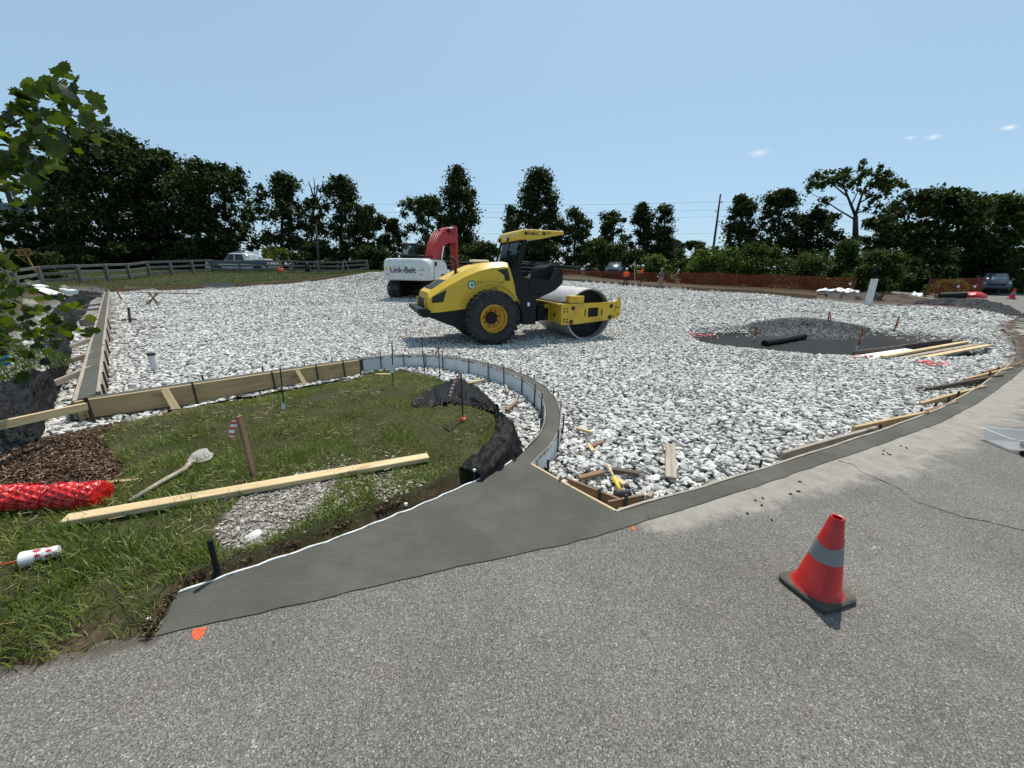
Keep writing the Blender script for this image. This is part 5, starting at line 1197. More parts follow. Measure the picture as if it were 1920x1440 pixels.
cone((cc[0], cc[1], .002), rz, .45, (np.linalg.norm(cA-cB)+np.linalg.norm(cC-cB))/2, 'red-orange traffic cone with a torn grey collar, near on the asphalt')
b_ = onto(1896, 561, GRN1); cone((b_[0], b_[1], b_[2]+.003), .3, .72, .40, 'small far traffic cone on the road at the right edge')
# ---- clear plastic bin at the right edge
def mk_clear():
    m, t, b = nmat('clear_plastic'); b.inputs['Base Color'].default_value = (.8, .8, .8, 1); b.inputs['Roughness'].default_value = .25
    tr = N(t, 'ShaderNodeBsdfTransparent'); mx = N(t, 'ShaderNodeMixShader'); mx.inputs[0].default_value = .3
    t.links.new(tr.outputs[0], mx.inputs[1]); t.links.new(b.outputs[0], mx.inputs[2]); t.links.new(mx.outputs[0], t.nodes['Material Output'].inputs[0])
mk_clear()
b_ = G(1925, 842); bn = empty('storage_bin', (b_[0], b_[1]+.06, .004), R(-8)); tag(bn, 'clear plastic storage bin with brown contents on the asphalt at right', 'bin')
mb = MB(); rr = []
for z, g in ((.0, .03), (.10, .01), (.105, 0), (.115, 0), (.115, .008), (.10, .016), (.006, .036)): rr.append([(x, y, z) for x, y in rrect(-.23+g, .23-g, .16-g, .03, 3)])
mb.rings(rr).build('tub', 'clear_plastic', bn, auto=40)
MB().tube([(x, y, .115) for x, y in rrect(-.23, .23, .16, .03, 3)]+[(.23, .13, .115)], .005, 6).build('rim', 'pvc', bn, sm=True)
plain('brick_red', (.23, .08, .05), .8, var=.3); MB().box((.05, -.04, .035), (.16, .07, .05), (0, 0, .3), .01).build('contents', 'brick_red', bn)
b_ = G(1922, 856); tag(MB().tube([(-.03, 0, .03), (.25, .03, .03)], .028, 10).build('black_tube', 'machine_black'), 'short black tube on the asphalt at the right frame edge', 'tube').location = (b_[0], b_[1], .0)
# ================================================================== cloth
def mk_fabric():
    m, t, b = nmat('black_fabric'); co = world(t)
    c = ramp(t, noise(t, co, 3, 5, .7), [(.3, (.006, .006, .0065)), (.6, (.011, .011, .0115)), (.85, (.032, .030, .028))])
    t.links.new(c, b.inputs['Base Color']); b.inputs['Roughness'].default_value = .6; b.inputs['Specular IOR Level'].default_value = .12
    bump(t, b, noise(t, co, 120, 2), .2, .004)
mk_fabric()
plain('plastic_sheet', (.72, .74, .76), .25, var=.1); plain('soil', (.075, .045, .028), .95, var=.45, vs=9, bs=.6, bscale=15)
def cloth(name, rows, label, amp=.04, freq=3.0, seed=0, mat='black_fabric', cat='fabric sheet', step=.05, nv=18, edge=.02, along=False):
    """rows: lines of points running the long way; the sheet sags and folds between them"""
    R_ = [np.asarray(r_, float) for r_ in rows]
    L = max(np.linalg.norm(np.diff(r_, axis=0), axis=1).sum() for r_ in R_); nu = int(min(420, max(16, L/step)))
    def rs_(P, n):
        s = np.r_[0, np.cumsum(np.linalg.norm(np.diff(P, axis=0), axis=1))]; s /= s[-1]
        # keep stations matched between the rows
        s = np.linspace(0, 1, len(P)); q = np.linspace(0, 1, n)
        return smooth(np.stack([np.interp(q, s, P[:, k]) for k in range(3)], 1), max(1, n//(3*len(P))))
    A = np.stack([rs_(r_, nu) for r_ in R_])                       # rows x nu x 3
    q = np.linspace(0, 1, nv); s = np.linspace(0, 1, len(R_))
    S = np.stack([[np.interp(q, s, A[:, i, k]) for i in range(nu)] for k in range(3)], -1)  # nu x nv x 3
    d = np.r_[0, np.cumsum(np.linalg.norm(np.diff(S[:, nv//2], axis=0), axis=1))][:, None]
    w = np.linalg.norm(S[:, -1]-S[:, 0], axis=1)[:, None]*q[None]
    dd_, ww_ = d, w
    if along: d, w = w, d*.45
    f1 = 1-np.abs(2*fbm(d*freq+w*freq*.3, w*freq*.45+d*.1, seed)-1); f2 = 1-np.abs(2*fbm(d*freq*.6+3, w*freq*1.7, seed+5)-1)
    S[:, :, 2] += amp*(f1**3*.9+f2**4*.7-.35) + amp*(.15 if along else .5)*(fbm(d*8, w*8, seed+9)-.5)
    d, w = dd_, ww_
    S[:, :, 0] += amp*.4*(fbm(d*4, w*4, seed+11)-.5); S[:, :, 1] += amp*.4*(fbm(d*4, w*4, seed+17)-.5)
    e = edge*(fbm(np.arange(nu)*.35, np.zeros(nu), seed+3)-.5)*2; S[:, 0, 0] += e; S[:, -1, 0] -= e; S[:, -1, 1] += e
    ii = (np.arange(nu-1)[:, None]*nv+np.arange(nv-1)[None]).ravel(); F_ = np.stack([ii, ii+1, ii+1+nv, ii+nv], 1)
    o = npmesh(name, S.reshape(-1, 3), [F_], mat, sm=True); md = o.modifiers.new('thick', 'SOLIDIFY'); md.thickness = .004
    return tag(o, label, cat)
def gz_(px, py, z): return G(px, py, z)
outer = [(-300, 812, .10), (0, 726, .06), (45, 708, .04), (85, 694, .02), (118, 678, .0), (104, 644, .04), (90, 614, .04), (98, 584, .02), (138, 554, -.05), (152, 545, -.1)]
inner = [(-300, 985, -.02), (0, 868, -.05), (70, 838, -.18), (100, 768, -.21), (124, 706, -.23), (138, 660, -.25), (124, 624, -.29), (158, 595, -.34), (172, 562, -.40), (196, 551, -.42)]
o_ = [G(*p) for p in outer]; i_ = [G(*p) for p in inner]; m_ = [(a+b_)/2+np.array([0, 0, .02]) for a, b_ in zip(o_, i_)]
cloth('fabric_sheet', [o_, m_, i_], 'long rumpled black fabric lying along the left of the stone strip', .09, 3.6, 2, nv=60, step=.035, along=True)
cloth('fabric_sheet', [[G(60, 846, -.1), G(120, 832, -.1), G(165, 815, -.1), G(205, 806, -.11)], [G(50, 858, -.05), G(120, 842, -.05), G(170, 828, -.05), G(215, 812, -.08)]], 'narrow black fabric lip between the stones and the mulch', .05, 4, 5, nv=8, step=.03)
pts = lambda L: [onto(x, y, GRN1)+np.array([0, 0, h]) for x, y, h in L]
cloth('fabric_sheet', [pts([(774, 752, .0), (800, 740, .0), (832, 724, .02), (858, 712, .02), (885, 722, .0), (912, 745, .0), (930, 762, -.03)]), pts([(772, 757, .05), (802, 748, .07), (838, 732, .11), (866, 724, .10), (893, 738, .06), (916, 754, .04), (933, 768, .02)]), pts([(776, 763, .03), (806, 760, .05), (842, 752, .05), (870, 750, .05), (897, 758, .05), (920, 768, .04), (936, 775, .01)]), pts([(784, 766, .0), (808, 765, .0), (842, 760, .0), (872, 760, .0), (898, 767, .0), (920, 774, .0), (937, 780, -.02)])], 'crumpled black cloth on the grass around the ribboned rod', .05, 5, 12, nv=26, step=.02, edge=.05, along=True)
AL = np.array([(-.30, 2.70), (-.15, 2.92), (-.05, 3.2), (-.02, 3.5), (-.05, 3.74)])
def _al(dx, dy, zs): return [np.array([x+dx, y+dy, z]) for (x, y), z in zip(AL, zs)]
cloth('fabric_sheet', [_al(-.12, .06, (.07, .09, .10, .10, .10)), _al(-.04, .02, (.08, .11, .11, .12, .13)), _al(.05, -.03, (.03, .07, .07, .06, .08)), _al(.10, -.05, (-.04, -.05, -.05, -.06, -.04)), _al(.14, -.07, (-.09, -.15, -.16, -.16, -.15))], 'black cloth draped over the cut grass edge inside the curve', .045, 8, 21, nv=26, step=.02)
cloth('fabric_sheet', [[BOARD0*1-bnor*b_+bdir*a for a, b_ in ()] or [np.array([*(BOARD0-bnor*.30+bdir*a), -.235]) for a in (.7, 1.4, 2.2, 3.1)], [np.array([*(BOARD0-bnor*.40+bdir*a), -.20]) for a in (.7, 1.4, 2.2, 3.1)]], 'strip of black fabric showing between the form board stones and the grass', .03, 4, 8, nv=6, step=.05)
# pit lining
n_r, n_a = 26, 90; V_ = []; 
for i in range(n_r+1):
    f = i/n_r*.93
    for k in range(n_a):
        a = 2*math.pi*k/n_a; x, y = PITC[0]+PITR[0]*f*math.cos(a)*(1+.06*math.sin(3*a)), PITC[1]+PITR[1]*f*math.sin(a)*(1+.06*math.sin(3*a))
        V_.append((x, y, GZ1(x, y)+.012+.05*max(0, float(1-abs(2*fbm(x*1.6, y*2.6, 44)-1))-.45)))
F_ = np.array([(i*n_a+k, i*n_a+(k+1) % n_a, (i+1)*n_a+(k+1) % n_a, (i+1)*n_a+k) for i in range(n_r) for k in range(n_a)])
tag(npmesh('fabric_sheet', np.array(V_), [F_], 'black_fabric', sm=True), 'black fabric lining the shallow pit in the right of the lot', 'fabric sheet')
a, b_ = onto(1432, 650, GZ1), onto(1506, 637, GZ1)
tag(MB().tube([tuple(a+np.array([0, 0, .09])), tuple((a+b_)/2+np.array([0, 0, .085])), tuple(b_+np.array([0, 0, .10]))], [.10, .095, .10], 14).build('fabric_roll', 'black_fabric', sm=False), 'rolled black fabric at the left edge of the pit', 'fabric roll')
# grey stone heap in the pit
hc = onto(1500, 622, GZ1); rad_ = np.array([1.75, 1.15]); gx_, gy_ = [], []
x = RNG.uniform(-1, 1, 16000); y = RNG.uniform(-1, 1, 16000); k = x*x+y*y < 1; x, y = x[k], y[k]
X_ = hc[0]+x*rad_[0]+.25*np.clip(x, 0, 1)*2; Y_ = hc[1]+y*rad_[1]; hh = np.clip(1-np.sqrt(x*x+y*y), 0, 1)**.85*.36
r_, c_ = rot_scl(len(X_), .022)
tag(stones('stone_heap', np.stack([X_, Y_, GZ(X_, Y_)+hh], 1), r_, c_, 'dark_gravel', seed=9), 'heap of fine dark grey stone spilling into the fabric pit', 'stone heap', kind='stuff')
V_ = [(hc[0], hc[1], GZ1(hc[0], hc[1])+.35)]; n_a = 48; n_r = 10
for i in range(1, n_r+1):
    for k in range(n_a):
        a = 2*math.pi*k/n_a; f = i/n_r; xx = f*math.cos(a); x0 = hc[0]+xx*rad_[0]+.5*max(0, xx); y0 = hc[1]+f*math.sin(a)*rad_[1]; V_.append((x0, y0, GZ1(x0, y0)+max(0, 1-f)**.85*.355-.012))
F4_ = np.array([(1+(i-1)*n_a+k, 1+(i-1)*n_a+(k+1) % n_a, 1+i*n_a+(k+1) % n_a, 1+i*n_a+k) for i in range(1, n_r) for k in range(n_a)]); F3_ = np.array([(0, 1+k, 1+(k+1) % n_a) for k in range(n_a)])
plain('fine_grit', (.11, .11, .11), .95, var=.5, vs=40, bs=.6, bscale=80)
npmesh('heap_core', np.array(V_), [F4_, F3_], 'fine_grit', bpy.data.objects['stone_heap'], sm=True)
# pink sprayed stones
plain('pink_paint', (.75, .2, .2), .8, var=.2)
for nm, (px, py, n_, s_) in {'left': (1318, 630, 40, 16), 'right': (1745, 683, 14, 14), 'low': (1618, 668, 10, 10)}.items():
    P_ = np.array([onto(px+random.gauss(0, s_), py+random.gauss(0, 3), GZ1) for _ in range(n_)]); P_[:, 2] += .03; r_, c_ = rot_scl(n_, .03)
    tag(stones('painted_stones', P_, r_, c_, 'pink_paint', 3), {'left': 'pink sprayed stones on the gravel left of the pit', 'right': 'pink sprayed stones on the gravel right of the lumber heap', 'low': 'pink sprayed stones on the gravel before the lumber heap'}[nm], 'stones', kind='stuff')
# right rear bank
bk = lambda L: [D(x, y, Y) for x, y, Y in L]
cloth('fabric_sheet', [bk([(1542, 553, 24.2), (1580, 551, 23.6), (1620, 552, 23), (1660, 556, 22.5)]), bk([(1548, 557, 23.6), (1585, 555, 23), (1620, 556, 22.4), (1655, 560, 22)]), bk([(1546, 566, 23), (1590, 572, 22), (1625, 575, 21.4), (1650, 573, 21.6)])], 'black fabric heaped at the back edge left of the leaning white post', .22, 1.2, 31, nv=16, step=.1)
cloth('fabric_sheet', [bk([(1680, 572, 20.9), (1730, 563, 21.5), (1790, 560, 21.6), (1850, 562, 21), (1890, 575, 19), (1925, 590, 16.5), (1970, 610, 14)]), bk([(1690, 577, 20.7), (1735, 572, 20.8), (1795, 572, 20.6), (1845, 578, 19.6), (1872, 596, 17.4), (1905, 622, 14.8), (1950, 650, 12.6)]), bk([(1695, 579, 20.6), (1740, 578, 20.5), (1800, 579, 20.2), (1840, 586, 19), (1862, 604, 16.8), (1893, 632, 14.2), (1935, 662, 12.2)])], 'black fabric lining the bank below the road at right', .09, 1.1, 37, nv=18, step=.12)
cloth('plastic_sheet', [bk([(1532, 546, 25.6), (1570, 543, 25.2), (1612, 547, 24.6)]), bk([(1530, 549, 25), (1572, 548, 24.6), (1610, 551, 24.2)])], 'crumpled white plastic sheet by the back edge', .18, 2.2, 41, 'plastic_sheet', 'plastic sheet', .08, 12)
cloth('plastic_sheet', [bk([(1712, 550, 24), (1725, 549, 23.8), (1730, 551, 23.6)]), bk([(1708, 557, 23.4), (1718, 558, 23.2), (1728, 556, 23.2)])], 'small white plastic scrap on the dirt heap', .15, 3, 43, 'plastic_sheet', 'plastic scrap', .06, 8)
c0 = D(1685, 572, 22.6); V_ = []; 
gxx, gyy = np.meshgrid(np.linspace(-1, 1, 40), np.linspace(-1, 1, 24)); rr_ = np.sqrt(gxx**2+gyy**2)
hx = c0[0]+gxx*2.2; hy = c0[1]+gyy*1.3; hz = c0[2]-.08+.6*np.clip(1-rr_, 0, 1)**.8*(.7+.7*fbm(gxx*3, gyy*3, 51))
ii = (np.arange(23)[:, None]*40+np.arange(39)[None]).ravel()
tag(npmesh('dirt_pile', np.stack([hx.ravel(), hy.ravel(), hz.ravel()], 1), [np.stack([ii, ii+1, ii+41, ii+40], 1)], 'soil', sm=True), 'low brown dirt pile behind the leaning white post', 'dirt pile')
a, b_ = D(1762, 555, 24), D(1812, 553, 23.4)
tag(MB().tube([tuple(a), tuple((a+b_)/2), tuple(b_)], [.20, .19, .2], 14).build('drain_pipe', 'machine_black', auto=40), 'black corrugated pipe lying on the right bank', 'pipe')
c0 = D(1826, 556, 23.5); tag(MB().rings([[(c0[0]+r2*math.cos(a)*1.3*(1+.2*math.sin(3*a)), c0[1]+r2*math.sin(a), c0[2]+z+.03*math.sin(5*a)) for a in np.linspace(0, 6.283, 20, endpoint=False)] for r2, z in ((.5, -.05), (.42, .12), (.25, .22), (.08, .26))]).build('net_heap', 'red_net', sm=True), 'small heap of red netting on the right bank by the road', 'net heap')
for k, (px, py, lb) in enumerate([(1793, 556, 'left small white marker flag beside the black pipe'), (1824, 556, 'right small white marker flag above the red netting heap'), (1592, 551, 'lone thin white-tipped flag by the white plastic sheet')]):
    b_ = D(px, py, 24); o = empty('marker_flag', tuple(b_)); tag(o, lb, 'marker flag'); MB().tube([(0, 0, -.1), (0, 0, .7)], .012, 5).build('wire', 'dark_steel', o); MB().add([(0, 0, .7), (-.22, 0, .6), (0, 0, .48)], [(0, 1, 2)]).build('flag', 'flag_white', o, fix=False)

# ================================================================== fences
def rail_fence(P, z0, H_, spacing, label, nm, rails=(.22, .58, .94), mat='fence_wood'):
    L = resample([p[:2] for p in P], spacing); zz = np.interp(np.linspace(0, 1, len(L)), np.linspace(0, 1, len(resample([p[:2] for p in P], .3))), [GRN1(*q) for q in resample([p[:2] for p in P], .3)])
    f = empty('rail_fence', (L[0][0], L[0][1], zz[0])); tag(f, label, 'fence'); O_ = Vector(f.location); base = None
    for k, q in enumerate(L):
        if base is None: o = MB().box((0, 0, H_/2-.1), (.17, .17, H_+.2), None, .02).build('post', mat, f); base = o
        else: o = base.copy(); COL.objects.link(o); o.parent = f
        o.location = Vector((q[0], q[1], zz[k]))-O_; o.rotation_euler = (random.uniform(-.03, .03), random.uniform(-.03, .03), random.uniform(0, .4))
    for k in range(len(L)-1):
        for h_ in rails:
            a = Vector((L[k][0], L[k][1]+.02, zz[k]+h_*H_+random.uniform(-.02, .02)))-O_; b_ = Vector((L[k+1][0], L[k+1][1]+.02, zz[k+1]+h_*H_+random.uniform(-.02, .02)))-O_
            o = MB().box((0, 0, 0), ((b_-a).length, .06, .17), None, .012).build('rail', mat, f); x_ = (b_-a).normalized(); y_ = Vector((0, 0, 1)).cross(x_).normalized()
            o.matrix_basis = Matrix.Translation((a+b_)/2) @ Matrix((x_, y_, x_.cross(y_))).transposed().to_4x4()
    return f
rail_fence(FW[:6], 0, 1.12, 1.9, 'weathered grey rail fence along the left bank, near stretch', 'a')
rail_fence(FW[5:], 0, 1.05, 2.2, 'weathered grey rail fence in front of the pickup and the trees', 'b')
rail_fence([D(835, 512, 45), D(960, 514, 46), D(1120, 517, 47)], 0, 1.15, 2.6, 'far grey rail fence behind the roller, below the trees', 'c')
def mk_orange():
    m, t, b = nmat('orange_net'); co = coords(t, 'Object', (1, 1, 1)); sp = N(t, 'ShaderNodeSeparateXYZ'); t.links.new(co, sp.inputs[0])
    b.inputs['Base Color'].default_value = (.30, .045, .012, 1); b.inputs['Roughness'].default_value = .6
    def bars(s, f, w_): return math_(t, 'LESS_THAN', math_(t, 'FRACT', math_(t, 'MULTIPLY', s, f)), w_)
    k = math_(t, 'MAXIMUM', bars(sp.outputs[0], 9.0, .24), bars(sp.outputs[2], 12.0, .26))
    tr = N(t, 'ShaderNodeBsdfTransparent'); mx = N(t, 'ShaderNodeMixShader'); t.links.new(k, mx.inputs[0]); t.links.new(tr.outputs[0], mx.inputs[1]); t.links.new(b.outputs[0], mx.inputs[2])
    t.links.new(mx.outputs[0], t.nodes['Material Output'].inputs[0])
mk_orange()
def net_fence(P, H_, label, seed=0):
    L = resample([p for p in P], .35); f = empty('safety_fence', tuple(L[0])); tag(f, label, 'safety fence'); O_ = L[0]; V_ = []; nz_ = 6; s = 0
    # the sheet is laid out in its own x so the mesh keeps its size round bends
    for i, q in enumerate(L):
        for j in range(nz_+1):
            h_ = H_*j/nz_*(1-.12*float(vnoise(i*.3, 1, seed))); w_ = .07*(float(vnoise(i*.6, j*.7, seed+2))-.5)
            V_.append(tuple(np.array([q[0], q[1]+w_, q[2]+h_])-O_))
    F_ = np.array([(i*(nz_+1)+j, (i+1)*(nz_+1)+j, (i+1)*(nz_+1)+j+1, i*(nz_+1)+j+1) for i in range(len(L)-1) for j in range(nz_)])
    npmesh('net', np.array(V_), [F_], 'orange_net', f, sm=True)
    for i in range(0, len(L), 7):
        d = L[i]-O_; MB().box((d[0], d[1]+.06, d[2]+H_*.5), (.05, .04, H_*1.1), (0, random.uniform(-.06, .06), 0)).build('post', 'dark_steel', f)
net_fence([D(1052, 522, 41.5), D(1130, 525, 41), D(1210, 528, 38.5), D(1262, 533, 35)], .95, 'sagging orange safety fence behind the workers', 1)
net_fence([D(1264, 534, 34.5), D(1340, 537, 32), D(1420, 542, 29.5), D(1500, 546, 28), D(1600, 552, 26)], 1.12, 'orange safety fence in front of the bushes, right of the workers', 2)
net_fence([D(1735, 556, 26), D(1780, 556, 25.4), D(1838, 555, 25)], 1.2, 'orange safety fence in weeds beside the parked dark car', 3)

# ================================================================== vehicles
plain('truck_silver', (.62, .64, .66), .25, .2, var=.03); plain('truck_blue', (.07, .10, .14), .25, .3, var=.05); plain('car_dark', (.07, .10, .13), .22, .35, var=.05); plain('chrome', (.6, .6, .6), .15, .9, var=.02); plain('tail_red', (.35, .01, .01), .3)
def wheel_part(parent, x, y, r_, w_):
    o = MB().lathe([(r_*.6, -w_/2), (r_*.93, -w_/2), (r_, -w_*.32), (r_, w_*.32), (r_*.93, w_/2), (r_*.6, w_/2)], 'y', (0, 0, 0), 24).build('wheel', 'rubber', parent, auto=40)
    s = -1 if y < 0 else 1; MB().lathe([(0, s*w_*.42), (r_*.3, s*w_*.42), (r_*.55, s*w_*.3), (r_*.62, s*w_*.5)], 'y', (0, 0, 0), 16).build('rim', 'chrome', o, auto=30); o.location = (x, y, r_); return o
def body_rings(st, flare=.03):
    rr = []
    for x, z0, z1, hw in st: rr.append([(x, -hw+.05, z0), (x, -hw, z0+.12), (x, -hw-flare, (z0+z1)/2), (x, -hw+.02, z1-.05), (x, -hw+.10, z1), (x, hw-.10, z1), (x, hw-.02, z1-.05), (x, hw+flare, (z0+z1)/2), (x, hw, z0+.12), (x, hw-.05, z0)])
    return rr
def house(parent, st, mat, glass, pillars):
    """cab or greenhouse: stations x, belt, roof, half width at belt, half width at roof"""
    rr = [[(x, -hb, zb), (x, -hr-.02, zr-.07), (x, -hr+.08, zr), (x, hr-.08, zr), (x, hr+.02, zr-.07), (x, hb, zb)] for x, zb, zr, hb, hr in st]
    return MB().rings(rr).build('cab', mat, parent, auto=35)
# pickup, nose towards the left of the photo; local x forward
tk = empty('pickup_truck', tuple(onto(459, 509.5, GRN1)), math.pi); p = D(459, 509.5, 41.0); tk.location = (p[0], p[1], p[2]-.12); tag(tk, 'silver and blue extended-cab pickup truck parked behind the fence', 'pickup truck')
MB().rings(body_rings([(3.2, .5, .82, .80), (3.12, .45, 1.0, .90), (2.2, .42, 1.12, .95), (1.45, .42, 1.17, .96), (-.5, .42, 1.18, .97), (-.55, .42, 1.18, .97), (-3.15, .45, 1.2, .97), (-3.2, .55, 1.15, .95)])).build('body', 'truck_silver', tk, auto=35)
for s in (-1, 1): MB().box((0, s*.985, .98), (5.9, .02, .26), None, .006).build('side_stripe', 'truck_blue', tk)
cabo = house(tk, [(1.5, 1.15, 1.2, .9, .7), (.85, 1.15, 1.86, .92, .74), (.5, 1.15, 1.93, .92, .75), (-.75, 1.15, 1.92, .92, .75), (-.98, 1.15, 1.75, .92, .74), (-1.02, 1.15, 1.2, .92, .76)], 'truck_silver', None, None)
for s in (-1, 1):
    for pts_ in ([(1.28, 1.22), (.80, 1.80), (.28, 1.82), (.28, 1.22)], [(.18, 1.22), (.18, 1.82), (-.55, 1.80), (-.75, 1.22)]):
        MB().add([(x, s*(.945-(z-1.15)*.225), z) for x, z in pts_], [(0, 1, 2, 3)]).build('side_window', 'car_glass', cabo, fix=False)
    wheel_part(tk, 2.1, s*.86, .38, .24); wheel_part(tk, -2.0, s*.86, .38, .24)
    MB().prism(arc(2.1, .40, .47, 0, 180, 12), s*.975, s*.99).build('wheel_well', 'black_print', tk); MB().prism(arc(-2.0, .40, .47, 0, 180, 12), s*.975, s*.99).build('wheel_well', 'black_print', tk)
    MB().box((3.08, s*.78, .92), (.14, .3, .16), None, .03).build('headlight', 'lamp_glass', tk); MB().box((-3.19, s*.88, 1.0), (.05, .12, .3)).build('tail_light', 'tail_red', tk)
MB().add([(1.46, -.78, 1.2), (1.46, .78, 1.2), (.88, .68, 1.84), (.88, -.68, 1.84)], [(0, 1, 2, 3)]).build('windscreen', 'car_glass', cabo, fix=False)
rk = MB()
for y in (-.8, .8): rk.tube([(-1.15, y, 1.15), (-1.15, y, 1.95)], .03, 6)
rk.tube([(-1.15, -.8, 1.95), (-1.15, .8, 1.95)], .03, 6); rk.build('headache_rack', 'chrome', tk); MB().box((-2.0, 0, 1.30), (1.2, 1.5, .22), None, .03).build('tool_chest', 'truck_silver', tk)
MB().box((3.2, 0, .52), (.12, 1.8, .2), None, .04).build('front_bumper', 'chrome', tk); MB().box((-3.25, 0, .55), (.12, 1.8, .18), None, .04).build('rear_bumper', 'chrome', tk)
def sedan(name, loc, rz, label, cat, sc=1.0, mat='car_dark', suv=True):
    c = empty(name, loc, rz); tag(c, label, cat); c.scale = (sc,)*3; h_ = .12 if suv else 0
    MB().rings(body_rings([(2.3, .45, .70+h_, .70), (2.2, .35, .82+h_, .82), (1.3, .32, .98+h_, .90), (.8, .32, 1.02+h_, .91), (-1.5, .32, 1.06+h_, .91), (-2.1, .35, 1.04+h_, .86), (-2.25, .5, .9+h_, .78)])).build('body', mat, c, auto=35)
    zr = 1.68 if suv else 1.45
    cb_ = house(c, [(1.15, .98+h_, 1.04+h_, .80, .62), (.35, 1.0+h_, zr-.06, .84, .62), (-.1, 1.0+h_, zr, .84, .64), (-1.5, 1.02+h_, zr-.04, .82, .62), (-1.95, 1.02+h_, zr-.22, .78, .58), (-2.15, 1.02+h_, 1.1+h_, .76, .58)], mat, None, None)
    for s in (-1, 1):
        for pts_ in ([(.85, 1.06+h_), (.32, zr-.12), (-.35, zr-.09), (-.35, 1.06+h_)], [(-.43, 1.06+h_), (-.43, zr-.09), (-1.25, zr-.12), (-1.3, 1.06+h_)], [(-1.38, 1.08+h_), (-1.33, zr-.13), (-1.72, zr-.2), (-1.85, 1.1+h_)]):
            MB().add([(x, s*(.855-(z-1.0-h_)*.34), z) for x, z in pts_], [(0, 1, 2, 3)]).build('side_window', 'car_glass', cb_, fix=False)
        wheel_part(c, 1.4, s*.80, .34, .22); wheel_part(c, -1.35, s*.80, .34, .22)
        MB().box((2.16, s*.62, .74+h_), (.16, .3, .12), (0, 0, -.25*s), .03).build('headlight', 'lamp_glass', c); MB().box((-2.2, s*.68, .86+h_), (.06, .2, .14)).build('tail_light', 'tail_red', c)
        MB().box((.62, s*.98, 1.06+h_), (.12, .16, .12), None, .03).build('mirror', mat, c)
    MB().add([(1.08, -.70, 1.06+h_), (1.08, .70, 1.06+h_), (.38, .58, zr-.10), (.38, -.58, zr-.10)], [(0, 1, 2, 3)]).build('windscreen', 'car_glass', cb_, fix=False)
    MB().box((2.29, 0, .62+h_), (.04, 1.0, .2), None, .01).build('grille', 'black_print', c); MB().box((2.26, 0, .45), (.1, 1.4, .12), None, .03).build('bumper', 'black_print', c); return c
b_ = D(1856, 549, 32.5); sedan('parked_car', (b_[0], b_[1], b_[2]), R(-135), 'dark blue sport utility car on the road at the right edge', 'car', .92)
b_ = D(1152, 515, 48); sedan('parked_car', (b_[0], b_[1], b_[2]-.35), R(-108), 'dark car half hidden behind the fence beyond the workers', 'car', 1.1)

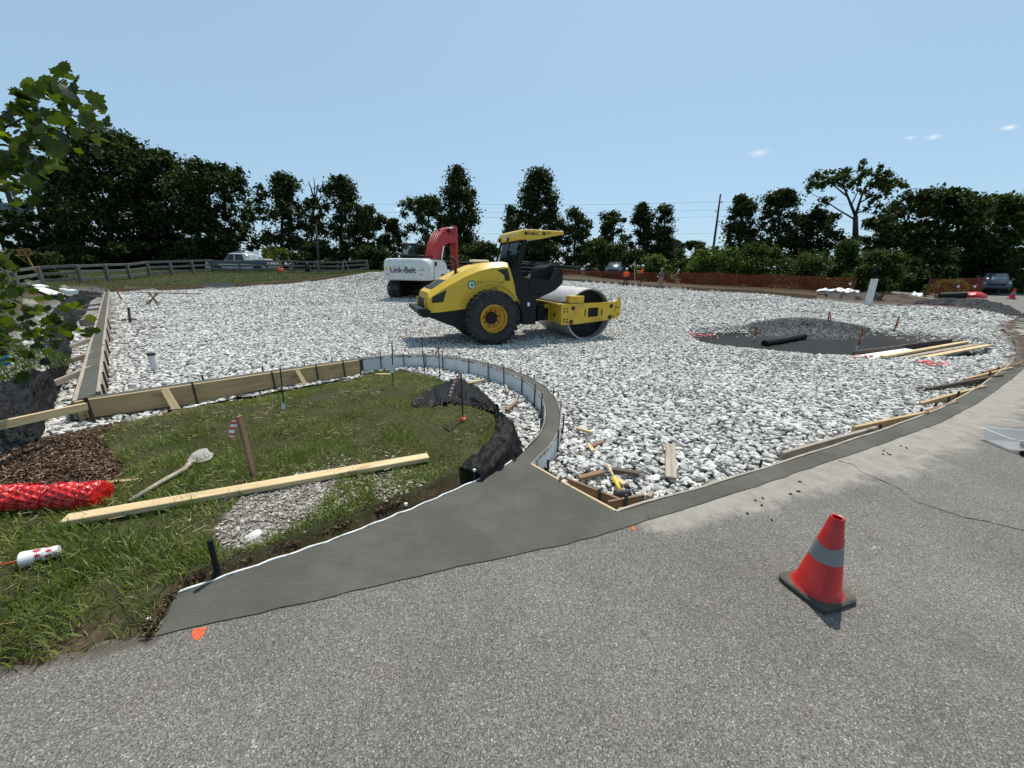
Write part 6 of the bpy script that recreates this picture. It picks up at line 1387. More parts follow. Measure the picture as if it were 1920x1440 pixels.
# ================================================================== people
plain('hivis', (.95, .10, .025), .75, var=.05); plain('dark_trousers', (.02, .022, .03), .85, var=.2); plain('khaki', (.22, .19, .15), .85, var=.15); plain('grey_shirt', (.09, .10, .10), .85, var=.15); plain('skin', (.36, .2, .13), .6, var=.1); plain('hard_hat', (.75, .75, .72), .35, var=.03); plain('boot', (.03, .022, .016), .8); plain('hair', (.03, .02, .015), .9)
def person(loc, rz, label, shirt, trousers, arms, hat='hard_hat', legspread=.12, step=0.0):
    P = []; Rr = []; E_ = []
    def v(p, r_, parent=None):
        P.append(p); Rr.append(r_)
        if parent is not None: E_.append((parent, len(P)-1))
        return len(P)-1
    pel = v((0, 0, .98), (.155, .12)); wa = v((0, 0, 1.12), (.145, .11), pel); ch = v((0, .0, 1.32), (.175, .125), wa); nk = v((0, 0, 1.47), (.075, .07), ch); n2 = v((0, .01, 1.54), (.055, .055), nk)
    h1 = v((0, .015, 1.62), (.075, .09), n2); h2 = v((0, .01, 1.70), (.08, .10), h1); h3 = v((0, 0, 1.77), (.06, .075), h2)
    for s in (-1, 1):
        hp = v((s*.10, 0, .92), (.10, .105), pel); kn = v((s*legspread, .02+s*step*.5, .50), (.068, .07), hp); an = v((s*(legspread+.02), s*step-.01, .10), (.045, .05), kn); v((s*(legspread+.04), s*step+.15, .05), (.045, .04), an)
        sh_, el, wr = arms[0 if s < 0 else 1]
        a = v((s*.20, 0, 1.41), (.075, .075), ch); b2 = v(el, (.052, .052), a); c2 = v(wr, (.036, .036), b2)
        d_ = Vector(wr)-Vector(el); d_.normalize(); sd2 = Vector((d_.y, -d_.x, 0)); sd2 = sd2.normalized() if sd2.length > .01 else Vector((1, 0, 0))
        pm = v(tuple(Vector(wr)+d_*.07), (.038, .026), c2)
        for k, off in enumerate((-.03, -.01, .01, .03)):
            f1_ = v(tuple(Vector(wr)+d_*.115+sd2*off), (.011, .011), pm); v(tuple(Vector(wr)+d_*(.16-.01*abs(k-1.5))+sd2*off+Vector((0, .012, 0))), (.009, .009), f1_)
        v(tuple(Vector(wr)+d_*.075+sd2*.06), (.011, .011), pm)
    me = bpy.data.meshes.new('person'); me.from_pydata(P, E_, []); o = bpy.data.objects.new('tmp_person', me); COL.objects.link(o)
    md = o.modifiers.new('s', 'SKIN'); md.use_smooth_shade = True
    for i, r_ in enumerate(Rr): me.skin_vertices[0].data[i].radius = r_; me.skin_vertices[0].data[i].use_root = (i == 0)
    o.modifiers.new('d', 'SUBSURF').levels = 1; bpy.context.view_layer.update(); dg = bpy.context.evaluated_depsgraph_get()
    m2 = bpy.data.meshes.new_from_object(o.evaluated_get(dg)); bpy.data.objects.remove(o)
    b2 = link('person', m2, [shirt, trousers, 'skin', 'boot']); b2.location = loc; b2.rotation_euler = (0, 0, rz); tag(b2, label, 'person')
    wrs = [Vector(arms[0][2]), Vector(arms[1][2])]
    for p in m2.polygons:
        c = p.center
        k = 0
        if c.z < .13: k = 3
        elif c.z < 1.0 and abs(c.x) < .24 and min((c-w_).length for w_ in wrs) > .2: k = 1
        if c.z > 1.50 and abs(c.x) < .14: k = 2
        if min((c-w_).length for w_ in wrs) < .17: k = 2
        p.material_index = k
    m2.shade_smooth()
    MB().lathe([(.155, 1.735), (.15, 1.745), (.118, 1.75), (.11, 1.81), (.08, 1.86), (.0, 1.88)], 'z', (0, 0, 0), 20).build('hard_hat', hat, b2, sm=True)
    MB().lathe([(.105, 1.66), (.108, 1.735), (.09, 1.75)], 'z', (0, -.01, 0), 16).build('hair', 'hair', b2, sm=True)
    MB().box((0, .105, 1.64), (.025, .04, .05), None, .01).build('nose', 'skin', b2)
    for s in (-1, 1): MB().box((s*.035, .096, 1.675), (.022, .012, .012)).build('eye', 'black_print', b2); MB().box((s*.098, 0, 1.65), (.02, .05, .06), None, .008).build('ear', 'skin', b2)
    MB().box((0, .098, 1.59), (.05, .012, .010)).build('mouth', 'brick_red', b2)
    return b2
def pscale(o, px, ty, by, Y):
    b_ = onto(px, by, TZ1); b_ = D(px, by, min(b_[1], Y)); Y = b_[1]; t_ = D(px, ty-1, Y); k = (t_[2]-b_[2])/1.88; o.scale = (k*1.05, k*1.05, k); o.location = tuple(b_)
down = lambda s: (None, (s*.27, -.02, 1.14), (s*.27, .08, .90)); fwd = lambda s: (None, (s*.27, .04, 1.13), (s*.14, .28, 1.06))
w1 = person((0, 0, 0), R(-20), 'worker in orange shirt and dark trousers seen from behind, at left of three', 'hivis', 'dark_trousers', (fwd(-1), fwd(1))); pscale(w1, 1172, 503, 537, 36.2)
w2 = person((0, 0, 0), R(70), 'worker in orange shirt holding a tall pale rod', 'hivis', 'dark_trousers', (fwd(-1), (None, (.27, .10, 1.2), (.2, .42, 1.22))), step=.05); pscale(w2, 1202, 497, 531, 37.5)
w3 = person((0, 0, 0), R(120), 'worker in grey shirt and tan trousers standing at right of three', 'grey_shirt', 'khaki', (down(-1), fwd(1)), 'grey_stone', step=.06); pscale(w3, 1237, 503, 541, 35)
Yr = w2.location[1]-.1; b_ = D(1190, 527, Yr); t_ = D(1190.5, 488, Yr); tag(MB().bar((0, 0, 0), tuple(t_-b_), .06, .05, (0, 1, 0)).build('grade_rod', 'grey_wood'), 'tall pale measuring rod held by the middle worker', 'measuring rod').location = tuple(b_)

# ================================================================== poles, wires, sign, far buildings
plain('pole_wood', (.06, .05, .042), .9, var=.3)
def pole(bx, by, tx, ty, Y, r_, label, arms=()):
    b_, t_ = D(bx, by, Y), D(tx, ty, Y); o = empty('utility_pole', tuple(b_)); tag(o, label, 'utility pole'); d = t_-b_
    MB().tube([(0, 0, -.5), tuple(d*.5), tuple(d)], [r_*1.2, r_, r_*.75], 10).build('shaft', 'pole_wood', o, sm=True)
    for f, w_, side in arms:
        c = d*f; a_ = MB().bar((c[0]-w_*(1 if side <= 0 else .15), c[1], c[2]), (c[0]+w_*(1 if side >= 0 else .15), c[1], c[2]), .12, .1).build('crossarm', 'pole_wood', o)
        for s in ((-1,) if side < 0 else (1,) if side > 0 else (-1, 1)): MB().lathe([(0, .25), (.07, .22), (.09, .08), (.04, .02)], 'z', (c[0]+s*w_*.9, c[1], c[2]), 8).build('insulator', 'dark_steel', a_)
    return o
pole(1337, 470, 1351, 364, 85, .2, 'tall utility pole with side arms against the sky at right', ((.86, .6, 1), (.70, .6, -1), (.52, .6, 1), (.06, .9, 0), (.0, .7, 0)))
pole(34, 420, -4, 306, 60, .28, 'leftmost leaning utility pole behind the sapling leaves', ((.8, 1.2, 0), (.3, 1.2, 0))); pole(77, 400, 52, 312, 62, .3, 'second utility pole from the left behind the sapling leaves', ((.5, 1.0, 0),))
pole(599, 508, 592, 422, 43.5, .12, 'slim pole rising behind the rail fence before the trees')
plain('wire', (.10, .12, .14), .6)
def wire(pts_, Y, label, r_=.02):
    L = [D(x, y, Y) for x, y in pts_]; O_ = L[0]; P_ = []
    for i in range(len(L)-1):
        for k in range(9): f = k/8; q = L[i]*(1-f)+L[i+1]*f-O_; q[2] -= 1.2*f*(1-f); P_.append(tuple(q))
    o = MB().tube(P_, r_, 4).build('power_line', 'wire'); o.location = tuple(O_); tag(o, label, 'power line', 'power lines behind the trees')
for k, (y0, y1, y2, y3) in enumerate([(376, 383, 382, 371), (391, 398, 397, 395), (402, 407, 410, 408), (430, 438, 441, 437)]):
    wire([(440, y0), (900, y1), (1349 if k else 1351, y2-4), (1930, y3+12)], 85, '%s power line from the top crossing the sky behind the trees' % ORD[k])
def mk_sign():
    plain('sign_yellow', (.26, .12, .012), .7, var=.12)
mk_sign(); b_ = D(72, 506, 24.4); t_ = D(44, 470, 24.4); sg = empty('road_sign', tuple(b_)); d = t_-b_; tag(sg, 'yellow and black arrow sign on a leaning post behind the left fence', 'road sign')
MB().bar((0, 0, -.8), tuple(d), .06, .06, (0, 1, 0)).build('post', 'sign_yellow', sg)
pl_ = MB().box((0, 0, 0), (.95, .03, .62), None, .01).build('panel', 'sign_yellow', sg); pl_.scale = (.62,)*3; pl_.location = tuple(d*.92); pl_.rotation_euler = (0, R(-8), R(25))
MB().add([(-.38, -.02, .18), (-.18, -.02, .18), (.02, -.02, 0), (-.18, -.02, -.18), (-.38, -.02, -.18), (-.18, -.02, 0)], [(0, 1, 2, 5), (5, 2, 3, 4)]).add([(.05, -.02, .22), (.2, -.02, .22), (.4, -.02, 0), (.2, -.02, -.22), (.05, -.02, -.22), (.22, -.02, 0)], [(0, 1, 2, 5), (5, 2, 3, 4)]).build('arrow_mark', 'black_print', pl_, fix=False)
plain('panel_grey', (.13, .16, .18), .7, var=.2); plain('far_brick', (.06, .035, .03), .8, var=.3)
b_ = D(18, 400, 70); bb = empty('billboard', (b_[0], b_[1], b_[2])); tag(bb, 'large grey billboard far behind the left poles', 'billboard')
MB().box((0, 0, .6), (8, .5, 2.0), None, .05).build('panel', 'panel_grey', bb); MB().box((0, -.6, -.7), (9, 1.2, .15)).build('catwalk', 'pole_wood', bb)
for x in (-3, 0, 3): MB().tube([(x, 0, -9), (x, 0, -.4)], .2, 8).build('leg', 'pole_wood', bb)
b_ = D(1258, 470, 120); bd = empty('building', (b_[0], b_[1], b_[2]-4)); tag(bd, 'dark far building with a rounded roof between the trees', 'building')
MB().box((0, 4, 2.7), (7, 8, 5.4)).build('wall', 'far_brick', bd); MB().prism([(x, 5.35+(z-7.9)*.55) for x, z in arc(0, 7.9, 3.5, 0, 180, 14)], 0, 8).build('roof', 'far_brick', bd)
for x in (-2.2, 0, 2.2): MB().box((x, -.02, 3.6), (1.1, .08, 1.6)).build('window', 'car_glass', bd)
# survey gear and bits on the far left bank
b_ = D(524, 509, 37.2); tp = empty('tripod', tuple(b_)); tag(tp, 'surveyor tripod with a level standing by the fence', 'tripod')
for a in (0, 2.1, 4.2): MB().tube([(.45*math.cos(a), .45*math.sin(a), 0), (.04*math.cos(a), .04*math.sin(a), 1.25)], .025, 6).build('leg', 'grey_wood', tp)
MB().box((0, 0, 1.33), (.2, .16, .18), None, .03).build('level', 'dark_steel', tp); MB().box((.25, -.2, .15), (.4, .3, .3), None, .05).build('case', 'orange_ribbon', tp)
b_ = D(577, 510, 36); tag(MB().lathe([(0, 0), (.18, .02), (.2, .4), (.14, .75), (.0, .85)], 'z', (0, 0, 0), 12).build('tool_bag', 'machine_black', sm=True), 'upright black tool bag on the bank by the fence', 'bag').location = tuple(b_)
b_ = D(648, 508, 37.6); tp = empty('tripod', tuple(b_)); tag(tp, 'second folded tripod leaning by the right end of the rail fence', 'tripod')
for a in (0, .9, 4.2): MB().tube([(.35*math.cos(a), .35*math.sin(a), 0), (.04*math.cos(a), .04*math.sin(a), .95)], .022, 6).build('leg', 'grey_wood', tp)
MB().box((0, 0, 1.0), (.12, .12, .1), None, .02).build('head', 'dark_steel', tp)
for k, (a, b2, lb) in enumerate([((60, 535), (82, 541), 'upper of two white planks beside the sapling'), ((72, 543), (108, 556), 'lower and longer of two white planks beside the sapling'), ((120, 547), (140, 552), 'small white board stack at the far end of the black fabric')]):
    plank('plank', onto(*a, GRN1)+np.array([0, 0, .1]), onto(*b2, GRN1)+np.array([0, 0, .1]), .5 if k < 2 else .3, .05 if k < 2 else .2, 'white_paint', lb, 'plank')
b_ = onto(12, 685, GRN1); tag(MB().lathe([(0, 0), (.05, 0), (.06, .14), (.055, .14), (.045, .01)], 'z', (0, 0, 0), 16).build('blue_tub', plain('tub_blue', (.03, .22, .42), .4), auto=40), 'small blue plastic tub in the grass at the left edge', 'tub').location = tuple(b_)
for k, (px, py, lb) in enumerate([(388, 510, 'first white stick on the left bank'), (437, 524, 'second white stick, before the back form boards'), (492, 522, 'third white stick, before the back form boards'), (533, 521, 'fourth white stick, before the back form boards')]):
    b_ = D(px, py, 33+k); plank('wood_lath', b_, b_+np.array([.5, -.3, .25]), .07, .03, 'new_wood', lb, 'lath')
# ================================================================== trees
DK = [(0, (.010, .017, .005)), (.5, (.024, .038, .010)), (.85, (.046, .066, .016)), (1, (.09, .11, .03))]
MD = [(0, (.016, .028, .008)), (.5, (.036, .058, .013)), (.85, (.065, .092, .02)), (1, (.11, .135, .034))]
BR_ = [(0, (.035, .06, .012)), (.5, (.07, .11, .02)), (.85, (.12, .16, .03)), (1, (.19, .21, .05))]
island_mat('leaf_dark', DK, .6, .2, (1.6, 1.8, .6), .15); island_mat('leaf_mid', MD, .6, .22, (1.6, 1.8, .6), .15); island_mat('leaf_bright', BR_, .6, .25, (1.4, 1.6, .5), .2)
plain('bark', (.055, .045, .036), .9, var=.35, vs=8, bs=.5, bscale=12)
def leaves(C, n, size, rng, mat, name, parent, spread, up=.35):
    """n leaves in clumps round the centres C (k,4: x,y,z,radius)"""
    k = rng.integers(0, len(C), n); d = rng.normal(size=(n, 3)); d /= np.linalg.norm(d, axis=1)[:, None]
    r_ = np.abs(rng.normal(0, .6, n)); r_ = np.where(r_ > 1.05, rng.uniform(0, 1, n), r_)
    P = C[k, :3] + d*(C[k, 3]*r_)[:, None]*np.array([1, 1, .85])
    P[:, 2] = np.maximum(P[:, 2], .02)
    nn = rng.normal(size=(n, 3)); nn[:, 2] += up*2; nn /= np.linalg.norm(nn, axis=1)[:, None]
    t = np.cross(nn, rng.normal(size=(n, 3))); t /= np.linalg.norm(t, axis=1)[:, None]; b_ = np.cross(nn, t)
    s = size*rng.uniform(.55, 1.35, n)[:, None]
    V_ = np.stack([P-t*s*.62, P-b_*s*.36+nn*s*.08, P+t*s*.62, P+b_*s*.36+nn*s*.08], 1).reshape(-1, 3); i4 = np.arange(n)*4
    return npmesh(name, V_, [np.stack([i4, i4+1, i4+2, i4+3], 1)], mat, parent)
def tree(px, ytop, hw_px, Y, label, kind='leaf_dark', n=9000, size=.26, low=.06, seed=0, shape='round', clumps=70, cat='tree', name='tree', group='trees behind the lot', lean=0.0, ybase=None):
    rng = np.random.default_rng(900+seed)
    top = D(px, ytop, Y); g = GRN1(top[0], Y) if ybase is None else D(px, ybase, Y)[2]
    H_ = top[2]-g; bx = D(px-lean, 505, Y)[0]; hw = abs(D(px+hw_px, 480, Y)[0]-D(px, 480, Y)[0])
    root = empty(name, (bx, Y, g)); tag(root, label, cat, group)
    C = []
    tries = 0
    while len(C) < clumps and tries < 4000:
        tries += 1
        f = rng.uniform(low, 1.0)
        if shape == 'round': w_ = hw*math.sqrt(max(.02, 1-((f-.45)/.57)**2))
        elif shape == 'column': w_ = hw*(.95 if f < .45 else .95-.75*((f-.45)/.55)**1.3)
        elif shape == 'cone': w_ = hw*(1.05-f)
        else: w_ = hw*math.sqrt(max(.02, 1-f**2.2))                 # bush
        a = rng.uniform(0, 6.283); w_ *= .62+.85*float(vnoise(f*4.5+7, round(math.cos(a))*3+round(math.sin(a))+9, seed)); r_ = w_*rng.uniform(.25, .95)
        cr = min(.12*H_*rng.uniform(.3, 1.2), hw*.5)
        if shape == 'bush': cr = .36*min(H_, hw)*rng.uniform(.6, 1.1); r_ = w_*rng.uniform(.1, .9); f = min(f, .86)
        C.append((math.cos(a)*r_+(top[0]-bx)*f, math.sin(a)*r_*.8, min(f*H_, H_-cr*.6), cr))
    # the tip
    C.append((top[0]-bx, 0, H_-.03*H_, .045*H_)); C = np.array(C)
    if shape != 'bush':
        mb = MB(); tr_ = max(.10, H_*.018)
        mb.tube([(0, 0, -.3), ((top[0]-bx)*.3+.1*rng.normal(), 0, H_*.35), ((top[0]-bx)*.7+.15*rng.normal(), 0, H_*.7), (top[0]-bx, 0, H_*.93)], [tr_*1.25, tr_, tr_*.6, tr_*.15], 8)
        trunk = mb.build('trunk', 'bark', root, sm=True); lb = MB()
        for q in C[rng.permutation(len(C))[:22]]:
            z0 = max(.12*H_, q[2]-.22*H_-rng.uniform(0, .1)*H_); f0 = z0/H_; p0 = ((top[0]-bx)*f0, 0, z0); mid = ((p0[0]+q[0])*.5, q[1]*.45, (z0+q[2])*.5-.03*H_)
            lb.tube([p0, mid, tuple(q[:3])], [tr_*.42*(1.1-f0), tr_*.28*(1.1-f0), tr_*.1], 5)
        lb.build('limbs', 'bark', root, sm=True); root.children[-1]['kind'] = 'stuff'
    else:
        mb = MB()
        for q in C[:8]: mb.tube([(q[0]*.2, q[1]*.2, -.1), (q[0]*.6, q[1]*.6, q[2]*.6), tuple(q[:3])], [.05, .035, .015], 5)
        mb.build('stems', 'bark', root, sm=True); root.children[-1]['kind'] = 'stuff'
    n = int(n*2.4)
    cr = leaves(C, n, size*.92, rng, kind, 'crown', root, 1.0)
    return root
T = [ # px, top, half width px, distance, label, material, n, leaf, low, shape, clumps
 (210, 248, 130, 47, 'largest dark tree at left, its crown reaching highest behind the fence', 'leaf_dark', 20000, .34, .03, 'round', 170),
 (120, 300, 70, 50, 'dark tree behind the left end of the fence, overlapped by sapling leaves', 'leaf_dark', 8000, .34, .05, 'round', 60),
 (395, 306, 98, 48, 'rounded dark tree above the pickup truck', 'leaf_dark', 15000, .32, .03, 'round', 130),
 (312, 286, 78, 50, 'dark tree filling the dip between the two big left crowns', 'leaf_dark', 10000, .34, .03, 'round', 90),
 (530, 326, 54, 50, 'upright dark tree right of the pickup, with gaps of sky', 'leaf_dark', 7000, .30, .05, 'column', 60),
 (585, 372, 34, 50, 'thin half-bare tree between two fuller ones behind the slim pole', 'leaf_dark', 1900, .28, .1, 'round', 24),
 (640, 330, 62, 51, 'dark tree with visible limbs left of the excavator', 'leaf_dark', 7500, .30, .04, 'column', 60),
 (690, 385, 42, 49, 'low dark tree just left of the excavator', 'leaf_dark', 5500, .30, .03, 'round', 40),
 (738, 410, 36, 49, 'short pointed dark tree behind the excavator cab', 'leaf_dark', 4500, .28, .02, 'column', 34),
 (800, 368, 52, 52, 'broad mid-green tree behind the excavator arm', 'leaf_mid', 7500, .30, .03, 'round', 55),
 (862, 312, 52, 53, 'tall tree right of the excavator arm, tallest left of the roller', 'leaf_dark', 9500, .30, .03, 'column', 75),
 (958, 386, 28, 54, 'small conical tree above the left end of the roller roof', 'leaf_mid', 3500, .27, .04, 'column', 28),
 (1010, 316, 50, 53, 'tall dark tree rising right above the roller roof', 'leaf_dark', 10500, .30, .03, 'column', 80),
 (1080, 390, 38, 52, 'dark tree right of the roller roof', 'leaf_dark', 5500, .29, .03, 'round', 42),
 (1150, 396, 36, 56, 'rounded tree above the far dark car', 'leaf_dark', 5500, .29, .04, 'round', 44),
 (1208, 380, 32, 55, 'left of two joined upright trees above the workers', 'leaf_dark', 5200, .29, .03, 'column', 42),
 (1246, 384, 30, 55, 'right of two joined upright trees above the workers', 'leaf_dark', 4600, .29, .03, 'column', 38),
 (1298, 452, 44, 62, 'low dark tree below the tall utility pole', 'leaf_dark', 5000, .32, .0, 'round', 34),
 (1392, 364, 42, 48, 'dark tree with a feathery top right of the utility pole', 'leaf_dark', 7500, .28, .03, 'column', 60),
 (1462, 356, 50, 48, 'bushy dark tree left of the open-crowned tree', 'leaf_dark', 9000, .28, .03, 'round', 70),
 (1535, 392, 52, 47, 'dark tree in front of the open-crowned tree', 'leaf_dark', 8000, .28, .03, 'round', 60),
 (1648, 410, 40, 47, 'low dark tree right of the open-crowned trunk', 'leaf_dark', 5500, .27, .02, 'round', 42),
 (1700, 420, 50, 42, 'dark tree low between the open-crowned tree and the windblown one', 'leaf_dark', 6000, .28, .03, 'round', 50),
 (1765, 354, 100, 37, 'large windblown dark tree behind the dark car', 'leaf_dark', 17000, .27, .03, 'round', 110),
 (1880, 366, 82, 36, 'windblown green tree at the right frame edge', 'leaf_mid', 13000, .27, .03, 'round', 80),
 (2010, 350, 95, 36, 'tree cut off by the right frame edge', 'leaf_dark', 6000, .26, .03, 'round', 60),
 (40, 398, 80, 44, 'low tree at the far left below the billboard', 'leaf_dark', 7000, .32, .02, 'round', 50),
]
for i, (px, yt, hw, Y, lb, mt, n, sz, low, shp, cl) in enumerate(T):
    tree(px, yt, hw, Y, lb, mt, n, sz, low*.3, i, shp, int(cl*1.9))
BU = [(35, 470, 75, 26, 'dark shrub behind the near end of the left fence', 'leaf_dark', 5000, .18), (140, 462, 80, 42, 'dark undergrowth behind the fence at left', 'leaf_dark', 5500, .3), (260, 455, 95, 45, 'dark undergrowth below the largest tree', 'leaf_dark', 6000, .32), (380, 452, 85, 46, 'dark undergrowth behind the pickup cab', 'leaf_dark', 5500, .32),
 (510, 465, 34, 44, 'sunlit small bush at the tail of the pickup', 'leaf_bright', 2600, .22), (585, 455, 62, 47, 'dark undergrowth behind the slim pole', 'leaf_dark', 4500, .3), (690, 462, 62, 46, 'dark undergrowth left of the excavator', 'leaf_dark', 4500, .3), (800, 460, 70, 48, 'dark undergrowth behind the excavator', 'leaf_dark', 4500, .3), (900, 455, 60, 49, 'dark undergrowth behind the roller hood', 'leaf_dark', 4500, .3),
 (1010, 455, 70, 50, 'dark undergrowth behind the roller cab', 'leaf_dark', 4500, .3), (1125, 448, 56, 50, 'vine-covered bush right of the roller cab', 'leaf_mid', 4500, .28), (1190, 470, 60, 52, 'dark undergrowth behind the far car', 'leaf_dark', 4000, .3),
 (1232, 478, 40, 42, 'bright bush behind the middle worker', 'leaf_bright', 3500, .2), (1300, 482, 45, 40, 'low green bush right of the workers', 'leaf_mid', 3500, .2), (1345, 462, 62, 37, 'broad vine-covered bush, left of the sunlit pair behind the safety fence', 'leaf_bright', 6500, .2), (1420, 456, 62, 36, 'broad vine-covered bush, right of the sunlit pair behind the safety fence', 'leaf_mid', 6500, .2),
 (1525, 470, 62, 33, 'olive bush behind the right half of the safety fence', 'leaf_mid', 6000, .19), (1590, 448, 50, 36, 'taller green bush left of the yellowish one', 'leaf_mid', 5000, .2), (1650, 468, 52, 31, 'yellowish-olive bush behind the leaning white post', 'leaf_mid', 5500, .18), (1740, 470, 60, 34, 'dark undergrowth left of the dark car', 'leaf_dark', 5000, .22), (1850, 470, 70, 42, 'dark undergrowth behind the dark car', 'leaf_dark', 5000, .25), (1915, 512, 32, 35, 'bright low bush right of the dark car', 'leaf_bright', 2600, .16), (1790, 524, 36, 27, 'weedy clump growing through the safety fence', 'leaf_bright', 2200, .12), (1990, 480, 70, 38, 'undergrowth at the right frame edge', 'leaf_dark', 3000, .25)]
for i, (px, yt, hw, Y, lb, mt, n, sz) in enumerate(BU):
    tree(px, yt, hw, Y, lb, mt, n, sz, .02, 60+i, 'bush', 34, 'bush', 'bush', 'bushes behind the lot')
tree(1112, 474, 16, 43.5, 'small young conifer behind the far fence', 'leaf_dark', 1500, .16, .05, 99, 'cone', 24, 'tree', 'conifer_tree')
# open-crowned tree
def open_tree():
    rng = np.random.default_rng(77); Y = 46; base = D(1603, 505, Y); g = GRN1(base[0], Y); root = empty('tree', (base[0], Y, g)); tag(root, 'tall tree with a bare forked trunk and thin open crown', 'tree', 'trees behind the lot')
    def L(px, py, dy=0): p = D(px, py, Y+dy); return (p[0]-base[0], p[1]-Y, p[2]-g)
    z = (0, 0, 0); st = [[(L(1603, 500), .32), (L(1604, 440), .27), (L(1604, 405), .22)]]
    br = [[(1604, 405), (1592, 375), (1580, 345), (1586, 318)], [(1604, 405), (1612, 378), (1622, 350), (1640, 332)], [(1588, 368), (1560, 345), (1530, 340)], [(1582, 350), (1552, 330), (1530, 352)], [(1612, 380), (1640, 365), (1672, 352)], [(1618, 362), (1650, 345), (1682, 350)], [(1625, 350), (1652, 338), (1665, 335)],
          [(1606, 400), (1635, 388), (1668, 385)], [(1600, 410), (1570, 392), (1545, 375), (1520, 362)], [(1590, 325), (1605, 320), (1618, 322)], [(1586, 330), (1568, 328), (1555, 336)], [(1640, 332), (1648, 328), (1655, 338)], [(1596, 385), (1608, 360), (1604, 335)]]
    mb = MB(); mb.tube([p for p, r_ in st[0]], [r_ for p, r_ in st[0]], 8); mb.build('trunk', 'bark', root, sm=True); C = []
    lm = MB()
    for k, b_ in enumerate(br):
        dy = rng.uniform(-2, 2); P_ = [L(x, y, dy*i/(len(b_)-1)) for i, (x, y) in enumerate(b_)]; r0 = .16 if k < 2 else .085
        lm.tube(P_, [r0*(1-.75*i/(len(P_)-1)) for i in range(len(P_))], 6)
        for f in np.linspace(.55, 1.05, 7): 
            q = np.array([np.interp(f*(len(P_)-1), range(len(P_)), [p[j] for p in P_]) for j in range(3)]); C.append((*(q+rng.normal(0, .45, 3)), rng.uniform(.35, .8)))
    lm.build('limbs', 'bark', root, sm=True); root.children[-1]['kind'] = 'stuff'
    leaves(np.array(C), 5200, .27, rng, 'leaf_mid', 'crown', root, 1)
open_tree()
# bare twigs of the half-dead tree
b_ = D(588, 372, 50); o = empty('bare_tree', (b_[0], 50, b_[2])); tag(o, 'bare dead treetop standing above the crowns left of centre', 'tree')
mb = MB(); 
for a in ([(588, 420), (589, 380), (590, 345), (588, 332)], [(589, 375), (583, 352), (578, 340)], [(589, 380), (594, 358), (596, 345)], [(588, 395), (600, 372), (608, 365)]):
    mb.tube([tuple(D(x, y, 50)-np.array([b_[0], 50, b_[2]])) for x, y in a], [.12, .08, .05, .03][:len(a)], 5)
mb.build('trunk', 'bark', o, sm=True)
# ================================================================== young broadleaf tree at the left edge
island_mat('sapling_leaf', [(0, (.03, .055, .012)), (1, (.03, .055, .012))], .42, .36, (2.5, 2.4, .4), .3)
def mk_sap():
    m = MATS['sapling_leaf']; t = m.node_tree; oi = N(t, 'ShaderNodeObjectInfo'); b = t.nodes['Principled BSDF']
    c = ramp(t, oi.outputs['Random'], [(0, (.014, .027, .008)), (.5, (.026, .048, .012)), (.8, (.05, .08, .016)), (1, (.10, .13, .022))])
    for l in list(t.links):
        if l.to_socket == b.inputs['Base Color']: t.links.remove(l)
    t.links.new(c, b.inputs['Base Color'])
    for n in t.nodes:
        if n.type == 'MIX':
            t.links.new(c, n.inputs[6])
mk_sap()
def leaf_mesh(k):
    rng = random.Random(k); out = [(0, -.5), (.10, -.42), (.30, -.46), (.34, -.30), (.55, -.22), (.42, -.02), (.50, .18), (.30, .16), (.24, .34), (.10, .36), (0, .56)]
    out = [(x*(1+rng.uniform(-.12, .12)), y+rng.uniform(-.03, .03)) for x, y in out]; pts_ = out+[(-x*rng.uniform(.88, 1.1), y) for x, y in out[-2:0:-1]]
    vs = [(0, 0, 0)]+[(x, y, -.28*x*x-.22*(y*y)+rng.uniform(-.03, .03)) for x, y in pts_]; n = len(pts_)
    me = bpy.data.meshes.new('leaf'); me.from_pydata(vs, [], [(0, 1+i, 1+(i+1) % n) for i in range(n)]); me.materials.append(MATS['sapling_leaf']); me.shade_smooth(); return me
LM = [leaf_mesh(k) for k in range(5)]
sx = D(-190, 640, 3.5); sp_ = empty('young_tree', (sx[0], 3.5, GRN1(sx[0], 3.5))); tag(sp_, 'young broadleaf tree reaching in with big leaves from the left edge', 'tree'); O_ = np.array(sp_.location)
MB().tube([(0, 0, -.1), (.03, 0, 1.2), (0, .05, 2.4), (-.05, .05, 3.3)], [.06, .05, .035, .02], 8).build('trunk', 'bark', sp_, sm=True)
rng = np.random.default_rng(31); nl = 0; EXTRA = []
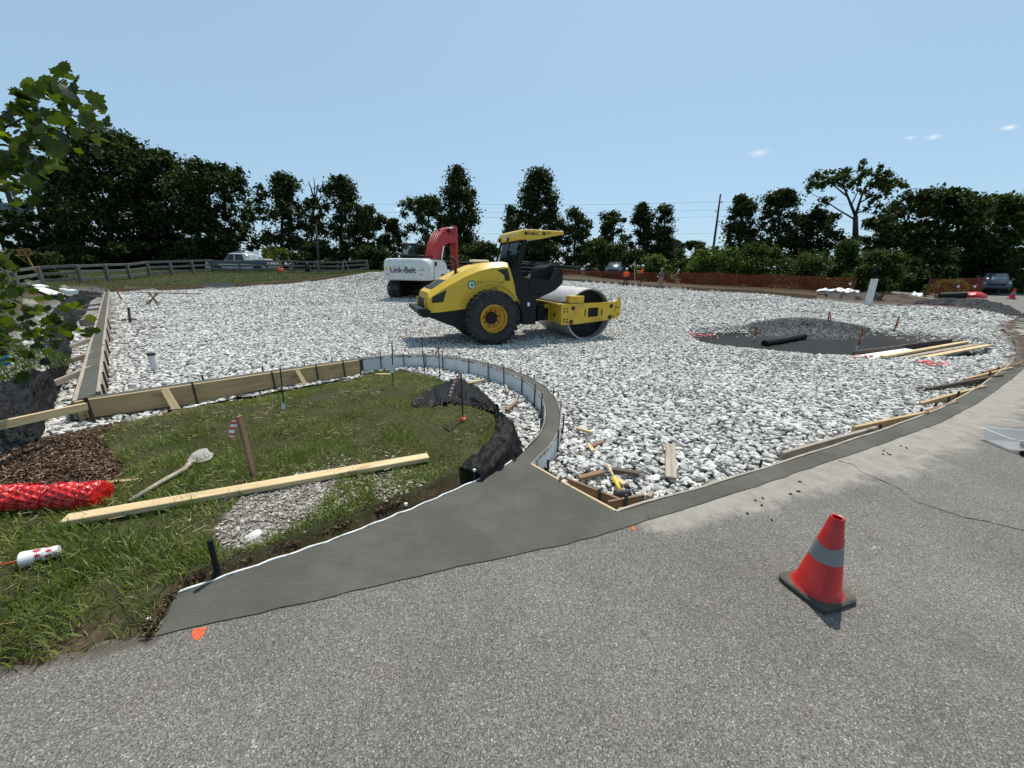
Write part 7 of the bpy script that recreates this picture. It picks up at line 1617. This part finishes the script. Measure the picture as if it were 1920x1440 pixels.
for bi, (path, dep, cnt, spr) in enumerate([([(-190, 330), (-40, 250), (40, 190), (95, 165), (120, 148)], 3.2, 55, 20), ([(-190, 340), (-30, 260), (60, 212), (130, 210), (200, 246)], 3.4, 90, 24), ([(-190, 360), (-20, 285), (40, 280), (90, 305)], 3.1, 75, 26), ([(-190, 380), (-30, 320), (30, 330), (45, 365)], 3.3, 50, 26),
      ([(-190, 520), (-40, 490), (0, 500), (30, 530)], 3.6, 40, 26), ([(-190, 540), (-20, 540), (40, 570), (100, 590), (140, 600)], 3.5, 80, 26), ([(-190, 590), (-20, 590), (40, 610), (95, 640)], 3.3, 70, 26), ([(-190, 620), (-20, 620), (15, 650), (45, 670)], 3.4, 34, 20)]):
    P_ = [D(x, y, dep+rng.uniform(-.15, .15))-O_ for x, y in path]; P_[0] = np.array([0, .03, max(.3, P_[0][2])])
    b_ = MB().tube([tuple(p) for p in smooth(resample(P_, .08), 2)], list(np.linspace(.016, .004, len(resample(P_, .08)))), 5).build('branch', 'bark', sp_, sm=True)
    for k in range(cnt):
        f = rng.uniform(.30, 1.02)**.85; xi = f*(len(path)-1); x = np.interp(xi, range(len(path)), [p[0] for p in path])+rng.normal(0, spr*.75); y = np.interp(xi, range(len(path)), [p[1] for p in path])+rng.normal(0, spr)+4
        c = D(x, y, dep+rng.normal(0, .22))-O_; far = k >= cnt*.62; nl += 1
        if far or k % 10 in (3, 7): (rng.uniform() < .65) and EXTRA.append((c, rng.uniform(.055, .12), rng.normal(R(35), .6), rng.normal(0, .6), rng.normal(R(-100), .8))); continue
        o = bpy.data.objects.new('leaf', LM[rng.integers(0, 5)]); COL.objects.link(o); o.parent = sp_; o.location = tuple(c); s = rng.uniform(.055, .118); o.scale = (s, s, s)
        o.rotation_euler = (rng.normal(R(35), .6), rng.normal(0, .6), rng.normal(R(-100), .8))

V_, F_ = [], []
for c, s, a, b_, g_ in EXTRA:
    me = LM[len(V_) % 5]; M_ = Matrix.Translation(tuple(c)) @ Euler((a, b_, g_)).to_matrix().to_4x4() @ Matrix.Scale(s, 4); off = len(V_)
    vs = [tuple(M_ @ v.co) for v in me.vertices]; V_ += vs; F_ += [tuple(i+off for i in p.vertices) for p in me.polygons]
island_mat('sapling_leaf_mass', [(0, (.010, .02, .006)), (.6, (.02, .038, .010)), (1, (.05, .08, .016))], .42, .36, (2.5, 2.4, .4), .3)
MB().add(V_, F_).build('foliage', 'sapling_leaf_mass', sp_, fix=False, sm=True)['kind'] = 'stuff'
